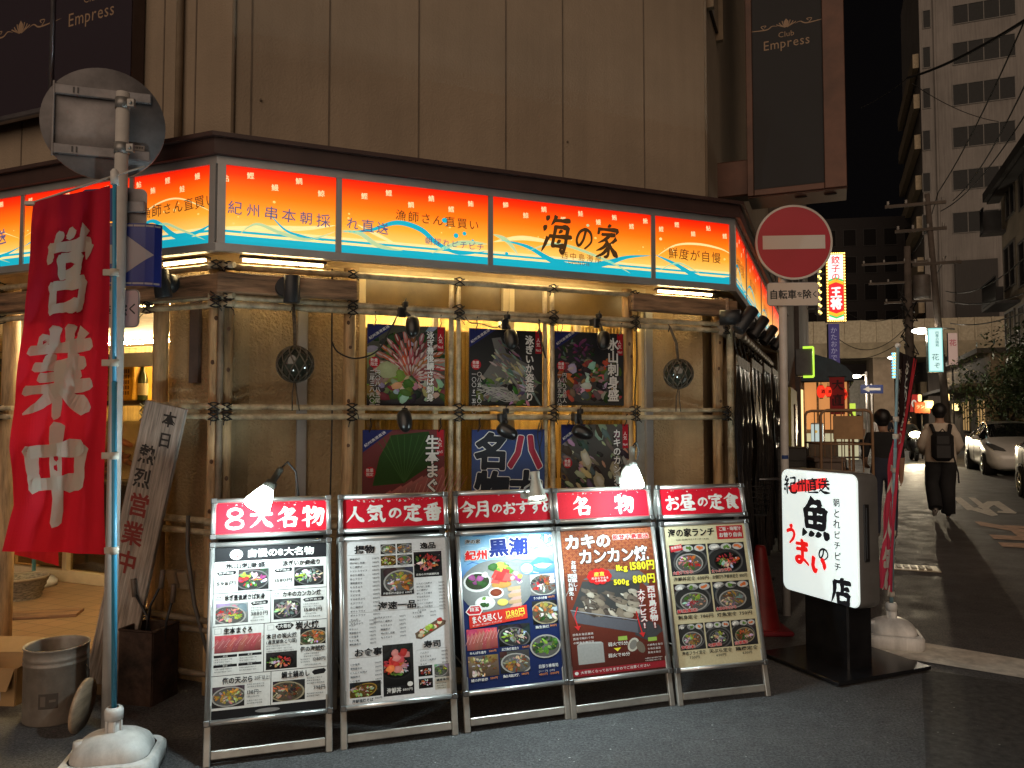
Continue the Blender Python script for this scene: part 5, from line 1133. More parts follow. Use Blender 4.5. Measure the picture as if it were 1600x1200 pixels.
poster([(877, 663), (983, 663), (983, 790), (877, 790)], 'hanging poster of open oysters behind the lit bulb', p_oyster)
mb = MB(); P = CH.px(1001, 700, .3); t = thing('paper_notice', 'narrow pale paper notice on the window edge behind the lit bulb', 'notice', CH.w(P[0], .3, P[1]), CH.a)
mb.box((0, 0, 0), (.07, .003, .42)); mb.build('sheet', mat('notice_paper', (.3, .29, .26), .7), t)

# ---------------------------------------------------------------- lamps clipped to the boards
m_bulb = emit('bulb_glow', (.86, 1, .93), 26); m_sock = mat('socket_grey', (.3, .32, .3), .4); m_sil = mat('silver_shade', (.5, .5, .45), .35, .2)
def point(name, parent, loc, e, r=.03, col=(.78, .98, 1)):
    l = bpy.data.lights.new(name, 'POINT'); l.energy = e; l.shadow_soft_size = r; l.color = col
    o = bpy.data.objects.new(name, l); COL.objects.link(o); o.parent = parent; o.location = loc; return o
def bulb_lamp(bi, px, py, lab, tilt, e):
    c, rz = board_pos[bi]; fr = Face((c.x, c.y), math.degrees(rz)); d = .1; x, z = fr.px(px, py, d)
    t = thing('board_lamp', lab, 'lamp', fr.w(x, d, z), rz, 'lamps clipped to the sandwich boards')
    Mx = Matrix.Rotation(tilt[0], 4, 'Y') @ Matrix.Rotation(tilt[1], 4, 'X')
    mb = MB(); mb.M = Mx; mb.lathe([(.0, -.068), (.05, -.066), (.065, -.055), (.064, -.04), (.05, .0), (.036, .035), (.026, .05)], 26); mb.build('bulb', m_bulb, t)
    mb = MB(); mb.M = Mx; mb.lathe([(.026, .05), (.029, .055), (.028, .085), (.017, .09), (.016, .15), (.012, .165), (0, .166)], 18); mb.build('socket', m_sock if bi else mat('socket_dark', (.06, .06, .05), .4), t)
    ex = Mx @ Vector((0, 0, .16)); mb = MB(); mb.tube([ex, ex + Vector((.03, .01, .03)), ex + Vector((.07, .05, -.02)), ex + Vector((.09, .16, -.16))], .005, 6); mb.build('cord', m_cord, t)
    mb = MB(); mb.tube([Mx @ Vector((-.02, 0, .07)), (-.02, .07, .03), (0, .15, -.03)], .008, 6); mb.box((0, .15, -.03), (.03, .05, .05), .005); mb.build('clip', m_sock, t)
    point('lamp_light', t, (Mx @ Vector((0, 0, -.1))) + Vector((0, -.12, -.02)), e)
bulb_lamp(0, 410, 777, 'blazing white bulb lamp over the red header of the leftmost board', (R(32), R(-12)), 23)
bulb_lamp(3, 988, 744, 'blazing white bulb lamp over the oyster board', (R(3), R(-5)), 16)
c, rz = board_pos[2]; fr = Face((c.x, c.y), math.degrees(rz)); x, z = fr.px(838, 762, .06)
t = thing('board_lamp', 'silver cone lamp with slotted rim over the monthly specials header', 'lamp', fr.w(x, .06, z), rz, 'lamps clipped to the sandwich boards')
Mx = Matrix.Rotation(R(-3), 4, 'Y') @ Matrix.Rotation(R(-10), 4, 'X')
mb = MB(); mb.M = Mx; mb.lathe([(.0, .085), (.024, .085), (.026, .08), (.023, .05), (.034, .0), (.047, -.045)], 26); mb.build('shade', m_sil, t)
mb = MB(); mb.M = Mx
for k in range(22): a = 2 * math.pi * k / 22; mb.tube([(.047 * math.cos(a), .047 * math.sin(a), -.045), (.051 * math.cos(a), .051 * math.sin(a), -.07)], .0032, 5)
mb.lathe([(.05, -.068), (.053, -.068), (.053, -.074), (.05, -.074)], 24); mb.build('slotted_rim', m_sil, t)
mb = MB(); mb.M = Mx; mb.ell((0, 0, -.035), (.036, .036, .03), 16, 8); mb.build('bulb', emit('bulb_glow_2', (.86, 1, .93), 18), t)
mb = MB(); mb.tube([(-.03, 0, .02), (-.055, .02, .0), (-.05, .05, -.04)], .007, 6); mb.box((-.045, .055, -.045), (.035, .05, .03), .005); mb.build('clip', m_sock, t)
l = bpy.data.lights.new('lamp_light', 'SPOT'); l.energy = 48; l.spot_size = R(150); l.spot_blend = .7; l.shadow_soft_size = .03; l.color = (.78, .98, 1)
o = bpy.data.objects.new('lamp_light', l); COL.objects.link(o); o.parent = t; o.location = (0, -.03, -.085); o.rotation_euler = (R(-18), 0, 0)
# ---------------------------------------------------------------- banner flags on weighted stands
m_pole = mat('banner_pole_blue', (.05, .28, .46), .35, var=.06); m_white = mat('white_plastic', (.78, .77, .75), .42, var=.14, vs=4, bump=.08, bs=40, streak=.25)
m_flag = printed('banner_cloth', .75, 0, .2, cloth=True)
m_tab = mat('banner_tab', (.5, .46, .4), .7)
def water_base(t, k=1., rz=0.):
    mb = MB(); Rz = Matrix.Rotation(rz, 4, 'Z')
    def ring(w, h, z, r): return [(Rz @ Vector((x, y, z * .9))) for x, y in rrect(w * k, h * k, r * k, 6)]
    rings = [ring(.40, .36, .0, .06), ring(.43, .39, .015, .07), ring(.43, .39, .085, .07), ring(.405, .365, .1, .07), ring(.36, .32, .104, .09), ring(.345, .305, .125, .1), ring(.315, .28, .155, .1), ring(.25, .23, .182, .1), ring(.16, .15, .2, .07), ring(.07, .07, .206, .034)]
    n = len(rings[0])
    for grp, sm in ((rings[:4], False), (rings[3:5], False), (rings[5:], True)):
        if sm: grp = [[Vector((p.x * 1.02, p.y * 1.02, .1 * .9)) for p in rings[5]]] + grp
        mb.add([p for r in grp for p in r], [(i * n + j, i * n + (j + 1) % n, (i + 1) * n + (j + 1) % n, (i + 1) * n + j) for i in range(len(grp) - 1) for j in range(n)], True)
    mb.add(rings[0], [list(range(n))]); mb.add(rings[-1], [list(range(n))])
    mb.lathe([(.034 * k, .17), (.032 * k, .225), (.028 * k, .227), (.028 * k, .24)], 20)
    for a in range(6): an = a * 1.047; mb.box((.034 * k * math.cos(an), .034 * k * math.sin(an), .2), (.012, .012, .06), .002, rz=an)
    o = mb.build('weighted_base', m_white, t)
    mb = MB(); mb.lathe([(.026 * k, .232), (.042 * k, .234), (.043 * k, .272), (.036 * k, .285), (.022 * k, .286)], 22); mb.build('collar', m_white, o)
    mb = MB(); mb.lathe([(0, .16), (.03 * k, .158), (.032 * k, .12)], 14, Matrix.Translation(Rz @ Vector((-.14 * k, -.03 * k, 0)))); mb.build('filler_cap', m_white, o)
    mb = MB()
    for x, y in ((-.06, -.075), (.0, -.085), (.065, -.075)): mb.ell(Rz @ Vector((x * k, y * k, .152)), (.016 * k, .014 * k, .01), 12, 6)
    mb.build('dimple', mat('plastic_shade', (.42, .41, .4), .5), o)
def edge_at(L, v):
    """point at fraction v (by height) down a list of 3-D edge points"""
    z0, z1 = L[0].z, L[-1].z; z = z0 + (z1 - z0) * v
    for a, b in zip(L, L[1:]):
        if a.z >= z >= b.z or b is L[-1]: f = (z - a.z) / (b.z - a.z) if abs(b.z - a.z) > 1e-6 else 0; return a.lerp(b, f)
def flag_fn(org, left, right, W, H, ripple, ph=0.):
    def fn(x, y, L):
        u, v = x / W, y / H; a, b = edge_at(left, v), edge_at(right, v); p = a.lerp(b, u); n = (b - a).cross(Vector((0, 0, 1))).normalized()
        if n.y > 0: n = -n
        d = .0045 * (L > 0) + ripple * (math.sin(u * 5.2 + v * 3 + ph) * .6 + math.sin(v * 9 + u * 4 + ph) * .4) * min(1, 3 * (1 - u)) + .008 * math.sin(v * 30 + u * 9) * (1 - u) + .006 * math.sin(u * 22 + v * 5)
        return p + n * (d + L * .0002) - org
    return fn
def flag_sheet(W, H, stops):
    s = Sheet(W, H); n, m = 36, 90
    for j in range(m):
        for i in range(n):
            def colr(v):
                for (a, ca), (b, cb) in zip(stops, stops[1:]):
                    if a <= v <= b: return tuple(p + (q - p) * (v - a) / (b - a) for p, q in zip(ca, cb))
                return stops[-1][1]
            b = len(s.v); s.v += [(W * (i + q) / n, H * (j + r) / m, 0) for q, r in ((0, 0), (1, 0), (1, 1), (0, 1))]; s.f.append([b, b + 1, b + 2, b + 3]); s.c.append([colr((j + r) / m) for r in (0, 0, 1, 1)])
    return s
def pole_part(t, top, r=.0115, name='pole', m=None):
    a = Vector((0, 0, .28)); mb = MB(); mb.cyl(a, a.lerp(top, .6), r, None, 14); mb.cyl(a.lerp(top, .6), top, r * .8, None, 14); mb.build(name, m or m_pole, t)
def along(top, z): return Vector((0, 0, .28)).lerp(top, (z - .28) / (top.z - .28))
# left banner: three big brush characters on red
q = at_z(176, 1208, 0.0); yb = q.y; base = Vector((q.x, q.y, 0))
t = thing('banner_flag', 'tall red banner with three big white brush characters on a blue pole, nearest the viewer', 'banner flag', base)
water_base(t, .9, R(12))
top = at_y(179, 268, yb) - base; pole_part(t, top)
up = lambda L, Y: [at_y(x, y, Y) for x, y in L]
le = up([(52, 318), (46, 450), (26, 600), (17, 700), (24, 790), (2, 862)], yb - .10); ri = up([(172, 290), (171, 450), (168, 600), (163, 740), (163, 800), (166, 866)], yb - .0)
W, H = .5, 1.75; s = flag_sheet(W, H, [(0, (.5, .014, .045)), (1, (.64, .012, .028))])
FW = (.66, .6, .52)
s.brush('営', .1, .15, .43, FW, 15, 3, sx=.68, shear=.1); s.brush('業', .015, .64, .45, FW, 14, 3, sx=.94); s.brush('中', .03, 1.13, .47, FW, 17, 3, sx=.86)
s.build('flag', m_flag, t, fn=flag_fn(base, le, ri, W, H, .03))
mb = MB(); a = at_y(48, 318, yb - .1) - base; mb.tube([along(top, top.z - .02), a], .006, 8); mb.tube([along(top, top.z - .02), at_y(226, 260, yb) - base], .004, 6); mb.box(a, (.05, .02, .02), .004); mb.build('arm', mat('arm_white', (.5, .46, .42), .4), t)
mb = MB(); mb.cyl(along(top, top.z - .06), top, .018); mb.ell(top, .014); mb.build('pole_cap', m_white, t)
for y in (426, 567, 712, 860):
    q = along(top, at_y(176, y, yb).z); e = Vector((0, 0, .016)); mb = MB(); mb.tube([q - e, q + e], .019, 14); mb.box(q + Vector((-.03, -.005, 0)), (.05, .006, .03), .002); mb.build('tab', m_tab, t)
# small banner lying further back by the shop door
q = at_z(52, 915, .06); base = Vector((q.x, q.y, .06)); Y = q.y
t = thing('banner_flag', 'lower red banner mostly hidden behind the big red one, by the basket', 'banner flag', base)
mb = MB(); mb.cyl((0, 0, .1), (0, 0, 1.9), .016); mb.build('pole', mat('banner_pole_teal', (.12, .38, .4), .4), t); mb = MB(); mb.lathe([(.0, .12), (.06, .11), (.16, .07), (.19, .04), (.19, 0), (0, 0)], 20); mb.build('weighted_base', m_white, t)
s = flag_sheet(.4, 1.2, [(0, (.42, .01, .03)), (1, (.5, .012, .02))]); s.brush('業中', .08, .4, .25, FW, 15, 3, vert=True, adv=1.2)
s.build('flag', m_flag, t, fn=flag_fn(base, up([(18, 560), (24, 760), (20, 866)], Y - .1), up([(90, 575), (88, 760), (92, 884)], Y), .4, 1.2, .02))
# right banner, seen almost edge on
q = at_z(1394, 1000, 0.03); base = Vector((q.x, q.y, 0)); Y = q.y
t = thing('banner_flag', 'faded red banner seen edge on with a dark top, right of the glowing box sign', 'banner flag', base)
water_base(t, .86, R(-18)); top = at_y(1403, 540, Y) - base; pole_part(t, top, .0125, 'pole', mat('banner_pole_pale', (.25, .42, .5), .4, var=.2, vs=3))
le = up([(1404, 548), (1404, 640), (1388, 740), (1379, 850), (1373, 918)], Y + .06); ri = up([(1433, 562), (1421, 640), (1405, 720), (1398, 820), (1395, 926)], Y - .04)
W, H = .45, 1.5; s = flag_sheet(W, H, [(0, (.02, .012, .012)), (.3, (.03, .012, .012)), (.36, (.62, .04, .07)), (1, (.75, .07, .14))]); s.rect(W * .8, 0, W * .2, H * .36, (.5, .03, .04), 2)
s.text('おとりよせの', W * .45, .03, .1, FW, .02, 5, vert=True, gap=.9); s.text('味くらべ', W * .1, .1, .1, FW, .02, 5, vert=True); s.brush('大', .05, H * .42, .3, FW, 17, 3); s.brush('人気', .06, H * .62, .3, FW, 15, 3, vert=True)
s.build('flag', m_flag, t, fn=flag_fn(base, le, ri, W, H, .015))
for y in (655, 682, 735, 833, 928):
    q = along(top, at_y(1398, y, Y).z); e = Vector((0, 0, .018)); mb = MB(); mb.tube([q - e, q + e], .02, 14); mb.build('tab', m_tab, t)
mb = MB(); mb.ell(top, .02); mb.build('pole_cap', m_white, t)

# ---------------------------------------------------------------- traffic signs
m_steel = mat('white_pole', (.6, .57, .54), .45, var=.1, vs=4); m_zinc = mat('sign_back', (.25, .235, .24), .55, .35, var=.16, vs=7); m_sign = printed('sign_face', .4, 0, .4)
m_band2 = mat('clamp_steel', (.28, .27, .26), .45, .6)
def disc(mb, r, th, y0):
    mb.lathe([(0, 0), (r, 0), (r, th), (0, th)], 56, Matrix.Translation((0, y0, 0)) @ Matrix.Rotation(R(90), 4, 'X'))
q = at_z(169, 1135, 0); base = Vector((q.x, q.y, 0)); Y = q.y; zt = at_y(183, 145, Y).z
t = thing('traffic_sign', 'white pole with the grey back of a round sign and a blue arrow plate', 'traffic sign', base, R(0))
mb = MB(); mb.cyl((0, 0, 0), (0, 0, zt), .033, None, 20); mb.lathe([(0, zt + .006), (.033, zt)], 20); mb.build('pole', m_steel, t)
ctr = at_y(164, 195, Y + .07) - base; Rm = Matrix.Translation((ctr.x, .06, ctr.z)) @ Matrix.Rotation(R(18), 4, 'Z') @ Matrix.Rotation(R(0), 4, 'Y')
mb = MB(); mb.M = Rm; disc(mb, .3, .012, .006); dk = mb.build('sign_disc', m_zinc, t)
mb = MB(); mb.M = Rm
for z in (.155, -.16): mb.box((0, -.018, z), (.46, .02, .055), .005)
mb.box((-.235, -.012, -.0), (.012, .012, .40), .003); mb.build('stiffener', m_zinc, dk)
mb = MB(); mb.M = Rm
for z in (.155, -.16):
    for x in (-.14, -.12, .1, .12): mb.box((x, -.0295, z), (.007, .003, .03))
mb.build('slot', m_blk, dk)
s = Sheet(.07, .028); s.rect(0, 0, .07, .028, (.4, .36, .34), 0); s.text('警察署管理', .004, .006, .014, BK, .01, 4, wid=.06); s.build('sticker', m_matte, dk, M=Rm @ Matrix.Translation((.13, -.012, -.1)))
for z in (zt - .06, ctr.z - .155): mb = MB(); mb.tube([(0, 0, z - .028), (0, 0, z + .028)], .038, 20); mb.box((.05, -.012, z), (.04, .02, .045), .003); mb.cyl((.05, -.035, z), (.05, .0, z), .009, None, 8); mb.build('clamp', m_band2, t)
def plate(t, name, w, h, M, front=None, mt=None, r=.03, back=None):
    mb = MB(); mb.M = M; mb.prism([(x, z) for x, z in rrect(w, h, r)], 0, .004); o = mb.build(name, mt or m_zinc, t)
    if front: front(o, M)
    return o
c = at_y(206, 320, Y) - base; pl = plate(t, 'plate_back', .12, .2, Matrix.Translation((c.x - .01, .05, c.z)) @ Matrix.Rotation(R(10), 4, 'Z'))
mb = MB(); mb.box((c.x - .0, .04, c.z - .0), (.10, .02, .06), .004); mb.build('stiffener', m_zinc, pl)
# blue one-way plate, its free edge bent back
c = at_y(205, 396, Y) - base; hz = .165
mb = MB(); xs = [-.26, -.1, .0, .06, .1, .125]; dy = [.0, 0, .0, .006, .022, .05]; k = len(xs)
vs = [(x + c.x, .02 + d_, c.z + z) for z in (-hz, hz) for x, d_ in zip(xs, dy)] ; vs += [(x + c.x, .026 + d_, c.z + z) for z in (-hz, hz) for x, d_ in zip(xs, dy)]
fs = [(i, i + 1, k + i + 1, k + i) for i in range(k - 1)] + [(2 * k + i, 3 * k + i, 3 * k + i + 1, 2 * k + i + 1) for i in range(k - 1)] + [(i, 2 * k + i, 2 * k + i + 1, i + 1) for i in range(k - 1)] + [(k + i, k + i + 1, 3 * k + i + 1, 3 * k + i) for i in range(k - 1)] + [(0, k, 3 * k, 2 * k), (k - 1, 3 * k - 1, 4 * k - 1, 2 * k - 1)]
mb.add(vs, fs); ow = mb.build('arrow_plate', mat('sign_blue', (.012, .022, .17), .4, var=.08), t)
def bend(x): 
    for (x0, x1), (d0, d1) in zip(zip(xs, xs[1:]), zip(dy, dy[1:])):
        if x0 <= x <= x1: return d0 + (d1 - d0) * (x - x0) / (x1 - x0)
    return 0
s = Sheet(.385, .33); AR = (.3, .25, .25)
for i in range(24):
    xa, xb = -.2 + i * .0125, -.2 + (i + 1) * .0125; ha, hb = max(0, .125 * (.1 - xa) / .17), max(0, .125 * (.1 - xb) / .17)
    ha, hb = (ha if xa > -.06 else .05), (hb if xa > -.06 else .05)
    if xa < .1: s.poly([(xa, -ha), (xb, -hb), (xb, hb), (xa, ha)], AR, 3)
for z in (-.152, .152):
    for a, b in zip(xs[:-1], xs[1:]): s.poly([(a, z - .005), (b - .004, z - .005), (b - .004, z + .005), (a, z + .005)], AR, 3)
s.build('arrow', m_sign, ow, fn=lambda x, y, L: (x + c.x, .0185 + bend(x), c.z - y))
c2 = at_y(150, 300, Y) - base
plate(t, 'plate_back', .3, .18, Matrix.Translation((c2.x, .1, c2.z - .04)) @ Matrix.Rotation(R(-10), 4, 'Z'), None, mat('sign_blue', (0, 0, 0)))
def except_bikes(o, M, w=.42, h=.165, col=(.55, .47, .4)):
    s = Sheet(w, h); s.poly([(x + w / 2, h / 2 - z) for x, z in rrect(w - .004, h - .004, .02)], col, 1)
    sz = w / 5.75; y = h / 2 - sz * .52; s.text('自転車', w * .035, y, sz * 1.12, BK, .028, 8, wid=sz * 3.1); s.text('を', w * .035 + sz * 3.1, y + sz * .2, sz * .72, BK, .02, 8); s.text('除', w * .035 + sz * 3.75, y, sz * 1.12, BK, .028, 8, wid=sz); s.text('く', w * .035 + sz * 4.75, y + sz * .15, sz * .8, BK, .02, 8)
    s.build('lettering', m_sign, o, M=M @ Matrix.Translation((-w / 2, -.002, h / 2)))
c = at_y(178, 481, Y) - base; M = Matrix.Translation((c.x - .1, .04, c.z)) @ Matrix.Rotation(R(-6), 4, 'Z')
o = plate(t, 'supplementary_plate', .45, .2, M, lambda o, M: except_bikes(o, M, .44, .19, (.42, .3, .3)), m_zinc)

q = at_z(1229, 961, 0); base = Vector((q.x, q.y, 0)); Y = q.y
t = thing('traffic_sign', 'red no entry sign with a white bar on a white pole at the right corner', 'traffic sign', base, R(-4))
mb = MB(); mb.tube([(0, 0, 0), (.004, 0, 1.2), (.012, 0, 2.95)], .032, 20); mb.build('pole', m_steel, t)
c = at_y(1237, 381, Y) - base; c.x += 0
mb = MB(); mb.M = Matrix.Translation((c.x, -.05, c.z)); disc(mb, .305, .01, .01); dk = mb.build('sign_disc', m_zinc, t)
s = Sheet(.6, .6); s.ell(0, 0, .303, .303, (.52, .47, .42), 1, 64); s.ell(0, 0, .287, .287, (.36, .006, .02), 2, 64); s.rect(-.245, -.055, .49, .11, (.55, .5, .45), 3); s.build('sign_face', m_sign, dk, M=Matrix.Translation((c.x, -.053, c.z)))
c = at_y(1236, 461, Y) - base; M = Matrix.Translation((c.x, -.042, c.z))
plate(t, 'supplementary_plate', .405, .19, M, lambda o, M: except_bikes(o, M, .4, .185), m_zinc)
s = Sheet(.06, .03); s.grad(0, 0, .06, .03, [(0, (.03, .06, .2)), (1, (.03, .06, .2))], 0, 8); z = at_y(1229, 711, Y).z; s.build('sticker', m_matte, t, fn=lambda x, y, L: (.0335 * math.sin((x - .03) / .033) + .003, -.0335 * math.cos((x - .03) / .033), z - y))
for zz in (c.z, at_y(1237, 381, Y).z): mb = MB(); mb.tube([(.01, 0, zz - .02), (.01, 0, zz + .02)], .037, 18); mb.build('clamp', m_band2, t)

# ---------------------------------------------------------------- glowing box sign on its black stand
A, C = at_z(1222, 1030, 0), at_z(1316, 1064, .03)
Yb = 4.98; tl, tr, br_, bl = [at_y(x, y, Yy) for x, y, Yy in ((1219, 731, 5.17), (1334, 740, 4.6), (1342, 950, 4.6), (1229, 918, 5.17))]
w_ = (Vector((tr.x, tr.y, 0)) - Vector((tl.x, tl.y, 0))); rz = math.atan2(w_.y, w_.x); BWd = w_.length + .02; zt = (tl.z + tr.z) / 2 ; zb = .418; BH = zt - zb
cx = (tl + tr + bl + br_) / 4; t = thing('box_sign', 'glowing white box sign with black and red brush lettering on a black stand', 'box sign', (cx.x, cx.y, 0), rz)
DP = .18; zc = (zt + zb) / 2
def taper(M): return M
mb = MB(); n = 6; O = rrect(BWd, BH, .05, n)
def rg(sc, y): return [(x * sc, y, z * sc + zc) for x, z in O]
rings = [rg(.985, .012), rg(1, .03), rg(1, DP - .03), rg(.985, DP - .012)]; k = len(O); vs = [p for r in rings for p in r]
mb.add(vs, [(i * k + j, i * k + (j + 1) % k, (i + 1) * k + (j + 1) % k, (i + 1) * k + j) for i in range(3) for j in range(k)], True)
cs = mb.build('casing', mat('casing_grey', (.2, .2, .2), .4, .3, var=.08), t)
m_box = printed('box_sign_face', .3, .84, .4)
s = Sheet(BWd, BH); FWc = (.74, .84, .82); PW = .055
b0 = len(s.v); G = [(x * .975 + BWd / 2, BH / 2 - z * .975) for x, z in O]; G2 = [(x * .84 + BWd / 2, BH / 2 - z * .9) for x, z in O]
s.v += [(x, y, -160) for x, y in [(x * .985 + BWd / 2, BH / 2 - z * .985) for x, z in O]] + [(x, y, 0) for x, y in G] + [(x, y, 40) for x, y in G2] + [(BWd / 2, BH / 2, 60)]
def fc(y): return tuple(q * (1 - .25 * max(0, (y / BH - .8)) ) for q in FWc)
for j in range(k):
    j2 = (j + 1) % k
    for a in (0, 1): s.f.append([b0 + a * k + j, b0 + a * k + j2, b0 + (a + 1) * k + j2, b0 + (a + 1) * k + j]); s.c.append([FWc] * 4)
    s.f.append([b0 + 2 * k + j, b0 + 2 * k + j2, b0 + 3 * k]); s.c.append([FWc] * 3)
INKB = (.008, .008, .01); RDB = (.75, .012, .012)
s.poly([(.11 * BWd, .15 * BH), (.3 * BWd, .085 * BH), (.62 * BWd, .05 * BH), (.64 * BWd, .12 * BH), (.42 * BWd, .165 * BH), (.14 * BWd, .195 * BH)], (.75, .03, .03), 70)
s.brush('紀州直送', .06 * BWd, .075 * BH,   .155 * BWd, INKB, 12, 80, .97, rot=-.06, scales=[1.25, .9, 1, 1])
s.brush('魚', .27 * BWd, .21 * BH, .42 * BWd, INKB, 15, 80, sx=.98); s.brush('の', .5 * BWd, .575 * BH, .16 * BWd, INKB, 13, 80)
s.brush('う', .05 * BWd, .45 * BH, .2 * BWd, RDB, 20, 80, sx=.95); s.brush('ま', .16 * BWd, .555 * BH, .26 * BWd, RDB, 18, 80); s.brush('い', .4 * BWd, .645 * BH, .22 * BWd, RDB, 24, 80)
s.text('朝とれピチピチ', .71 * BWd, .195 * BH, .088 * BWd, INKB, .012, 80, vert=True, gap=1.16, jit=.1)
s.brush('店', .66 * BWd, .785 * BH, .27 * BWd, INKB, 17, 80)
s.build('lit_face', m_box, t, M=Matrix.Translation((-BWd / 2, .0, zb + BH)))
mb = MB(); mb.box((BWd / 2 + .004, DP * .35, zc + .05), (.012, .04, .34), .004); mb.box((BWd / 2 + .012, DP * .35, zc + .05), (.008, .02, .3), .002); mb.build('side_slot', m_blk, t)
mb = MB(); mb.box((.0, DP / 2 + .06, zb / 2), (.36, .2, zb + .06), .01); mb.build('column', mat('stand_black', (.012, .012, .014), .25, var=.2), t)
mb = MB(); mb.box((.0, DP / 2 + .1, .02), (.66, .76, .022), .004); mb.build('base_plate', mat('stand_black', (0, 0, 0)), t)

# ---------------------------------------------------------------- traffic cone and bicycle in the dark beside the boards
q = at_z(1190, 985, 0); t = thing('traffic_cone', 'red traffic cone in shadow between the last sandwich board and the box sign', 'traffic cone', q)
mb = MB(); mb.lathe([(0, .62), (.03, .62), (.04, .6), (.13, .05), (.14, .03)], 24); mb.build('cone', mat('cone_red', (.24, .012, .012), .5, var=.15), t); mb = MB(); mb.box((0, 0, .018), (.36, .36, .036), .012); mb.build('foot', mat('cone_foot', (.25, .02, .03), .5), t)
def bicycle(name, lab, loc, rz, group=None, basket=True):
    t = thing(name, lab, 'bicycle', loc, rz, group); m_fr = mat('bike_frame', (.04, .04, .045), .35, .5); m_ty = mat('tyre', (.012, .012, .012), .8); m_rim = mat('rim', (.35, .35, .36), .3, .9)
    for x in (-.53, .53):
        mb = MB(); mb.tube([(x + .325 * math.cos(a), 0, .335 + .325 * math.sin(a)) for a in [k * .2094 for k in range(31)]], .017, 8, False); wl = mb.build('wheel', m_ty, t)
        mb = MB(); mb.tube([(x + .302 * math.cos(a), 0, .335 + .302 * math.sin(a)) for a in [k * .2094 for k in range(31)]], .009, 6, False); mb.tube([(x, -.03, .335), (x, .03, .335)], .02, 10)
        for k in range(18): a = k * .349; mb.tube([(x, (.02 if k % 2 else -.02), .335), (x + .3 * math.cos(a), 0, .335 + .3 * math.sin(a))], .0016, 4)
        mb.build('rim', m_rim, wl)
        mb = MB(); mb.tube([(x + .36 * math.cos(a), 0, .335 + .36 * math.sin(a)) for a in [.5 + k * .2 for k in range(12)]], .016, 6); mb.build('mudguard', m_rim, t)
    mb = MB(); H_, S_, B_ = (.40, 0, .88), (-.18, 0, .72), (-.1, 0, .28)
    for a, b in ((H_, B_), (S_, B_), (B_, (-.53, 0, .335)), (S_, (-.53, 0, .335)), ((.43, 0, .8), (.53, 0, .335)), (H_, (.36, 0, 1.02)), (S_, (-.2, 0, .86))): mb.cyl(a, b, .015, None, 8)
    mb.build('frame', m_fr, t)
    mb = MB(); mb.tube([(.2, -.27, 1.0), (.32, -.22, 1.04), (.37, 0, 1.03), (.32, .22, 1.04), (.2, .27, 1.0)], .012, 8); mb.build('handlebar', m_rim, t)
    mb = MB(); mb.tube([(.12, -.275, .99), (.22, -.27, 1.0)], .018, 8); mb.tube([(.12, .275, .99), (.22, .27, 1.0)], .018, 8); mb.build('grip', m_ty, t)
    mb = MB(); mb.ell((-.22, 0, .9), (.14, .085, .04), 14, 8); mb.build('saddle', m_ty, t)
    mb = MB(); mb.cyl((-.1, -.1, .28), (-.1, .1, .28), .05, None, 12); mb.tube([(-.1, .08, .28), (-.02, .09, .14)], .01, 6); mb.box((0, .13, .13), (.08, .08, .02)); mb.tube([(-.1, -.08, .28), (-.18, -.09, .42)], .01, 6); mb.box((-.2, -.13, .43), (.08, .08, .02)); mb.build('crank', m_fr, t)
    if basket:
        mb = MB()
        for k in range(6): z = .78 + k * .045; mb.tube([(.48, -.16 - k * .006, z), (.74, -.16 - k * .006, z), (.74, .16 + k * .006, z), (.48, .16 + k * .006, z), (.48, -.16 - k * .006, z)], .004, 5)
        for k in range(9): y = -.16 + k * .04; mb.tube([(.74, y, .78), (.745, y * 1.2, 1.0)], .003, 4); mb.tube([(.48, y, .78), (.475, y * 1.2, 1.0)], .003, 4)
        mb.box((.61, 0, .775), (.26, .32, .01)); mb.build('basket', mat('basket_black', (.015, .015, .016), .5), t)
    return t
q = at_z(1212, 935, 0); bicycle('bicycle', 'dark bicycle with a black basket parked before the plastic curtains', (q.x - .1, q.y + .25, 0), R(67.5) + math.pi)

# ---------------------------------------------------------------- left foreground clutter
m_tin = mat('dull_tin', (.29, .245, .205), .55, .35, var=.18, vs=5, bump=.15, bs=25)
q = at_z(86, 1140, 0); q.y += .17; q.x -= .1
t = thing('metal_drum', 'dull grey metal drum with a dark label, standing left of the blue pole', 'drum', (q.x, q.y, 0))
mb = MB(); mb.lathe([(0, .0), (.145, 0), (.15, .006), (.15, .285), (.154, .29), (.154, .297), (.15, .302), (.15, .315), (.154, .32), (.15, .328), (.15, .365), (.156, .37), (.156, .377), (.148, .377), (.146, .36), (.146, .1), (0, .1)], 40); dr = mb.build('drum_wall', m_tin, t)
s = Sheet(.09, .075); [s.grad(x, y, w, h, [(0, c), (1, c)], L, 8) for x, y, w, h, c, L in ((0, 0, .09, .075, (.06, .045, .035), 0), (.01, .012, .024, .05, (.12, .09, .07), 4), (.05, .03, .03, .012, (.13, .1, .075), 4))]
s.build('label', m_matte, dr, fn=lambda x, y, L: ((.151 + L * .0002) * math.sin((x - .0) / .15), -(.151 + L * .0002) * math.cos((x - .0) / .15), .165 - y))
mb = MB(); mb.tube([(.15, 0, .27), (.17, 0, .24), (.17, 0, .18), (.15, 0, .14)], .004, 6); mb.tube([(-.15, 0, .27), (-.168, 0, .24), (-.168, 0, .18), (-.15, 0, .14)], .004, 6); mb.build('handle', m_blk, t)
q = at_z(128, 1145, 0); t = thing('round_lid', 'round wooden lid leaning on edge against the metal drum', 'lid', (q.x - .015, q.y + .03, .122), R(96))
mb = MB(); mb.M = Matrix.Rotation(R(8), 4, 'X'); disc(mb, .13, .02, .01); mb.build('board', mat('lid_wood', (.38, .27, .18), .65, var=.2, vs=5, stretch=(1, 6, 6)), t)
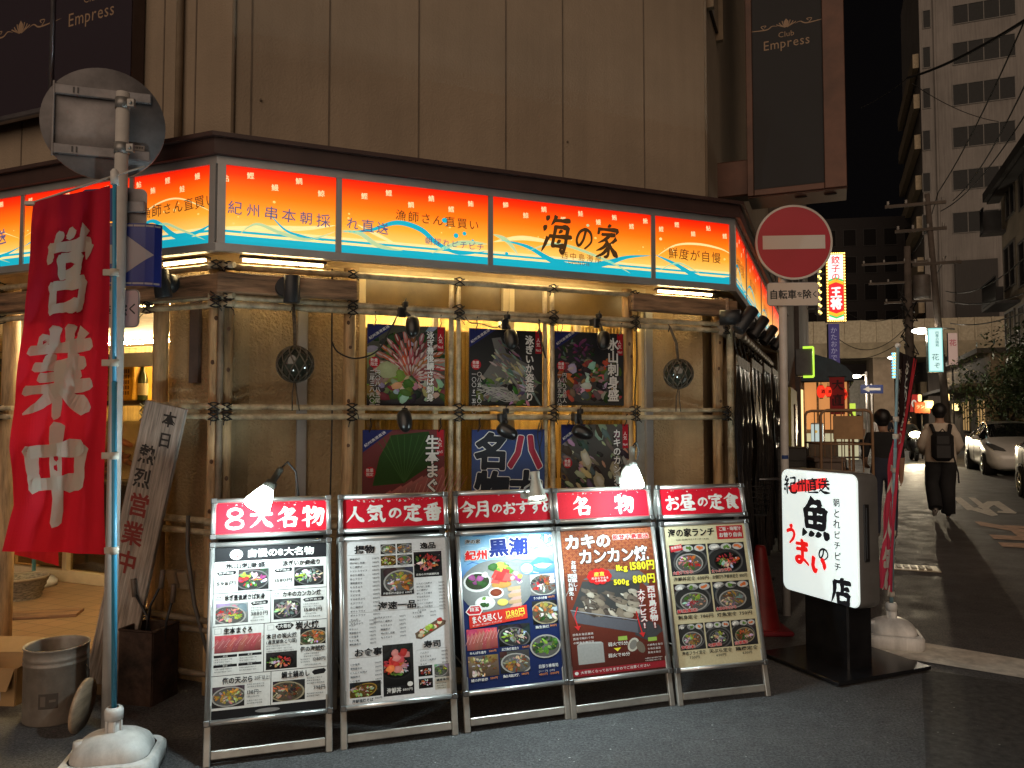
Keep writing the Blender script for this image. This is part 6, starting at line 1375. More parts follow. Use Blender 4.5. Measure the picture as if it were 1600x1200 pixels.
q = at_z(-8, 1100, 0); t = thing('cardboard_box', 'open cardboard box with a white slip at the left edge', 'box', (q.x - .06, q.y + .12, 0), R(-4))
m_card = mat('cardboard', (.36, .22, .095), .8, var=.08, vs=6)
mb = MB()
for c_, d_ in (((0, -.14, .1), (.4, .006, .2)), ((0, .14, .1), (.4, .006, .2)), ((-.2, 0, .1), (.006, .274, .2)), ((.2, 0, .1), (.006, .274, .2)), ((0, 0, .004), (.39, .27, .006))): mb.box(c_, d_)
mb.build('carton', m_card, t)
for rx, y, nm in ((60, -.14, 'flap'), (-150, .14, 'flap')):
    mb = MB(); mb.M = Matrix.Translation((0, y, .2)) @ Matrix.Rotation(R(rx), 4, 'X'); mb.box((0, -.06 if y < 0 else -.06, 0), (.39, .12, .005)); mb.build(nm, m_card, t)
mb = MB(); mb.M = Matrix.Translation((.2, 0, .2)) @ Matrix.Rotation(R(-30), 4, 'Y'); mb.box((.05, 0, 0), (.1, .27, .005)); mb.build('flap', m_card, t)
s = Sheet(.14, .1); s.rect(0, 0, .14, .1, (.6, .58, .54), 0)
for i in range(5): s.rect(.01, .015 + i * .017, .1, .004, (.15, .14, .13), 1)
s.text('炭', .12, .0, .03, BK, .02, 2); s.build('slip', m_matte, t, M=Matrix.Translation((-.02, -.1445, .13)))
# leaning plank with painted greeting
bot = at_z(205, 1062, .0); topp = LF.px(258, 632, -.02); TP = LF.w(topp[0], -.02, topp[1]); bot = at_z(160, 1085, .0)
ax = (TP - bot); Lp = ax.length; ax.normalize(); wide = Vector((math.cos(R(-12)), math.sin(R(-12)), 0)); wide = (wide - ax * wide.dot(ax)).normalized(); nn = ax.cross(wide).normalized()
if nn.y > 0: nn = -nn
PM = Matrix((wide, -nn, ax)).transposed().to_4x4()
t = thing('plank_sign', 'weathered plank with a hand painted greeting leaning on the bamboo rails', 'sign', bot)
t.matrix_world = Matrix.Translation(bot) @ PM
WP = .265
m_plank = mat('plank_wood', (.4, .33, .28), .75, var=.32, vs=4, stretch=(14, 14, .8), bump=.3, bs=25)
mb = MB(); mb.box((0, .014, Lp / 2), (WP, .028, Lp), .003); mb.build('plank', m_plank, t)
s = Sheet(WP, Lp); PK, PR = (.03, .026, .024), (.24, .035, .03)
s.text('本日', WP * .5, .03, .095, PK, .022, 5, vert=True, gap=1.25, jit=.05); s.text('熱烈', WP * .12, .24, .115, PK, .02, 5, vert=True, gap=1.2, jit=.05); s.text('営業中', WP * .14, .52, .135, PR, .025, 5, vert=True, gap=1.22, jit=.05)
s.build('lettering', m_matte, t, M=Matrix.Translation((-WP / 2, -.001, Lp)))
# rusty square can, tools and the basket
q = at_z(222, 1105, 0); t = thing('square_can', 'rusty square can with an open top behind the blue pole', 'can', (q.x - .03, q.y + .13, 0), R(-14))
m_rust = mat('rusty_iron', (.075, .042, .03), .7, .3, var=.4, vs=6, bump=.3, bs=25)
mb = MB()
for c_, d_ in (((0, -.105, .2), (.21, .008, .4)), ((0, .105, .2), (.21, .008, .4)), ((-.105, 0, .2), (.008, .202, .4)), ((.105, 0, .2), (.008, .202, .4)), ((0, 0, .2), (.2, .2, .02))): mb.box(c_, d_)
for y in (-.107, .107): mb.tube([(-.107, y, .398), (.107, y, .398)], .007, 6)
for x in (-.107, .107): mb.tube([(x, -.107, .398), (x, .107, .398)], .007, 6)
mb.build('can_wall', m_rust, t)
for i, (x, l, a) in enumerate(((-.05, .3, .1), (.02, .24, -.15), (.06, .22, .05))):
    t2 = thing('fire_tool', ('tallest dark tool handle standing in the rusty can', 'slim black tool standing in the middle of the rusty can', 'short black tool at the right of the rusty can')[i], 'tool', (q.x + x, q.y + .1, .215), R(-14))
    mb = MB(); mb.tube([(0, 0, 0), (a * .4, 0, l), (a, .01, l + .12)], .007, 6); mb.build('shaft', m_blk, t2); mb = MB(); mb.tube([(a, .01, l + .1), (a * 1.1, .012, l + .2)], .014, 8); mb.build('grip', mat('tool_wood', (.14, .1, .075), .6), t2)
q = at_z(38, 935, .06); t = thing('basket', 'round grey basket on the lit entrance floor', 'basket', (q.x - .03, q.y + .02, .058))
mb = MB(); prof = [(.0, .0), (.13, .0)] + [(.13 + .06 * (i / 8) + (.006 if i % 2 else -.002), .0 + .17 * i / 8) for i in range(9)] + [(.195, .175), (.18, .17), (.12, .02), (0, .02)]
mb.lathe(prof, 30); mb.build('weave', mat('basket_grey', (.22, .19, .14), .8, var=.35, vs=30, stretch=(1, 1, 3)), t); mb = MB(); mb.tube([(.19 * math.cos(a), .19 * math.sin(a), .175) for a in [k * .2618 for k in range(25)]], .012, 6); mb.build('rim', mat('basket_rim', (.3, .24, .16), .7), t)
# plastic yellow crate, fish tray and cans in the shop
def shop_px(px, py, d): x, z = LF.px(px, py, d); return LF.w(x, d, z), x, z
P, x, z = shop_px(196, 590, SD + .2); t = thing('plastic_crate', 'yellow slotted plastic crate on the shelf behind the entrance glass', 'crate', LF.w(x - .1, SD + .26, 1.722), LF.a)
mb = MB(); mb.box((0, 0, .17), (.56, .26, .34), .01); mb.build('body', mat('crate_yellow', (.7, .38, .03), .5, var=.08), t)
mb = MB()
for g_ in (-.13, .0, .13):
    for i in range(4):
        for j in range(5): mb.box((g_ * 1.35 + (i - 1.5) * .03, -.131, .07 + j * .05), (.015, .004, .035))
mb.build('slot', mat('crate_slot', (.14, .06, .005), .7), t)
t = thing('fish_tray', 'white fish box with pink fish on the counter behind the entrance glass', 'tray', LF.w(x - .12, SD + .3, .952), LF.a)
mb = MB(); mb.box((0, .03, .3), (.6, .2, .56), .02); mb.build('box', mat('foam_white', (.6, .5, .34), .6), t)
mb = MB(); rr = random.Random(4)
for i in range(9): mb.M = Matrix.Translation((rr.uniform(-.18, .18), -.09, .1 + .035 * i)) @ Matrix.Rotation(rr.uniform(-.5, .5), 4, 'Y'); mb.ell((0, 0, 0), (.11, .03, .03), 12, 7)
mb.M = None; mb.build('fish', mat('fish_pink', (.5, .22, .14), .35, var=.4, vs=6), t)
# duckboard under the basket and bottles on the shop counter
P0 = at_z(55, 962, .06); t = thing('floor_board', 'dark edged wooden board lying on the entrance tiles before the basket', 'board', (P0.x, P0.y, .056), R(14)); mb = MB(); mb.box((0, 0, .012), (.62, .2, .024), .003); mb.build('board', m_beam, t)
bt = None; rr = random.Random(12)
for i in range(9):
    x = posts[1] + .25 + i * .13
    if bt is None:
        bt = thing('sake_bottle', 'dark bottle standing on the shelf beside the yellow crate', 'bottle', LF.w(x, SD + .2, 1.722), LF.a, 'bottles on the shop shelf'); mb = MB(); mb.lathe([(0, 0), (.045, 0), (.047, .01), (.047, .2), (.03, .25), (.016, .28), (.015, .34), (0, .341)], 14); mb.build('glass', mat('bottle_green', (.04, .06, .02), .15, var=.3), bt); mb = MB(); mb.lathe([(.0475, .05), (.0478, .16)], 14); mb.build('label', mat('bottle_label', (.55, .45, .3), .6), bt)
    elif not 3 < i < 8: c = clone(bt); c.location = LF.w(x, SD + .2 + rr.uniform(-.03, .05), 1.722)
# outlet boxes on the pier
x, z = LF.px(283, 905, WL - .13)
for i, dx in enumerate((-.045, .045)):
    t = thing('outlet_box', ('left', 'right')[i] + ' one of two beige outdoor outlet boxes on the pier above the bamboo rails', 'outlet', LF.w(x + dx, WL - .1, z), LF.a, 'outdoor outlets on the pier')
    mb = MB(); mb.prism([(-.035, -.05), (.035, -.05), (.035, .05), (-.035, .05)], -.05, 0); mb.build('box', mat('outlet_beige', (.36, .28, .2), .5), t); mb = MB(); mb.M = Matrix.Translation((0, -.055, .015)) @ Matrix.Rotation(R(20), 4, 'X'); mb.box((0, 0, 0), (.074, .03, .085), .008); mb.build('cover', mat('outlet_beige', (0, 0, 0)), t)
# projecting sign and wall sign above
m_cop = mat('copper_frame', (.095, .04, .024), .5, .3, var=.2, vs=3); m_dkp = printed('dark_sign_panel', .6, 0, .15)
def crest(s, cx, cy, k, col):
    for sg in (-1, 1):
        s.line(spline([(cx + sg * .10 * k, cy + .005 * k), (cx + sg * .17 * k, cy - .015 * k), (cx + sg * .24 * k, cy + .02 * k), (cx + sg * .4 * k, cy + .012 * k), (cx + sg * .52 * k, cy - .0 * k)], 20), .014 * k, col, 3, (0,))
        s.line(spline([(cx + sg * .27 * k, cy + .02 * k), (cx + sg * .31 * k, cy - .03 * k), (cx + sg * .25 * k, cy - .035 * k), (cx + sg * .27 * k, cy - .01 * k)], 12), .009 * k, col, 3.5)
        for i in range(3): s.line(spline([(cx + sg * .01 * k, cy + .03 * k), (cx + sg * (.035 + .03 * i) * k, cy - .01 * k), (cx + sg * (.05 + .035 * i) * k, cy - (.06 - .018 * i) * k)], 8), .012 * k, col, 4)
    s.poly([(cx - .025 * k, cy + .03 * k), (cx - .03 * k, cy - .045 * k), (cx, cy - .085 * k), (cx + .03 * k, cy - .045 * k), (cx + .025 * k, cy + .03 * k)], col, 5)
GOLD = (.3, .2, .13)
wl = RF.w(.62, WU, 0); pa = Face((wl.x, wl.y), -22.5); ex = .74; pz = pa.px(1230, 306, 0)[1] + .02
xl0 = .25
t = thing('projecting_sign', 'tall dark copper framed sign with a gold crest projecting over the street', 'sign', (wl.x, wl.y, 0), pa.a)
mb = MB(); mb.box((xl0 + ex / 2, .17, pz + 2.2), (ex - .02, .32, 4.4 - .02)); mb.build('cabinet', mat('cabinet_dark', (.06, .035, .03), .5), t)
mb = MB()
for c_, d_ in (((xl0 + .025, -.005, pz + 2.2), (.05, .05, 4.4)), ((xl0 + ex - .08, -.005, pz + 2.2), (.16, .05, 4.4)), ((xl0 + (ex - .11) / 2, -.004, pz + .025), (ex - .212, .048, .05)), ((xl0 + ex / 2, .17, pz - .006), (ex, .36, .012))): mb.box(c_, d_, .004)
mb.build('frame', m_cop, t)
s = Sheet(ex - .21, 4.34); s.rect(0, 0, s.w, 4.34, (.028, .027, .028), 0); yy = pz + 4.37 - pa.px(1226, 40, 0)[1]; crest(s, s.w / 2, yy, .62, GOLD); s.text('Club', s.w / 2, yy + .04, .062, GOLD, .0, 5, anchor='c'); s.text('Empress', s.w / 2, yy + .085, .11, GOLD, .0, 5, anchor='c', wid=.36)
s.build('panel', m_dkp, t, M=Matrix.Translation((xl0 + .05, -.008, pz + 4.37)))
mb = MB()
for x in (.34, .56): mb.ell((xl0 + x + .06, .1, pz - .014), (.05, .03, .008), 9, 5)
mb.build('peeling_spot', mat('peel_dark', (.02, .01, .008), .8), t)
for z in (.2, 2.6): mb = MB(); mb.box((.1, .2, pz + z), (.3, .2, .3), .01); mb.build('bracket', m_cop, t)
d = WU - .1
xr_, zb_ = LF.px(206, 130, d); xs_, _ = LF.px(84, 150, d)
t = thing('wall_sign', 'large dark two panel sign with a gold crest high on the left front', 'sign', LF.w(0, d, 0), LF.a)
zb1 = LF.px(206, 141, d)[1]
for xa, xb, nm in ((xs_ + .01, xr_, 'panel'), (xs_ - 1.3, xs_ - .01, 'panel')):
    s = Sheet(xb - xa, 3.0); s.rect(0, 0, s.w, 3.0, (.032, .024, .034), 0)
    px_, py_ = LF.px(145, 22, d) if xa > xs_ else LF.px(35, 48, d)
    cx, cyy = px_ - xa, zb1 + 3.0 - py_
    if xa > xs_: s.text('Empress', cx, cyy - .06, .125, GOLD, 0, 5, anchor='c', wid=.42); s.text('Club', cx, cyy - .14, .07, GOLD, 0, 5, anchor='c')
    else: crest(s, cx, cyy, .75, GOLD)
    s.build(nm, m_dkp, t, M=Matrix.Translation((xa, -.012, zb1 + 3.0)))
    mb = MB(); mb.box(((xa + xb) / 2, .04, zb1 + 1.5), (xb - xa, .09, 3.0)); mb.build('cabinet', mat('cabinet_dark', (0, 0, 0)), t)
mb = MB(); mb.box((xs_ - .65, -.02, zb1 - .02), (1.32, .05, .04), .008); mb.cyl((xs_, -.02, zb1), (xs_, -.02, zb1 + 3), .016); mb.build('edge_trim', mat('trim_steel', (.3, .28, .3), .3, .8), t)
# ================================================================ the street to the right
SD_ = Vector((math.sin(R(22.5)), math.cos(R(22.5)), 0))
def ST(x, o, z=0.): return RF.w(x, -o, z)           # x metres up the street, o metres out from the restaurant's right front
def onst(px, py, o): x, z = RF.px(px, py, -o); return x, z
def spot_at(px, py, Y): return at_y(px, py, Y)
def glow_mat(n, c, e): return emit(n, c, e)
def building(name, lab, cat, f, x0, x1, z1, depth, m, z0=0., rows=(), wm=None, fm=None, extra=None):
    """box building on wall plane f with window rows given as (xa, xb, za, zb, panes)"""
    t = thing(name, lab, cat, f.w(x0, 0, 0), f.a); mb = MB(); mb.box(((x1 - x0) / 2, depth / 2, (z0 + z1) / 2), (x1 - x0, abs(depth), z1 - z0)); mb.build('wall', m, t)
    sg = -1 if depth > 0 else 1
    for xa, xb, za, zb, n in rows:
        mb = MB(); mb.box(((xa + xb) / 2 - x0, sg * .006, (za + zb) / 2), (xb - xa, .03, zb - za)); w_ = mb.build('window', wm or m_night, t)
        mb = MB(); fw = .05 * max(1, (zb - za) / 1.4)
        for i in range(n + 1): mb.box((xa - x0 + (xb - xa) * i / n, sg * .03, (za + zb) / 2), (fw, .05, zb - za))
        for z in (za, zb): mb.box(((xa + xb) / 2 - x0, sg * .03, z), (xb - xa + fw, .06, fw))
        mb.build('frame', fm or m_nframe, w_)
    return t
m_night = mat('night_glass', (.01, .011, .012), .25, var=.2, spec=.15); m_nframe = mat('night_frame', (.12, .11, .1), .5)
# tall pale block on the far right
p = at_y(1445, 400, 55); TBF = Face((p.x, p.y), -22.5); rows = []
for k, (ya, yb) in enumerate(((-56, -26), (10, 38), (68, 101), (133, 165), (200, 231), (267, 297), (333, 364))):
    xa, za = TBF.px(1489, yb + 1, 0); xb, zb = TBF.px(1586, ya - 10, 0); zt_ = TBF.px(1489, ya, 0)[1]; rows.append((xa, xb, za, zt_, 4))
    xc, _ = TBF.px(1442, yb, 0); xd, _ = TBF.px(1454, yb, 0); rows.append((xc, xd, za + .1, zt_ + .05, 1))
tb = building('tall_building', 'tall pale building with rows of dark windows on the far right', 'building', TBF, 0, 16, 38, 14, mat('tower_wall', (.22, .2, .185), .85, var=.1, vs=.3, streak=.25), 0, rows)
mb = MB()
for k in range(9):
    z = 3.2 + k * 3.02; mb.add([(-.05, .3, z), (-.05, 13.7, z), (-.45, 13.7, z), (-.45, .3, z), (-.05, .3, z + 1.05), (-.05, 13.7, z + 1.05), (-.45, 13.7, z + 1.05), (-.45, .3, z + 1.05)], [(0, 1, 2, 3), (4, 5, 6, 7), (0, 1, 5, 4), (2, 3, 7, 6), (0, 3, 7, 4), (1, 2, 6, 5)])
mb.build('balcony', mat('tower_balcony', (.3, .24, .16), .8), tb)
mb = MB(); x = TBF.px(1466, 300, 0)[0]; mb.cyl((x, -.12, 0), (x, -.12, 36), .09); mb.build('rain_pipe', mat('tower_wall', (0, 0, 0)), tb)
x, z0_ = TBF.px(1495, 560, 0); x2, _ = TBF.px(1562, 560, 0)
mb = MB(); mb.box(((x + x2) / 2, -.2, 9), (x2 - x, .3, 7.5)); mb.build('dark_louvre', mat('louvre', (.03, .026, .024), .7, var=.3, vs=4, stretch=(20, 20, .2)), tb)
# beige house with balconies on the right side of the street
RB = Face(ST(0, 8.0).to_2d(), 67.5); xl_, _ = RB.px(1566, 400, 0); ztop = RB.px(1566, 305, 0)[1]
rows = []
for (xa_, xb_, ya, yb) in ((1573, 1585, 283, 345), (1571, 1586, 388, 455), (1573, 1586, 490, 540), (1594, 1610, 262, 330), (1594, 1612, 380, 450), (1594, 1612, 480, 540)):
    x1_, za = RB.px(xa_, yb, 0); x2_, zb = RB.px(xb_, ya, 0); zz = RB.px(xa_, ya, 0)[1]; rows.append((x2_, x1_, za, max(zz, za + 1.2), 2))
hb = building('balcony_house', 'cream house with small dark balconies and lamps at the right edge', 'house', RB, xl_ - 22, xl_, ztop, -8, mat('house_wall', (.27, .22, .16), .85, var=.12, vs=1), 0, [(a + 0, b, c, d, n) for a, b, c, d, n in rows])
mb = MB(); mb.box((11, -4, ztop + .2), (23.4, 9.2, .4)); mb.box((11, .2, ztop - .06), (23.2, .5, .12)); mb.build('roof', mat('roof_dark', (.03, .026, .024), .7), hb)
for (pa_, pb_, ya, yb) in ((1553, 1578, 317, 360), (1556, 1600, 425, 470)):
    xa, za = RB.px(pb_ - 6, yb, 0); xb, zb = RB.px(pa_ + 12, ya, 0); mb = MB(); xo = xl_ - 22
    mb.box(((xa + xb) / 2 - xo, .45, za), (abs(xb - xa), .9, .12))
    for i in range(15): mb.cyl((xa - xo + (xb - xa) * i / 14, .86, za), (xa - xo + (xb - xa) * i / 14, .86, za + 1.1), .02, None, 5)
    mb.box(((xa + xb) / 2 - xo, .86, za + 1.1), (abs(xb - xa), .06, .06)); mb.box((max(xa, xb) - xo, .45, za + .6), (.05, .85, 1.0)); mb.build('balcony', mat('balcony_iron', (.02, .02, .022), .5), hb)
# dark office block and the railway viaduct that close the street
vd = at_y(1370, 500, 60); VF = Face((vd.x, vd.y), -10)
rows = []
for j in range(4):
    for i in range(7): rows.append((-3.6 + i * 1.6 - 1, -2.6 + i * 1.6 - 1, 9.2 + j * 2.3, 10.6 + j * 2.3, 1))
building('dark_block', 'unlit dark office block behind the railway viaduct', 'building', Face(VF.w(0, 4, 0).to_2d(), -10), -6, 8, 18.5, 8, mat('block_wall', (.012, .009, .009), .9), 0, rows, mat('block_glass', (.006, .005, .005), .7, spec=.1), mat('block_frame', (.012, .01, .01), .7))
v = at_y(1370, 500, 52); WF = Face((v.x, v.y), -14); za, zb, zc_ = WF.px(1370, 559, 0)[1], WF.px(1370, 535, 0)[1], WF.px(1370, 500, 0)[1]
t = thing('railway_viaduct', 'beige concrete railway viaduct crossing the end of the street', 'viaduct', WF.w(0, 0, 0), WF.a); m_conc = mat('viaduct_concrete', (.3, .25, .17), .85, var=.2, vs=.8)
mb = MB(); mb.box((0, 3, (za + zb) / 2), (60, 6.2, zb - za)); mb.build('deck', m_conc, t)
mb = MB(); mb.box((0, .1, (zb + zc_) / 2), (60, .25, zc_ - zb))
for i in range(40): mb.box((-20 + i, -.07, (zb + zc_) / 2), (.12, .12, zc_ - zb))
mb.build('parapet', mat('viaduct_parapet', (.42, .36, .26), .8), t)
x, _ = WF.px(1383, 600, 0); mb = MB(); mb.box((x, 1.5, za / 2), (1.3, 2.2, za)); mb.build('pier', mat('pier_concrete', (.42, .33, .24), .85, var=.15, vs=1), t)
xa, zz = WF.px(1322, 592, 0); xb, _ = WF.px(1371, 592, 0); mb = MB(); mb.box(((xa + xb) / 2, 2.0, zz / 2), (xb - xa, .2, zz))
for i in range(6): mb.box((xa + (xb - xa) * i / 5, 1.87, zz / 2), (.08, .06, zz))
for q in (.33, .62): mb.box(((xa + xb) / 2, 1.87, zz * q), (xb - xa, .06, .08))
mb.build('gate_wall', mat('gate_grey', (.3, .3, .27), .7), t)
# left side shops beyond the restaurant
m_dkwall = mat('shop_dark_wall', (.1, .075, .055), .8, var=.2, vs=1.5)
sf = Face(RF.w(6.65, .1, 0).to_2d(), 67.5)
sh1 = building('corner_shop', 'dim brown shop block next up the street behind the no entry sign', 'building', sf, 0, 6.5, 7.5, 6, m_dkwall, 0, [(1, 2.4, 4.4, 6, 2), (3.4, 4.8, 4.4, 6, 2)])
sh2 = building('shop_house', 'dark narrow shop house behind the lit vertical sign', 'building', Face(RF.w(13.2, .0, 0).to_2d(), 67.5), 0, 9, 9, 6, mat('shop_dark_wall_2', (.07, .055, .05), .8), 0, [(1, 2.4, 5, 6.6, 2)])
for z, a, b in ((1.2, .4, 2.2),): 
    mb = MB(); mb.box(((a + b) / 2, -.02, 1.3), (b - a, .03, 1.9)); mb.build('lit_window', emit('shop_lit', (1, .72, .3), 1.6), sh2)
x0_, zt_ = onst(1240, 545, .35)
t = thing('lit_sign', 'dark shop sign box with a lime green lit edge left of the awning', 'sign', ST(9.5, .0, 2.3), RF.a); mb = MB(); mb.box((0, -.2, .3), (.4, .3, .5), .02); mb.build('cabinet', mat('sign_grey', (.1, .1, .11), .3), t)
mb = MB(); mb.box((-.21, -.37, .3), (.04, .03, .54)); mb.box((-.21, -.28, .03), (.04, .18, .04)); mb.box((-.21, -.28, .57), (.04, .18, .04)); mb.build('lit_edge', emit('lime_edge', (.5, .85, .06), 1.3), t)
t = thing('menu_board', 'olive yellow wall board with a dark menu frame behind the white pole', 'board', ST(8.0, .05, .95), RF.a); mb = MB(); mb.box((0, 0, .55), (2.4, .06, 1.1)); mb.build('board', mat('board_olive', (.3, .25, .05), .6), t); mb = MB(); mb.box((.2, -.04, .5), (.8, .03, .7), .01); mb.build('menu_frame', mat('frame_dark', (.07, .03, .02), .4), t)
# air conditioner and beige cabinet
p = at_z(1232, 790, 0); t = thing('air_conditioner', 'dark louvred air conditioner standing behind the white sign pole', 'air conditioner', ST(3.9, .22), RF.a + math.pi / 2 * 0); mb = MB(); mb.box((0, 0, .62), (.5, .34, 1.2), .015); mb.build('casing', mat('ac_dark', (.05, .045, .04), .5), t); mb = MB()
for i in range(14): mb.box((-.262, 0, .15 + i * .072), (.02, .3, .02))
mb.build('louvre', mat('ac_dark', (0, 0, 0)), t)
t = thing('metal_cabinet', 'plain beige metal cabinet beside the dark air conditioner', 'cabinet', ST(4.6, .55), RF.a); mb = MB(); mb.box((0, 0, .63), (.4, .34, 1.26), .01); mb.build('casing', mat('cabinet_beige', (.2, .15, .1), .5), t); mb = MB(); mb.box((-.205, .0, .65), (.01, .28, 1.1), .002); mb.build('door', mat('cabinet_beige', (0, 0, 0)), t)
# small lit standing sign
p = at_y(1277, 690, 10.5); t = thing('lit_sign', 'pale glowing menu stand between the beige cabinet and the tan roll cage', 'sign', (p.x, p.y, 0), R(-25)); mb = MB(); mb.box((0, .05, .85), (.16, .1, 1.3), .01); mb.build('casing', m_white, t)
s = Sheet(.15, 1.2); s.grad(0, 0, .15, 1.2, [(0, (.5, .62, .6)), (.7, (.6, .75, .72)), (1, (.3, .55, .7))], 0); s.text('マ', .05, .3, .05, (.1, .25, .2), 0, 2); s.text('サンデー', .02, .5, .03, (.1, .3, .3), 0, 2); s.ell(.06, .1, .02, .02, (.6, .4, .1), 2); s.build('lit_panel', printed('lit_panel', .4, .8, .3), t, M=Matrix.Translation((-.075, -.002, 1.48)))
# tan roll cage with a board on it
p = at_y(1323, 700, 8.3); t = thing('roll_cage', 'tan steel roll cage with a plain board tied on, beyond the box sign', 'roll cage', (p.x, p.y, 0), R(-8)); m_tan = mat('cage_tan', (.34, .2, .11), .5, var=.1); mb = MB()
hw = .265; zt_ = at_y(1323, 641, 8.3).z
for y in (0, .7):
    mb.tube([(-hw, y, .18), (-hw, y, zt_ - .06), (-hw + .02, y, zt_ - .015), (-hw + .07, y, zt_), (hw - .07, y, zt_), (hw - .02, y, zt_ - .015), (hw, y, zt_ - .06), (hw, y, .18)], .016, 8)
    for z in (.95, 1.28, .3): mb.tube([(-hw, y, z), (hw, y, z)], .011, 6)
    for x in (-.16, -.05, .06, .17): mb.tube([(x, y, .2), (x, y, zt_)], .006, 6)
for x in (-hw, hw):
    for z in (.25, .8, 1.28): mb.tube([(x, 0, z), (x, .7, z)], .011, 6)
mb.build('frame', m_tan, t); mb = MB(); mb.box((0, .35, .17), (.54, .72, .04)); mb.build('deck', m_tan, t)
for x in (-.2, .2):
    for y in (.05, .65): mb = MB(); mb.tube([(x - .02, y, .07), (x + .02, y, .07)], .07, 14); mb.build('castor', mat('castor', (.03, .03, .03), .6), t)
mb = MB(); mb.box((.01, -.02, 1.46), (.30, .012, .25)); mb.build('board', mat('board_tan', (.42, .25, .12), .7), t)
t = thing('stacked_crate', 'grey brown crate standing inside the tan roll cage', 'crate', (p.x - .08, p.y + .38, .19), R(-8)); mb = MB(); mb.box((0, 0, .45), (.3, .4, .9), .02); mb.box((0, 0, .91), (.34, .44, .05), .01); mb.build('body', mat('crate_grey', (.16, .115, .09), .6), t)
# awning, noren and lanterns of the bar
x1_, z1_ = onst(1292, 575, .8)
t = thing('awning', 'dark blue green awning over the red lantern bar', 'awning', ST(15.2, 0, 0), RF.a)
mb = MB(); n = 8; prof = [(0, 3.15), (-.35, 3.1), (-.7, 2.98), (-1.0, 2.8), (-1.15, 2.62), (-1.15, 2.45)]
vs = [(x, y, z) for x in (-1.2, 2.6) for y, z in prof]; k = len(prof); mb.add(vs, [(i, i + 1, k + i + 1, k + i) for i in range(k - 1)], True); mb.add([vs[i] for i in range(k)] + [(-1.2, 0, 2.45)], [tuple(range(k + 1))]); mb.build('canvas', mat('awning_cloth', (.03, .06, .085), .6), t)
mb = MB(); mb.tube([(-1.2, 0, 2.45), (-1.2, -1.15, 2.45), (2.6, -1.15, 2.45)], .02, 6); mb.build('frame', m_blk, t)
def lantern(px, py, Y, k, lab):
    p = at_y(px, py, Y); t = thing('paper_lantern', lab, 'lantern', p, 0, 'red paper lanterns of the bar'); mb = MB(); pr = []
    for i in range(17): a = math.pi * (.12 + .76 * i / 16); pr.append((k * (.75 * math.sin(a) + (.03 if i % 2 else 0)), k * 1.25 * math.cos(a)))
    mb.lathe(pr, 20); mb.build('paper', emit('lantern_red', (.95, .04, .015), 1.1), t); mb = MB()
    for z in (-1, 1): mb.tube([(0, 0, z * k * 1.1), (0, 0, z * k * 1.3)], k * .32, 12)
    mb.tube([(0, 0, k * 1.3), (0, 0, k * 2)], .008, 5); mb.build('cap', m_blk, t)
    s = Sheet(k * 1.2, k * 1.6); s.text('酒', k * .25, k * .4, k * .75, (.2, .01, .005), .03, 1); s.build('lettering', m_matte, t, M=Matrix.Translation((-k * .6, -k * .83, k * .8)))
lantern(1283, 612, 17, .12, 'round red paper lantern at the left under the awning'); lantern(1318, 616, 18, .11, 'red paper lantern half hidden by the dark red curtain'); lantern(1294, 612, 17.6, .1, 'small red paper lantern beside the dark red curtain')
p = at_y(1308, 618, 17.6); t = thing('noren_curtain', 'dark red shop curtain with black brush marks under the awning', 'curtain', (p.x, p.y, p.z), R(-20)); s = Sheet(.32, .85); s.rect(0, 0, .32, .85, (.16, .008, .008), 0); s.brush('大直', .04, .05, .26, (.02, .004, .004), 14, 2, vert=True, adv=1.3); s.build('cloth', printed('noren_cloth', .7, .25), t, M=Matrix.Translation((-.16, 0, .42))); mb = MB(); mb.cyl((-.2, .01, .43), (.2, .01, .43), .012); mb.build('rod', m_blk, t)
p = at_y(1290, 618, 18.5); t = thing('lit_bar', 'warmly lit bar front glowing under the awning', 'shop front', (p.x, p.y, 0), R(-22.5)); mb = MB(); mb.box((0, .05, 1.9), (1.0, .06, 1.2)); mb.build('lit_screen', emit('bar_lit', (1, .42, .13), .55), t); mb = MB()
for x in (-.5, -.18, .2, .5): mb.box((x, 0, 1.3), (.05, .06, 2.6))
mb.box((0, 0, 1.25), (1.05, .07, .08)); mb.build('timber_frame', m_beam, t)
mb = MB(); mb.box((.05, .04, .9), (1.3, .05, .62)); mb.build('lit_counter', emit('bar_counter', (.85, .8, .5), .5), t)
p = at_y(1328, 640, 20); t = thing('lit_sign', 'small yellow green lit sign standing right of the red lanterns', 'sign', (p.x, p.y, 0), R(-10)); mb = MB(); mb.box((-.12, .0, 1.8), (.5, .08, .32)); mb.build('lit_panel', emit('sign_yg', (.55, .75, .08), 1), t); mb = MB(); mb.cyl((-.12, .05, 0), (-.12, .05, 1.64), .03); mb.build('post', m_blk, t); mb = MB(); mb.box((-.32, -.05, 1.95), (.12, .03, 1.1)); mb.build('yellow_pennant', emit('pennant_y', (.6, .5, .05), .5), t)
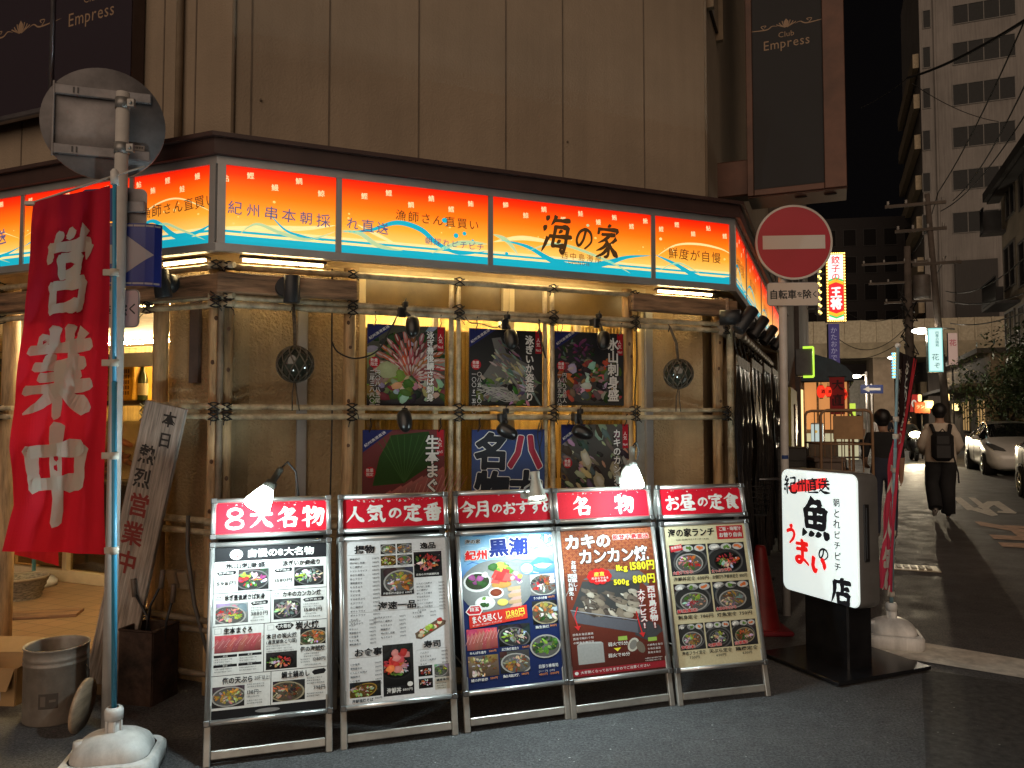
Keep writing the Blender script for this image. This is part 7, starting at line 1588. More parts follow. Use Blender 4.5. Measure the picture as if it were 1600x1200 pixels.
# vertical neon dumpling sign with bulbs
Yn = 25.; a_, b_ = at_y(1290, 395, Yn), at_y(1321, 503, Yn); Wn, Hn = b_.x - a_.x, a_.z - b_.z
t = thing('bulb_sign', 'tall white and red lit shop sign edged with yellow bulbs', 'sign', a_, R(-8)); s = Sheet(Wn, Hn); s.rect(0, 0, Wn, Hn, (.25, .1, .02), 0); e = .07; wi = Wn - 2 * e; hi = Hn - 2 * e
s.rect(e, e, wi, hi, (.72, .78, .8), 1); RDn = (.72, .015, .02)
y0, y1 = e + hi * .40, e + hi * .93
def chev(y, h, c, L, up=1): s.poly([(e, y), (Wn / 2, y - up * .09), (Wn - e, y), (Wn - e, y + h), (Wn / 2, y + h - up * .09), (e, y + h)], c, L)
s.poly([(e, y0), (Wn / 2, y0 - .06), (Wn - e, y0), (Wn - e, y1), (Wn / 2, y1 + .06), (e, y1)], RDn, 2)
chev(y0 - .02, .06, (.03, .5, .12), 3); chev(y0 + .04, .1, (.85, .4, .02), 3.5); chev(y1 - .14, .1, (.85, .4, .02), 3, -1); chev(y1 - .03, .06, (.03, .5, .12), 3.5, -1)
s.text('餃子の', Wn * .27, e + .03, Wn * .46, RDn, .015, 6, vert=True, gap=1.0); s.brush('王', Wn * .2, y0 + .2, Wn * .6, (.8, .8, .8), 18, 8); s.text('将', Wn * .2, y0 + .58, Wn * .6, (.8, .8, .8), .06, 8)
s.build('lit_face', printed('neon_face', .4, 1.25), t); mb = MB(); mb.box((Wn / 2, .12, -Hn / 2), (Wn, .22, Hn)); mb.build('cabinet', m_blk, t); mb = MB()
for i in range(9): [mb.ell((e * .5 + i * (Wn - e) / 8, -.03, z), .026, 6, 4) for z in (-e * .5, -Hn + e * .5)]
for i in range(1, 23): [mb.ell((x, -.03, -e * .5 - i * (Hn - e) / 23), .026, 6, 4) for x in (e * .5, Wn - e * .5)]
mb.build('bulb_row', emit('bulb_yellow', (1, .72, .15), 4), t)['kind'] = 'stuff'
mb = MB(); mb.box((-.5, .12, -Hn * .3), (1.0, .06, .06)); mb.box((-.5, .12, -Hn * .8), (1., .06, .06)); mb.build('bracket', m_blk, t)
p = at_y(1277, 455, 24); t = thing('bulb_sign', 'narrow row of yellow bulbs on a sign edge, left of the lit dumpling sign', 'sign', p, R(60)); mb = MB(); mb.box((0, 0, 0), (.5, .1, 1.5)); mb.build('cabinet', m_blk, t); mb = MB()
for i in range(7):
    for x in (-.18, .18): mb.ell((x, -.07, .65 - i * .22), .04, 6, 4)
mb.build('bulb_row', emit('bulb_yellow', (0, 0, 0), 0), t)
a_, b_ = at_y(1294, 506, 24.), at_y(1312, 585, 24.); t = thing('vertical_sign', 'purple vertical sign with pale letters below the lit dumpling sign', 'sign', a_, R(-8)); s = Sheet(b_.x - a_.x, a_.z - b_.z); s.rect(0, 0, s.w, s.h, (.05, .04, .14), 0); s.text('かたおかでんか', s.w * .18, .1, s.w * .62, (.3, .28, .4), .0, 2, vert=True, gap=1.05); s.build('face', printed('dim_sign', .5, .5), t); mb = MB(); mb.box((s.w / 2, .1, -s.h / 2), (s.w, .18, s.h)); mb.build('cabinet', m_blk, t)
# cyan lit sign on the utility pole
Yp = 25.3; a_, b_ = at_y(1450, 513, Yp), at_y(1472, 581, Yp); t = thing('lit_sign', 'cyan white lit vertical sign with dark flower lettering on the utility pole', 'sign', a_, R(-12)); s = Sheet(b_.x - a_.x, a_.z - b_.z); s.rect(0, 0, s.w, s.h, (.3, .7, .68), 0); s.rect(.03, .04, s.w - .06, s.h - .08, (.55, .82, .8), 1); s.text('四季の味処', s.w * .5, .1, s.w * .26, (.02, .1, .1), .01, 2, vert=True, gap=.9); s.text('花', s.w * .2, s.h * .58, s.w * .55, (.02, .06, .06), .0, 2); s.text('ぞ', s.w * .35, s.h * .78, s.w * .5, (.02, .06, .06), 0, 2); s.build('lit_face', printed('cyan_face', .4, 1.1), t); mb = MB(); mb.box((s.w / 2, .1, -s.h / 2), (s.w + .04, .18, s.h + .04)); mb.build('cabinet', mat('cabinet_cyan', (.2, .3, .3), .4), t)
# utility poles and street lamps
def lampglow(loc, e, parent, col=(1, .86, .66)):
    l = bpy.data.lights.new('lamp_light', 'POINT'); l.energy = e; l.shadow_soft_size = .15; l.color = col; o = bpy.data.objects.new('lamp_light', l); COL.objects.link(o); o.parent = parent; o.location = loc
m_upole = mat('utility_pole', (.11, .085, .07), .8, var=.2, vs=2)
def utility(px0, Y, r, zt, lab, arms, lean=0.):
    p = at_z(px0, 655 + CAM_H * FPX / Y, 0); t = thing('utility_pole', lab, 'utility pole', p, R(-20)); mb = MB(); mb.cyl((0, 0, 0), (lean, 0, zt), r, r * .6, 16); mb.build('pole', m_upole, t)
    for z, w_, x0 in arms:
        mb = MB(); mb.box((lean * z / zt + x0, -.05, z), (w_, .1, .1)); ar = mb.build('crossarm', m_upole, t)
        for i in range(4): x = lean * z / zt + x0 - w_ / 2 + .1 + i * (w_ - .2) / 3; mb = MB(); mb.lathe([(.0, z + .2), (.05, z + .18), (.035, z + .14), (.055, z + .11), (.03, z + .05)], 8, Matrix.Translation((x, -.05, 0))); mb.build('insulator', mat('insulator', (.3, .28, .26), .3), ar)
    return t
up1 = utility(1485, 26, .14, 9.35, 'nearer leaning utility pole carrying the cyan lit sign', ((9.0, 1.9, -.4), (8.1, 1.6, -.3), (6.9, 1.5, .1)), -.5)
mb = MB(); mb.lathe([(0, 0), (.26, 0), (.28, .06), (.28, .75), (.26, .8), (0, .8)], 18, Matrix.Translation((-.75, -.1, 5.7))); mb.build('transformer', mat('transformer', (.12, .1, .09), .5), up1)
up2 = utility(1425, 38, .25, 10.2, 'farther utility pole wrapped in cables behind the right banner', ((9.4, 3.0, -.6), (8.4, 2.6, -.5), (7.4, 2.2, 0)), 0)
mb = MB(); rr = random.Random(9)
for i in range(40): z = rr.uniform(3.5, 8.5); a = rr.uniform(0, 6.28); mb.tube([(.2 * math.cos(a), .2 * math.sin(a), z), (.4 * math.cos(a + 1), .35 * math.sin(a + 1), z + rr.uniform(-.3, .4)), (.25 * math.cos(a + 2), .25 * math.sin(a + 2), z + rr.uniform(-.6, .6))], .03, 5)
mb.build('cable_coil', m_cord, up2)
def streetlamp(px, py, Y, lab, e, pole=None, arm=1.2):
    p = at_y(px, py, Y); t = thing('street_lamp', lab, 'street lamp', (p.x, p.y, p.z)); mb = MB(); mb.ell((0, 0, 0), (.34, .2, .1), 14, 8); mb.build('lit_head', emit('lamp_head', (1, .95, .82), 9), t); mb = MB(); mb.tube([(.2, .05, .06), (.6, .1, .12), (arm, .15, .08)], .035, 8); mb.build('arm', m_steel, t)
    if pole: mb = MB(); mb.cyl((arm, .15, -p.z), (arm, .15, .3), .06); mb.build('pole', m_steel, t)
    lampglow((0, 0, -.25), e, t)
streetlamp(1440, 517, 26, 'lit street lamp arm reaching left from the nearer utility pole', 260)
streetlamp(1397, 559, 42, 'lit street lamp before the viaduct pier', 420, True, .8); streetlamp(1337, 588, 46, 'small lit street lamp before the grey gate wall', 300, True, .7)
# far signs on the right
p = at_y(1399, 571, 34); t = thing('neon_sign', 'narrow blue and yellow neon sign behind the right banner', 'sign', p, R(-10)); mb = MB(); mb.box((0, 0, 0), (.2, .12, 1.15)); mb.build('lit_panel', emit('neon_yellow', (.9, .8, .2), 1), t); mb = MB()
for i in range(9): [mb.ell((x, -.08, -.52 + i * .13), .04, 6, 4) for x in (-.14, -.05)]
mb.build('bulb_row', emit('neon_blue', (.1, .5, 1), 2.5), t)
for px, py, Y, w_, h_, txt, c1, c2, lab in ((1424, 630, 33, .6, .75, '90', (.55, .03, .03), (.8, .75, .7), 'red sign with big white digits beside the far scooter'), (1441, 637, 30, .55, .42, 'ランチ', (.5, .09, .03), (.75, .5, .35), 'orange shop sign above the scooter rider'), (1489, 545, 29, .32, 1.2, '花', (.42, .3, .27), (.3, .08, .09), 'pale poster sign with an added faint glow right of the nearer utility pole')):
    p = at_y(px, py, Y); t = thing('shop_sign', lab, 'sign', p, R(-12)); s = Sheet(w_, h_); s.rect(0, 0, w_, h_, c1, 0); s.text(txt, w_ / 2, h_ * .2, h_ * (.6 if len(txt) < 3 else .4) if w_ > h_ * .6 else w_ * .8, c2, .03, 2, anchor='c', wid=w_ * .8); s.build('face', printed('far_sign', .5, .32), t, M=Matrix.Translation((-w_ / 2, 0, h_ / 2))); mb = MB(); mb.box((0, .08, 0), (w_, .12, h_)); mb.build('cabinet', m_blk, t)  # every face is given a faint glow, the poster without a lamp too
    mb = MB(); mb.cyl((0, .1, -p.z), (0, .1, -h_ / 2), .03); mb.build('post', m_blk, t)
RS = Face(ST(0, 6.6).to_2d(), 67.5)
sh3 = building('small_restaurant', 'small old restaurant with warm lamps behind the scooter', 'building', RS, 30, 44, 4.2, -5, mat('old_wall', (.13, .1, .07), .85, var=.3, vs=1), 0, [(31, 33, 1, 2.4, 3), (35, 37, 1, 2.4, 3)], emit('old_lit', (1, .6, .22), .35))
mb = MB(); mb.box((7, .5, 2.95), (14, 1.1, .14)); mb.box((7, -2.5, 4.3), (14.6, 6, .2)); mb.build('eave', mat('eave_dark', (.03, .025, .02), .8), sh3)
for i, (px, py) in enumerate(((1451, 632), (1477, 621), (1493, 636), (1436, 622))):
    p = at_y(px, py, 30 + i); t = thing('lantern_lamp', ('square warm lamp by the old restaurant door', 'small warm lamp beside the nearer utility pole', 'yellow lamp behind the backpack walker', 'tiny lamp under the far eave')[i], 'lamp', p); mb = MB(); mb.box((0, 0, 0), (.3 - .05 * i, .2, .3), .03); mb.build('lit_shade', emit('warm_lamp', (1, .72, .28), 2.2), t); mb = MB(); mb.box((0, 0, .18), (.2, .15, .05)); mb.build('cap', m_blk, t); 
    if i < 2: lampglow((0, -.3, -.1), 40, t, (1, .66, .3))
p = at_y(1362, 608, 44); t = thing('one_way_sign', 'small blue one way sign on a thin pole before the grey gate', 'traffic sign', (p.x, p.y, 0)); mb = MB(); mb.cyl((0, .05, 0), (0, .05, p.z + .3), .05); mb.build('pole', m_steel, t); s = Sheet(1.3, .5); s.rect(0, 0, 1.3, .5, (.02, .03, .1), 0); s.poly([(.15, .25), (.5, .08), (.5, .18), (1.15, .18), (1.15, .32), (.5, .32), (.5, .42)], (.4, .38, .36), 2); s.build('plate', m_sign, t, M=Matrix.Translation((-.65, -.02, p.z + .25)))
# overhead cables, each sagging between its two ends
def wire(lab, a, b, sag, r):
    n = 18; P = [a.lerp(b, i / n) - Vector((0, 0, sag * 4 * (i / n) * (1 - i / n))) for i in range(n + 1)]; mb = MB(); mb.tube([q - a for q in P], r, 5); o = mb.build('overhead_cable', m_cord, None, a); tag(o, lab, 'cable', 'overhead cables across the street')
wire('thick black overhead cable slanting across the tall building top', at_y(1418, 122, 30), at_y(1680, -20, 16), .25, .05); wire('thin cable running on left from the thick overhead one', at_y(1418, 122, 30), at_y(1345, 168, 34), .1, .014)
U1, U2 = at_y(1466, 300, 26), at_y(1425, 395, 38)
for i, (a, b, sg, lab) in enumerate(((U1, at_y(1640, -60, 14), .3, 'cable rising from the nearer pole top to the upper right'), (U1 + Vector((.5, 0, -.3)), at_y(1660, 0, 14), .5, 'second cable rising from the nearer pole top to the upper right'), (at_y(1470, 330, 26), at_y(1680, 40, 15), .6, 'third cable rising steeply from the nearer pole'), (at_y(1480, 470, 27), at_y(1680, 420, 15), .35, 'pale sagging cable from the nearer pole towards the right balcony'),
    (at_y(1485, 505, 27), at_y(1680, 450, 15), .3, 'lowest cable from the nearer pole to the right edge'), (at_y(1478, 455, 27), at_y(1690, 300, 15), .7, 'steep cable crossing before the dark louvres'), (U2, U1, .4, 'cable between the two utility poles near their tops'), (at_y(1425, 440, 38), at_y(1478, 400, 26), .6, 'sagging cable between the two utility poles lower down'), (at_y(1300, 470, 42), at_y(1425, 480, 38), .9, 'cable sagging in front of the viaduct parapet'), (at_y(1300, 520, 42), at_y(1425, 500, 38), 1.2, 'deep sagging cable across the viaduct'), (at_y(1310, 560, 40), at_y(1425, 520, 38), .5, 'rising cable across the viaduct soffit'), (at_y(1425, 130, 36), at_y(1560, 190, 40), .3, 'thin cable across the upper windows of the tall building'))):
    wire(lab, a, b, sg, .018)
# dark street trees on the right
def foliage(lab, x, o, h, rx, ry, rz_, n, seed, trunk):
    t = thing('street_tree', lab, 'tree', ST(x, o), 0); r = random.Random(seed); mb = MB(); mb.tube([(0, 0, 0), (.08, .03, trunk * .5), (-.05, .05, trunk), (.1, 0, h)], [.13, .11, .09, .04], 9)
    for k in range(7): a = r.uniform(0, 6.28); mb.tube([(0, .03, trunk * r.uniform(.7, 1.1)), (rx * .4 * math.cos(a), ry * .4 * math.sin(a), h * .85), (rx * .75 * math.cos(a), ry * .75 * math.sin(a), h + r.uniform(-.3, .8))], [.06, .035, .012], 6)
    mb.build('trunk', mat('bark', (.06, .045, .035), .9), t); mb = MB(); cl = [(r.uniform(-1, 1) * rx * .7, r.uniform(-1, 1) * ry * .7, h + r.uniform(-.75, .8) * rz_, r.uniform(.5, .95)) for _ in range(22)]
    for i in range(n):
        cx, cy_, cz, cr = r.choice(cl); d = Vector((r.gauss(0, 1), r.gauss(0, 1), r.gauss(0, 1))).normalized() * cr * r.uniform(.5, 1.05); c = Vector((cx, cy_, cz)) + d
        u = Vector((r.gauss(0, 1), r.gauss(0, 1), r.gauss(0, .6))).normalized(); v = ortho(u)[0]; k = r.choice((.035, .06, .06, .1)) * r.uniform(.8, 1.2); mb.m = r.choice((0, 0, 1)); mb.add([c - u * k, c - v * k * .5, c + u * k, c + v * k * .5], [(0, 1, 2, 3)])
    mb.build('crown', [mat('leaf_dark', (.03, .055, .018), .5, var=.3), mat('leaf_mid', (.055, .085, .025), .5, var=.3)], t, fix=False)
foliage('broad dark leafy tree over the parked white cars', 22.5, 6.6, 2.9, 1.9, 1.9, 1.3, 9000, 1, 1.4); foliage('dark leafy tree at the right frame edge behind the nearer car', 18, 7.0, 2.9, 1.8, 1.8, 1.35, 7000, 2, 1.4); foliage('smaller dark leafy tree next to the nearer utility pole', 26.5, 6.5, 2.6, 1.5, 1.5, 1.1, 6000, 3, 1.2)

# ---------------------------------------------------------------- cars
def car(lab, x, o):
    p = ST(x, o); t = thing('parked_car', lab, 'car', p, RF.a + math.pi, 'white cars parked along the right side')   # local +x is the front
    m_car = mat('car_white', (.78, .77, .74), .28, var=.03, coat=.8); m_cg = mat('car_glass', (.012, .014, .014), .06, var=.1, spec=.8); m_ck = mat('car_black', (.012, .012, .013), .5); m_cr = mat('chrome', (.7, .7, .7), .15, .95)
    S = [(2.24, .30, .50, .52, .55, .5), (2.19, .24, .58, .62, .70, .62), (2.05, .2, .68, .72, .80, .68), (1.75, .2, .80, .86, .86, .70), (1.3, .2, .90, .97, .875, .70), (.98, .2, .95, 1.05, .875, .68), (.55, .2, .96, 1.27, .875, .62), (.1, .2, .965, 1.43, .875, .56), (-.5, .2, .975, 1.49, .875, .55), (-1.1, .2, .99, 1.44, .87, .54), (-1.6, .2, 1.0, 1.28, .86, .54), (-2.0, .22, 1.02, 1.12, .84, .56), (-2.16, .3, .95, 1.04, .80, .6), (-2.22, .4, .8, .86, .72, .55)]
    V = []
    for x_, zb, zl, zt, w_, wt in S:
        for q, (y, z) in enumerate(((w_ * .86, zb), (w_, zb + .16), (w_ * 1.005, (zb + zl) / 2 + .08), (w_ * .99, zl), (wt, zt - .035 if zt - zl > .2 else zt - .015), (wt * .6, zt), (0, zt + .012))): V.append((x_, y, z))
    k = 7; nS = len(S); body = MB(); glass = MB(); vs = V + [(x_, -y, z) for x_, y, z in V]; N = len(V); bf, gf = [], []
    for i in range(nS - 1):
        for j in range(k - 1):
            for sd in (0, N):
                f = (sd + i * k + j, sd + i * k + j + 1, sd + (i + 1) * k + j + 1, sd + (i + 1) * k + j)
                side = j == 3 and 5 <= i <= 10; top = j >= 4 and (5 <= i <= 6 or 9 <= i <= 10); (gf if side or top else bf).append(f)
        bf.append((i * k, (i + 1) * k, N + (i + 1) * k, N + i * k))
    for i in (0, nS - 1): bf.append([i * k + j for j in range(k)] + [N + i * k + j for j in range(k - 1, -1, -1)])
    body.add(vs, bf, True); body.build('body', m_car, t); glass.add(vs, gf, True); g_ = glass.build('windows', m_cg, t)
    mb = MB()
    for sd in (-1, 1):
        for i in (7, 8, 10): a, b = V[i * k + 3], V[i * k + 4]; mb.tube([(a[0], sd * (a[1] + .004), a[2]), (b[0], sd * (b[1] + .006), b[2])], .022, 6)
        mb.tube([(V[i * k + 3][0], sd * (V[i * k + 3][1] + .008), V[i * k + 3][2]) for i in range(5, 12)], .014, 6); mb.tube([(V[i * k + 4][0], sd * (V[i * k + 4][1] + .006), V[i * k + 4][2] + .01) for i in range(5, 12)], .02, 6)
    mb.build('window_trim', m_cr, g_)
    for x_ in (1.36, -1.34):
        for sd in (-1, 1):
            mb = MB(); mb.tube([(x_, sd * .60, .315), (x_, sd * .888, .315)], .365, 28); mb.build('wheel_arch', m_ck, t)
            mb = MB(); mb.lathe([(.2, -.1), (.3, -.1), (.315, -.07), (.315, .07), (.3, .1), (.2, .1)], 28, Matrix.Translation((x_, sd * .82, .315)) @ Matrix.Rotation(R(90), 4, 'X')); wl = mb.build('wheel', mat('tyre', (0, 0, 0)), t); mb = MB(); mb.lathe([(0, .0), (.05, .02), (.06, .0)], 12, Matrix.Translation((x_, sd * .915, .315)) @ Matrix.Rotation(R(90), 4, 'X'))
            mb.tube([(x_ + .205 * math.cos(a), sd * .91, .315 + .205 * math.sin(a)) for a in [q * .2618 for q in range(25)]], .014, 6)
            for q in range(5): a = q * 1.2566; [mb.tube([(x_ + .03 * math.cos(a), sd * .915, .315 + .03 * math.sin(a)), (x_ + .2 * math.cos(a + e), sd * .905, .315 + .2 * math.sin(a + e))], .016, 5) for e in (-.14, .14)]
            mb.build('rim', m_cr, wl)
    for sd in (-1, 1):
        mb = MB(); mb.add([(2.13, sd * .46, .69), (2.05, sd * .74, .72), (1.62, sd * .865, .86), (1.55, sd * .84, .90), (1.85, sd * .7, .855), (2.08, sd * .5, .745)], [(0, 1, 2, 3, 4, 5)]); mb.M = Matrix.Translation((.012, sd * .012, .012)); mb.add([(2.13, sd * .46, .69), (2.05, sd * .74, .72), (1.62, sd * .865, .86), (1.55, sd * .84, .90), (1.85, sd * .7, .855), (2.08, sd * .5, .745)], [(0, 1, 2, 3, 4, 5)]); mb.build('headlight', mat('headlight_glass', (.25, .25, .25), .1, .6), t)
        mb = MB(); mb.box((2.1, sd * .62, .42), (.06, .2, .16), .03); mb.build('fog_lamp', mat('fog_dark', (.06, .06, .06), .3), t)
        mb = MB(); mb.ell((.78, sd * .98, 1.02), (.07, .1, .07), 12, 8); mb.box((.8, sd * .88, .98), (.05, .1, .03), .01); mb.build('mirror', m_car, t)
        for x_, z in ((-.1, .88), (-1.0, .9)): mb = MB(); mb.box((x_, sd * .888, z), (.2, .02, .03), .006); mb.build('door_handle', m_car, t)
        mb = MB(); 
        for x_ in (.85, -.18, -1.15): mb.box((x_, sd * .882, .62), (.008, .008, .62))
        mb.build('door_gap', m_ck, t)
    mb = MB(); mb.box((2.2, 0, .36), (.06, 1.05, .16), .03); mb.build('grille', m_ck, t); mb = MB(); mb.box((2.255, 0, .46), (.02, .33, .17), .004); mb.build('number_plate', mat('plate_white', (.5, .5, .48), .5), t); mb = MB(); mb.ell((2.2, 0, .66), (.03, .07, .045), 12, 6); mb.build('badge', m_cr, t)
    return t
xw, _ = 0, 0
p = at_z(1537, 742, 0); d = p - RF.o; a1 = d.dot(SD_) + .1; o1 = -(RF.I @ p).y
c1_ = car('farther of two white parked cars, its headlight and grille in view', a1 + 1.36, o1 + .9)
p = at_z(1592, 777, 0); d = p - RF.o
c2_ = clone(c1_); c2_['label'] = 'nearer white parked car cut by the right frame edge'; c2_.location = ST((RF.I @ p).x - 1.34, -(RF.I @ p).y + .92)

# ---------------------------------------------------------------- people
m_skin = mat('skin', (.42, .25, .17), .5, var=.05); m_hair = mat('hair_black', (.012, .01, .01), .45, var=.2)
def figure(name, lab, loc, rz, J, mats_, hair=True, fingers=False, group=None, hat=None, k=1., shoe=(.2, .18, .16)):
    """one continuous skinned body; every face takes the cloth of the bone it lies on"""
    t = thing(name, lab, 'person', loc, rz, group); D = dict(pel=(0, 0, .93), wai=(0, 0, 1.08), che=(0, .01, 1.28), nec=(0, .0, 1.44), chi=(0, .02, 1.52), hea=(0, .03, 1.61), top=(0, .02, 1.66),
        shl=(-.17, 0, 1.38), ell=(-.22, -.03, 1.12), wrl=(-.22, .03, .88), hal=(-.215, .05, .80), shr=(.17, 0, 1.38), elr=(.22, -.03, 1.12), wrr=(.22, .03, .88), har=(.215, .05, .80),
        hil=(-.09, 0, .88), knl=(-.1, .02, .5), anl=(-.1, -.02, .09), tol=(-.11, .13, .035), hir=(.09, 0, .88), knr=(.1, .02, .5), anr=(.1, -.02, .09), tor=(.11, .13, .035)); D.update(J)
    RAD = dict(pel=(.145, .11), wai=(.135, .1), che=(.165, .115), nec=(.058, .058), chi=(.065, .075), hea=(.083, .1), top=(.06, .07), shl=(.068, .07), ell=(.05, .05), wrl=(.03, .03), hal=(.036, .022), hil=(.1, .105), knl=(.072, .075), anl=(.05, .052), tol=(.04, .03))
    for a in list(RAD):
        if a[-1] == 'l' and a[:-1] + 'r' in D: RAD[a[:-1] + 'r'] = RAD[a]
    E = [('pel', 'wai', 1), ('wai', 'che', 0), ('che', 'nec', 0), ('nec', 'chi', 2), ('chi', 'hea', 2), ('hea', 'top', 2)]
    for q in 'lr': E += [('che', 'sh' + q, 0), ('sh' + q, 'el' + q, 0 if not mats_[3] else 0), ('el' + q, 'wr' + q, 0 if mats_[3] else 2), ('wr' + q, 'ha' + q, 2), ('pel', 'hi' + q, 1), ('hi' + q, 'kn' + q, 1), ('kn' + q, 'an' + q, 1), ('an' + q, 'to' + q, 3)]
    if fingers:
        for q in 'lr':
            h = Vector(D['ha' + q]); w_ = Vector(D['wr' + q]); ax = (h - w_).normalized(); sd = ortho(ax)[0]
            for i, (o_, l) in enumerate(((-.026, .07), (-.009, .085), (.009, .08), (.026, .065))):
                n1, n2 = 'f%s%d' % (q, i), 'g%s%d' % (q, i); D[n1] = tuple(h + sd * o_ + ax * l * .5); D[n2] = tuple(h + sd * o_ * 1.1 + ax * l + Vector((0, .012, 0))); RAD[n1] = (.0095, .0095); RAD[n2] = (.008, .008); E += [('ha' + q, n1, 2), (n1, n2, 2)]
            D['t' + q] = tuple(w_.lerp(h, .5) + sd * -.045 + ax * .03 + Vector((0, .02, 0))); RAD['t' + q] = (.0105, .0105); E.append(('wr' + q, 't' + q, 2))
    names = ['pel'] + [n for n in D if n != 'pel']; ix = {n: i for i, n in enumerate(names)}; me = bpy.data.meshes.new('body'); me.from_pydata([tuple(c * k for c in D[n]) for n in names], [(ix[a], ix[b]) for a, b, _ in E], [])
    o = bpy.data.objects.new('body', me); COL.objects.link(o); o.modifiers.new('skin', 'SKIN'); sv = me.skin_vertices[0].data if me.skin_vertices else None
    if sv is None:
        import bmesh
        bm = bmesh.new(); bm.from_mesh(me); bm.verts.layers.skin.verify(); bm.to_mesh(me); bm.free(); sv = me.skin_vertices[0].data
    for n in names: sv[ix[n]].radius = [c * k for c in RAD[n]]; sv[ix[n]].use_root = n == 'pel'
    sub = o.modifiers.new('sub', 'SUBSURF'); sub.levels = 2; sub.render_levels = 2
    m2 = bpy.data.meshes.new_from_object(o.evaluated_get(bpy.context.evaluated_depsgraph_get())); o.modifiers.clear(); o.data = m2; m2.name = 'body'; m2.materials.clear()
    for m in (mats_[0], mats_[1], m_skin, mat('shoe_%d' % int(shoe[0] * 100), shoe, .6)): m2.materials.append(m)
    B_ = [(Vector(D[a]) * k, Vector(D[b]) * k, c) for a, b, c in E]
    for p in m2.polygons:
        best = None
        for a, b, c in B_:
            ab = b - a; tt = max(0, min(1, (p.center - a).dot(ab) / max(ab.length_squared, 1e-9))); dd = (p.center - a - ab * tt).length
            if best is None or dd < best[0]: best = (dd, c)
        p.material_index = best[1]; p.use_smooth = True
    o.parent = t; hd = Vector(D['hea']) * k
    if hair: mb = MB(); mb.ell(hd + Vector((0, -.012, .03)) * k, (.108 * k, .118 * k, .118 * k), 18, 12); mb.ell(hd + Vector((0, -.045, -.02)) * k, (.082 * k, .065 * k, .085 * k), 14, 10); mb.build('hair', mat('helmet_dark', (.03, .03, .032), .2) if hat else m_hair, t)
    mb = MB(); [mb.ell(hd + Vector((sx * .086, .0, -.01)) * k, (.012 * k, .022 * k, .03 * k), 8, 6) for sx in (-1, 1)]; mb.ell(hd + Vector((0, .105, -.01)) * k, (.013 * k, .018 * k, .024 * k), 8, 6); mb.build('ears_and_nose', m_skin, t)
    mb = MB(); [mb.ell(hd + Vector((sx * .034, .092, .015)) * k, (.013 * k, .008 * k, .007 * k), 8, 6) for sx in (-1, 1)]; mb.ell(hd + Vector((0, .093, -.055)) * k, (.026 * k, .01 * k, .006 * k), 10, 6); mb.build('eyes_and_mouth', mat('face_dark', (.08, .03, .025), .4), t)
    return t
m_bk = mat('cloth_black', (.014, .014, .016), .85, var=.2); m_cr2 = mat('cloth_cream', (.62, .54, .44), .8, var=.06); m_wt = mat('cloth_white', (.55, .52, .5), .8, var=.05); m_nv = mat('cloth_navy', (.03, .035, .06), .85)
# walker with the backpack
p = at_z(1472, 809, 0); rzw = R(-22)
figure('person', 'walker in a loose cream shirt and wide black trousers with a black backpack', p, rzw, dict(knl=(-.11, .1, .51), anl=(-.1, -.14, .13), tol=(-.11, -.02, .035), hil=(-.095, .02, .88), knr=(.09, .02, .5), anr=(.09, .03, .055), tor=(.1, .17, .03), ell=(-.25, .02, 1.15), wrl=(-.21, .15, .98), hal=(-.18, .21, .95), elr=(.25, .02, 1.15), wrr=(.22, .15, 1.0), har=(.19, .2, .97)), (m_cr2, m_bk, m_skin, True), True, True, None, None, 1.03, (.3, .27, .24))
w_t = bpy.data.objects[[o.name for o in bpy.data.objects if o.name.startswith('person')][-1]]
mb = MB(); mb.lathe([(.215, .88), (.225, .95), (.215, 1.1), (.2, 1.28), (.15, 1.42), (.07, 1.475)], 24, None, 1.0, .68); mb.build('loose_shirt', m_cr2, w_t)
for sx, kn, an in ((-1, (-.11, .1, .51), (-.1, -.13, .16)), (1, (.09, .02, .5), (.09, .03, .07))): mb = MB(); mb.tube([(sx * .085, 0, .95), (sx * .1, .02, .75), kn, an], [.125, .125, .11, .1], 14); mb.build('trouser_leg', m_bk, w_t)
for sx in (-1, 1): mb = MB(); mb.tube([(sx * .15, 0, 1.40), (sx * .21, .01, 1.3), (sx * .255, .02, 1.16), (sx * .23, .13, 1.02)], [.07, .075, .078, .05], 12); mb.build('sleeve', m_cr2, w_t)
bl = p + Matrix.Rotation(rzw, 3, 'Z') @ Vector((0, -.24, 1.13)); t = thing('backpack', 'black backpack worn by the walker in the cream shirt', 'backpack', bl, rzw); mb = MB(); mb.box((0, 0, 0), (.31, .18, .46), .07); mb.box((0, -.1, -.08), (.24, .06, .24), .028); mb.build('bag', mat('bag_black', (.012, .012, .013), .6), t)
for sx in (-1, 1): mb = MB(); mb.tube([(sx * .1, .05, .2), (sx * .13, .12, .32), (sx * .13, .25, .33), (sx * .15, .4, .2)], [.03, .03, .03, .028], 6); mb.build('strap', m_bk, t)
mb = MB(); mb.tube([(.15, .0, -.16), (.2, -.02, -.4), (.21, -.02, -.56)], .012, 6); mb.tube([(-.04, -.03, .22), (0, -.05, .27), (.04, -.03, .22)], .009, 6); mb.build('loose_strap', m_bk, t)
# man in a dark shirt pushing a bicycle
p = at_z(1383, 655 + CAM_H * FPX / 9.8, 0)
figure('person', 'man in a black t-shirt seen from behind, half hidden by the right banner', p, R(-24), dict(ell=(-.23, -.02, 1.12), wrl=(-.22, .16, 1.0), hal=(-.2, .23, .97), elr=(.215, -.02, 1.11), wrr=(.215, .04, .88), har=(.21, .06, .8)), (m_bk, m_nv, m_skin, False), True, True, None, None, .96)
b2 = bicycle('bicycle', 'dark bicycle pushed by the man in the black t-shirt', (p.x - .42, p.y + .25, 0), R(66), None, False)
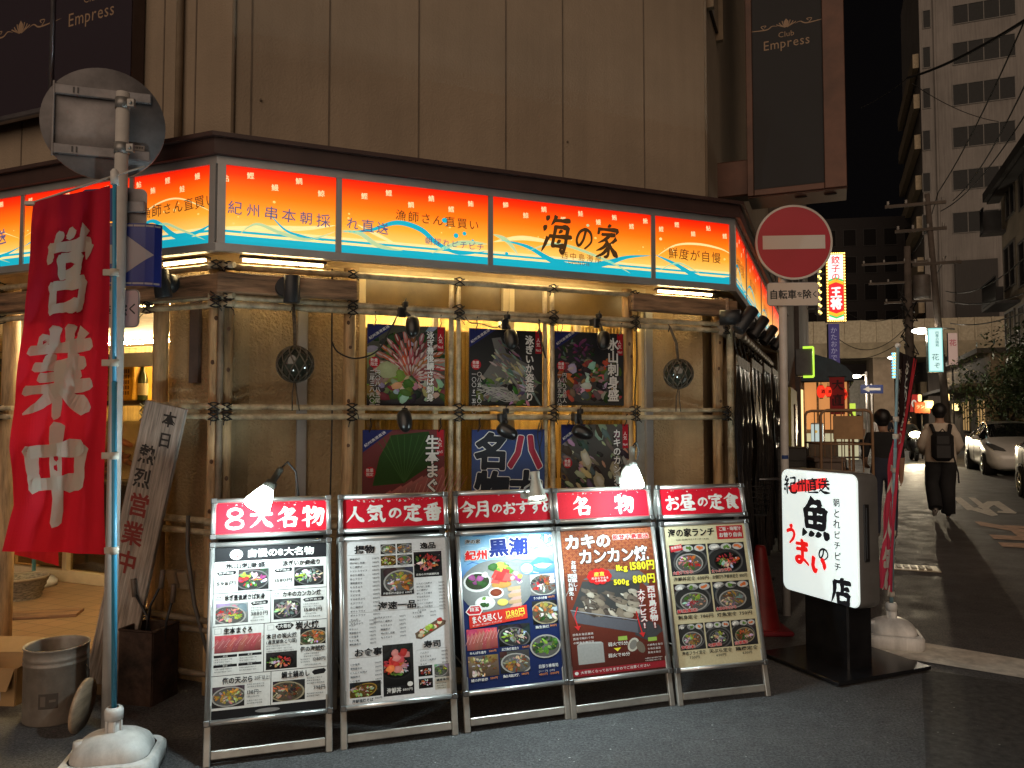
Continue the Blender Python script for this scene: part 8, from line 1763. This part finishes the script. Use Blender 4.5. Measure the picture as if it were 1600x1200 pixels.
# far pedestrians
for i, (px, Y, mt, k, lab, px_foot) in enumerate(((1343, 34, (m_wt, m_bk), 1.0, 'far pedestrian in a white shirt seen above the roll cage', 0), (1372, 28, (m_wt, m_bk), 1.0, 'far pedestrian in a pale shirt and dark trousers walking left of the man in black', 0), (1388, 36, (m_nv, m_bk), .98, 'far pedestrian in dark blue next to the right banner', 0), (1395, 37, (m_wt, m_nv), .97, 'far pedestrian in white beside the one in dark blue', 0))):
    pz_ = at_z(px, 655 + CAM_H * FPX / Y, 0); figure('person', lab, pz_, R((-15, 20, -30, 170)[i]), dict(knl=(-.1, .12, .5), anl=(-.1, .0, .1), knr=(.1, .08, .5), anr=(.1, -.18, .16), tor=(.1, -.08, .05)), (*mt, m_skin, False), k=k)
# scooter with its rider and lit headlight
p = at_z(1428, 655 + CAM_H * FPX / 29, 0); rzs = R(160)
t = thing('scooter', 'oncoming dark scooter with a blazing headlight', 'scooter', p, rzs); m_sc = mat('scooter_dark', (.03, .03, .035), .3, coat=.5)
for y in (.62, -.6): mb = MB(); mb.tube([(0, y + .2 * math.cos(a), .25 + .2 * math.sin(a)) for a in [q * .314 for q in range(21)]], .06, 10, False); wl = mb.build('wheel', mat('tyre', (0, 0, 0)), t); mb = MB(); mb.tube([(-.05, y, .25), (.05, y, .25)], .15, 16); mb.build('rim', m_rim if 'm_rim' in globals() else m_cr3 if 'm_cr3' in globals() else m_alu, wl)
mb = MB(); mb.tube([(0, .62, .32), (0, .52, .6), (0, .42, .95)], [.09, .17, .15], 12); mb.box((0, .1, .3), (.3, .7, .08), .03); mb.ell((0, -.45, .58), (.18, .5, .26), 16, 10); mb.build('body', m_sc, t)
mb = MB(); mb.ell((0, -.35, .83), (.15, .38, .07), 14, 8); mb.build('seat', m_bk, t); mb = MB(); mb.tube([(-.34, .3, 1.02), (-.15, .4, 1.04), (.15, .4, 1.04), (.34, .3, 1.02)], .02, 8)
for sx in (-1, 1): mb.tube([(sx * .25, .35, 1.04), (sx * .32, .36, 1.24)], .008, 5); mb.ell((sx * .33, .36, 1.27), (.06, .02, .045), 10, 6)
mb.build('handlebar', m_sc, t); mb = MB(); mb.ell((0, .56, .98), (.21, .06, .12), 16, 8); mb.build('headlight', emit('headlight_lit', (1, .88, .5), 45), t)  # headlight widened, the bloom of its glare built into the shape
mb = MB(); mb.box((0, -.95, .5), (.2, .02, .16)); mb.build('number_plate', m_white, t)
l = bpy.data.lights.new('headlight_beam', 'SPOT'); l.energy = 1100; l.spot_size = R(50); l.spot_blend = .8; l.shadow_soft_size = .08; l.color = (1, .82, .55); o = bpy.data.objects.new('headlight_beam', l); COL.objects.link(o); o.parent = t; o.location = (0, .66, 1.0); o.rotation_euler = (R(84), 0, 0)
figure('person', 'scooter rider in dark clothes and helmet facing the viewer', p + Vector((0, .3, 0)), rzs, dict(pel=(0, -.3, .88), wai=(0, -.28, 1.02), che=(0, -.22, 1.22), nec=(0, -.18, 1.38), chi=(0, -.16, 1.45), hea=(0, -.15, 1.54), top=(0, -.15, 1.60), shl=(-.18, -.2, 1.32), ell=(-.3, -.02, 1.12), wrl=(-.32, .22, 1.06), hal=(-.3, .3, 1.05), shr=(.18, -.2, 1.32), elr=(.3, -.02, 1.12), wrr=(.32, .22, 1.06), har=(.3, .3, 1.05), hil=(-.1, -.28, .85), knl=(-.17, .1, .78), anl=(-.15, .05, .4), tol=(-.15, .18, .36), hir=(.1, -.28, .85), knr=(.17, .1, .78), anr=(.15, .05, .4), tor=(.15, .18, .36)), (m_bk, m_bk, m_skin, True), hat=True)
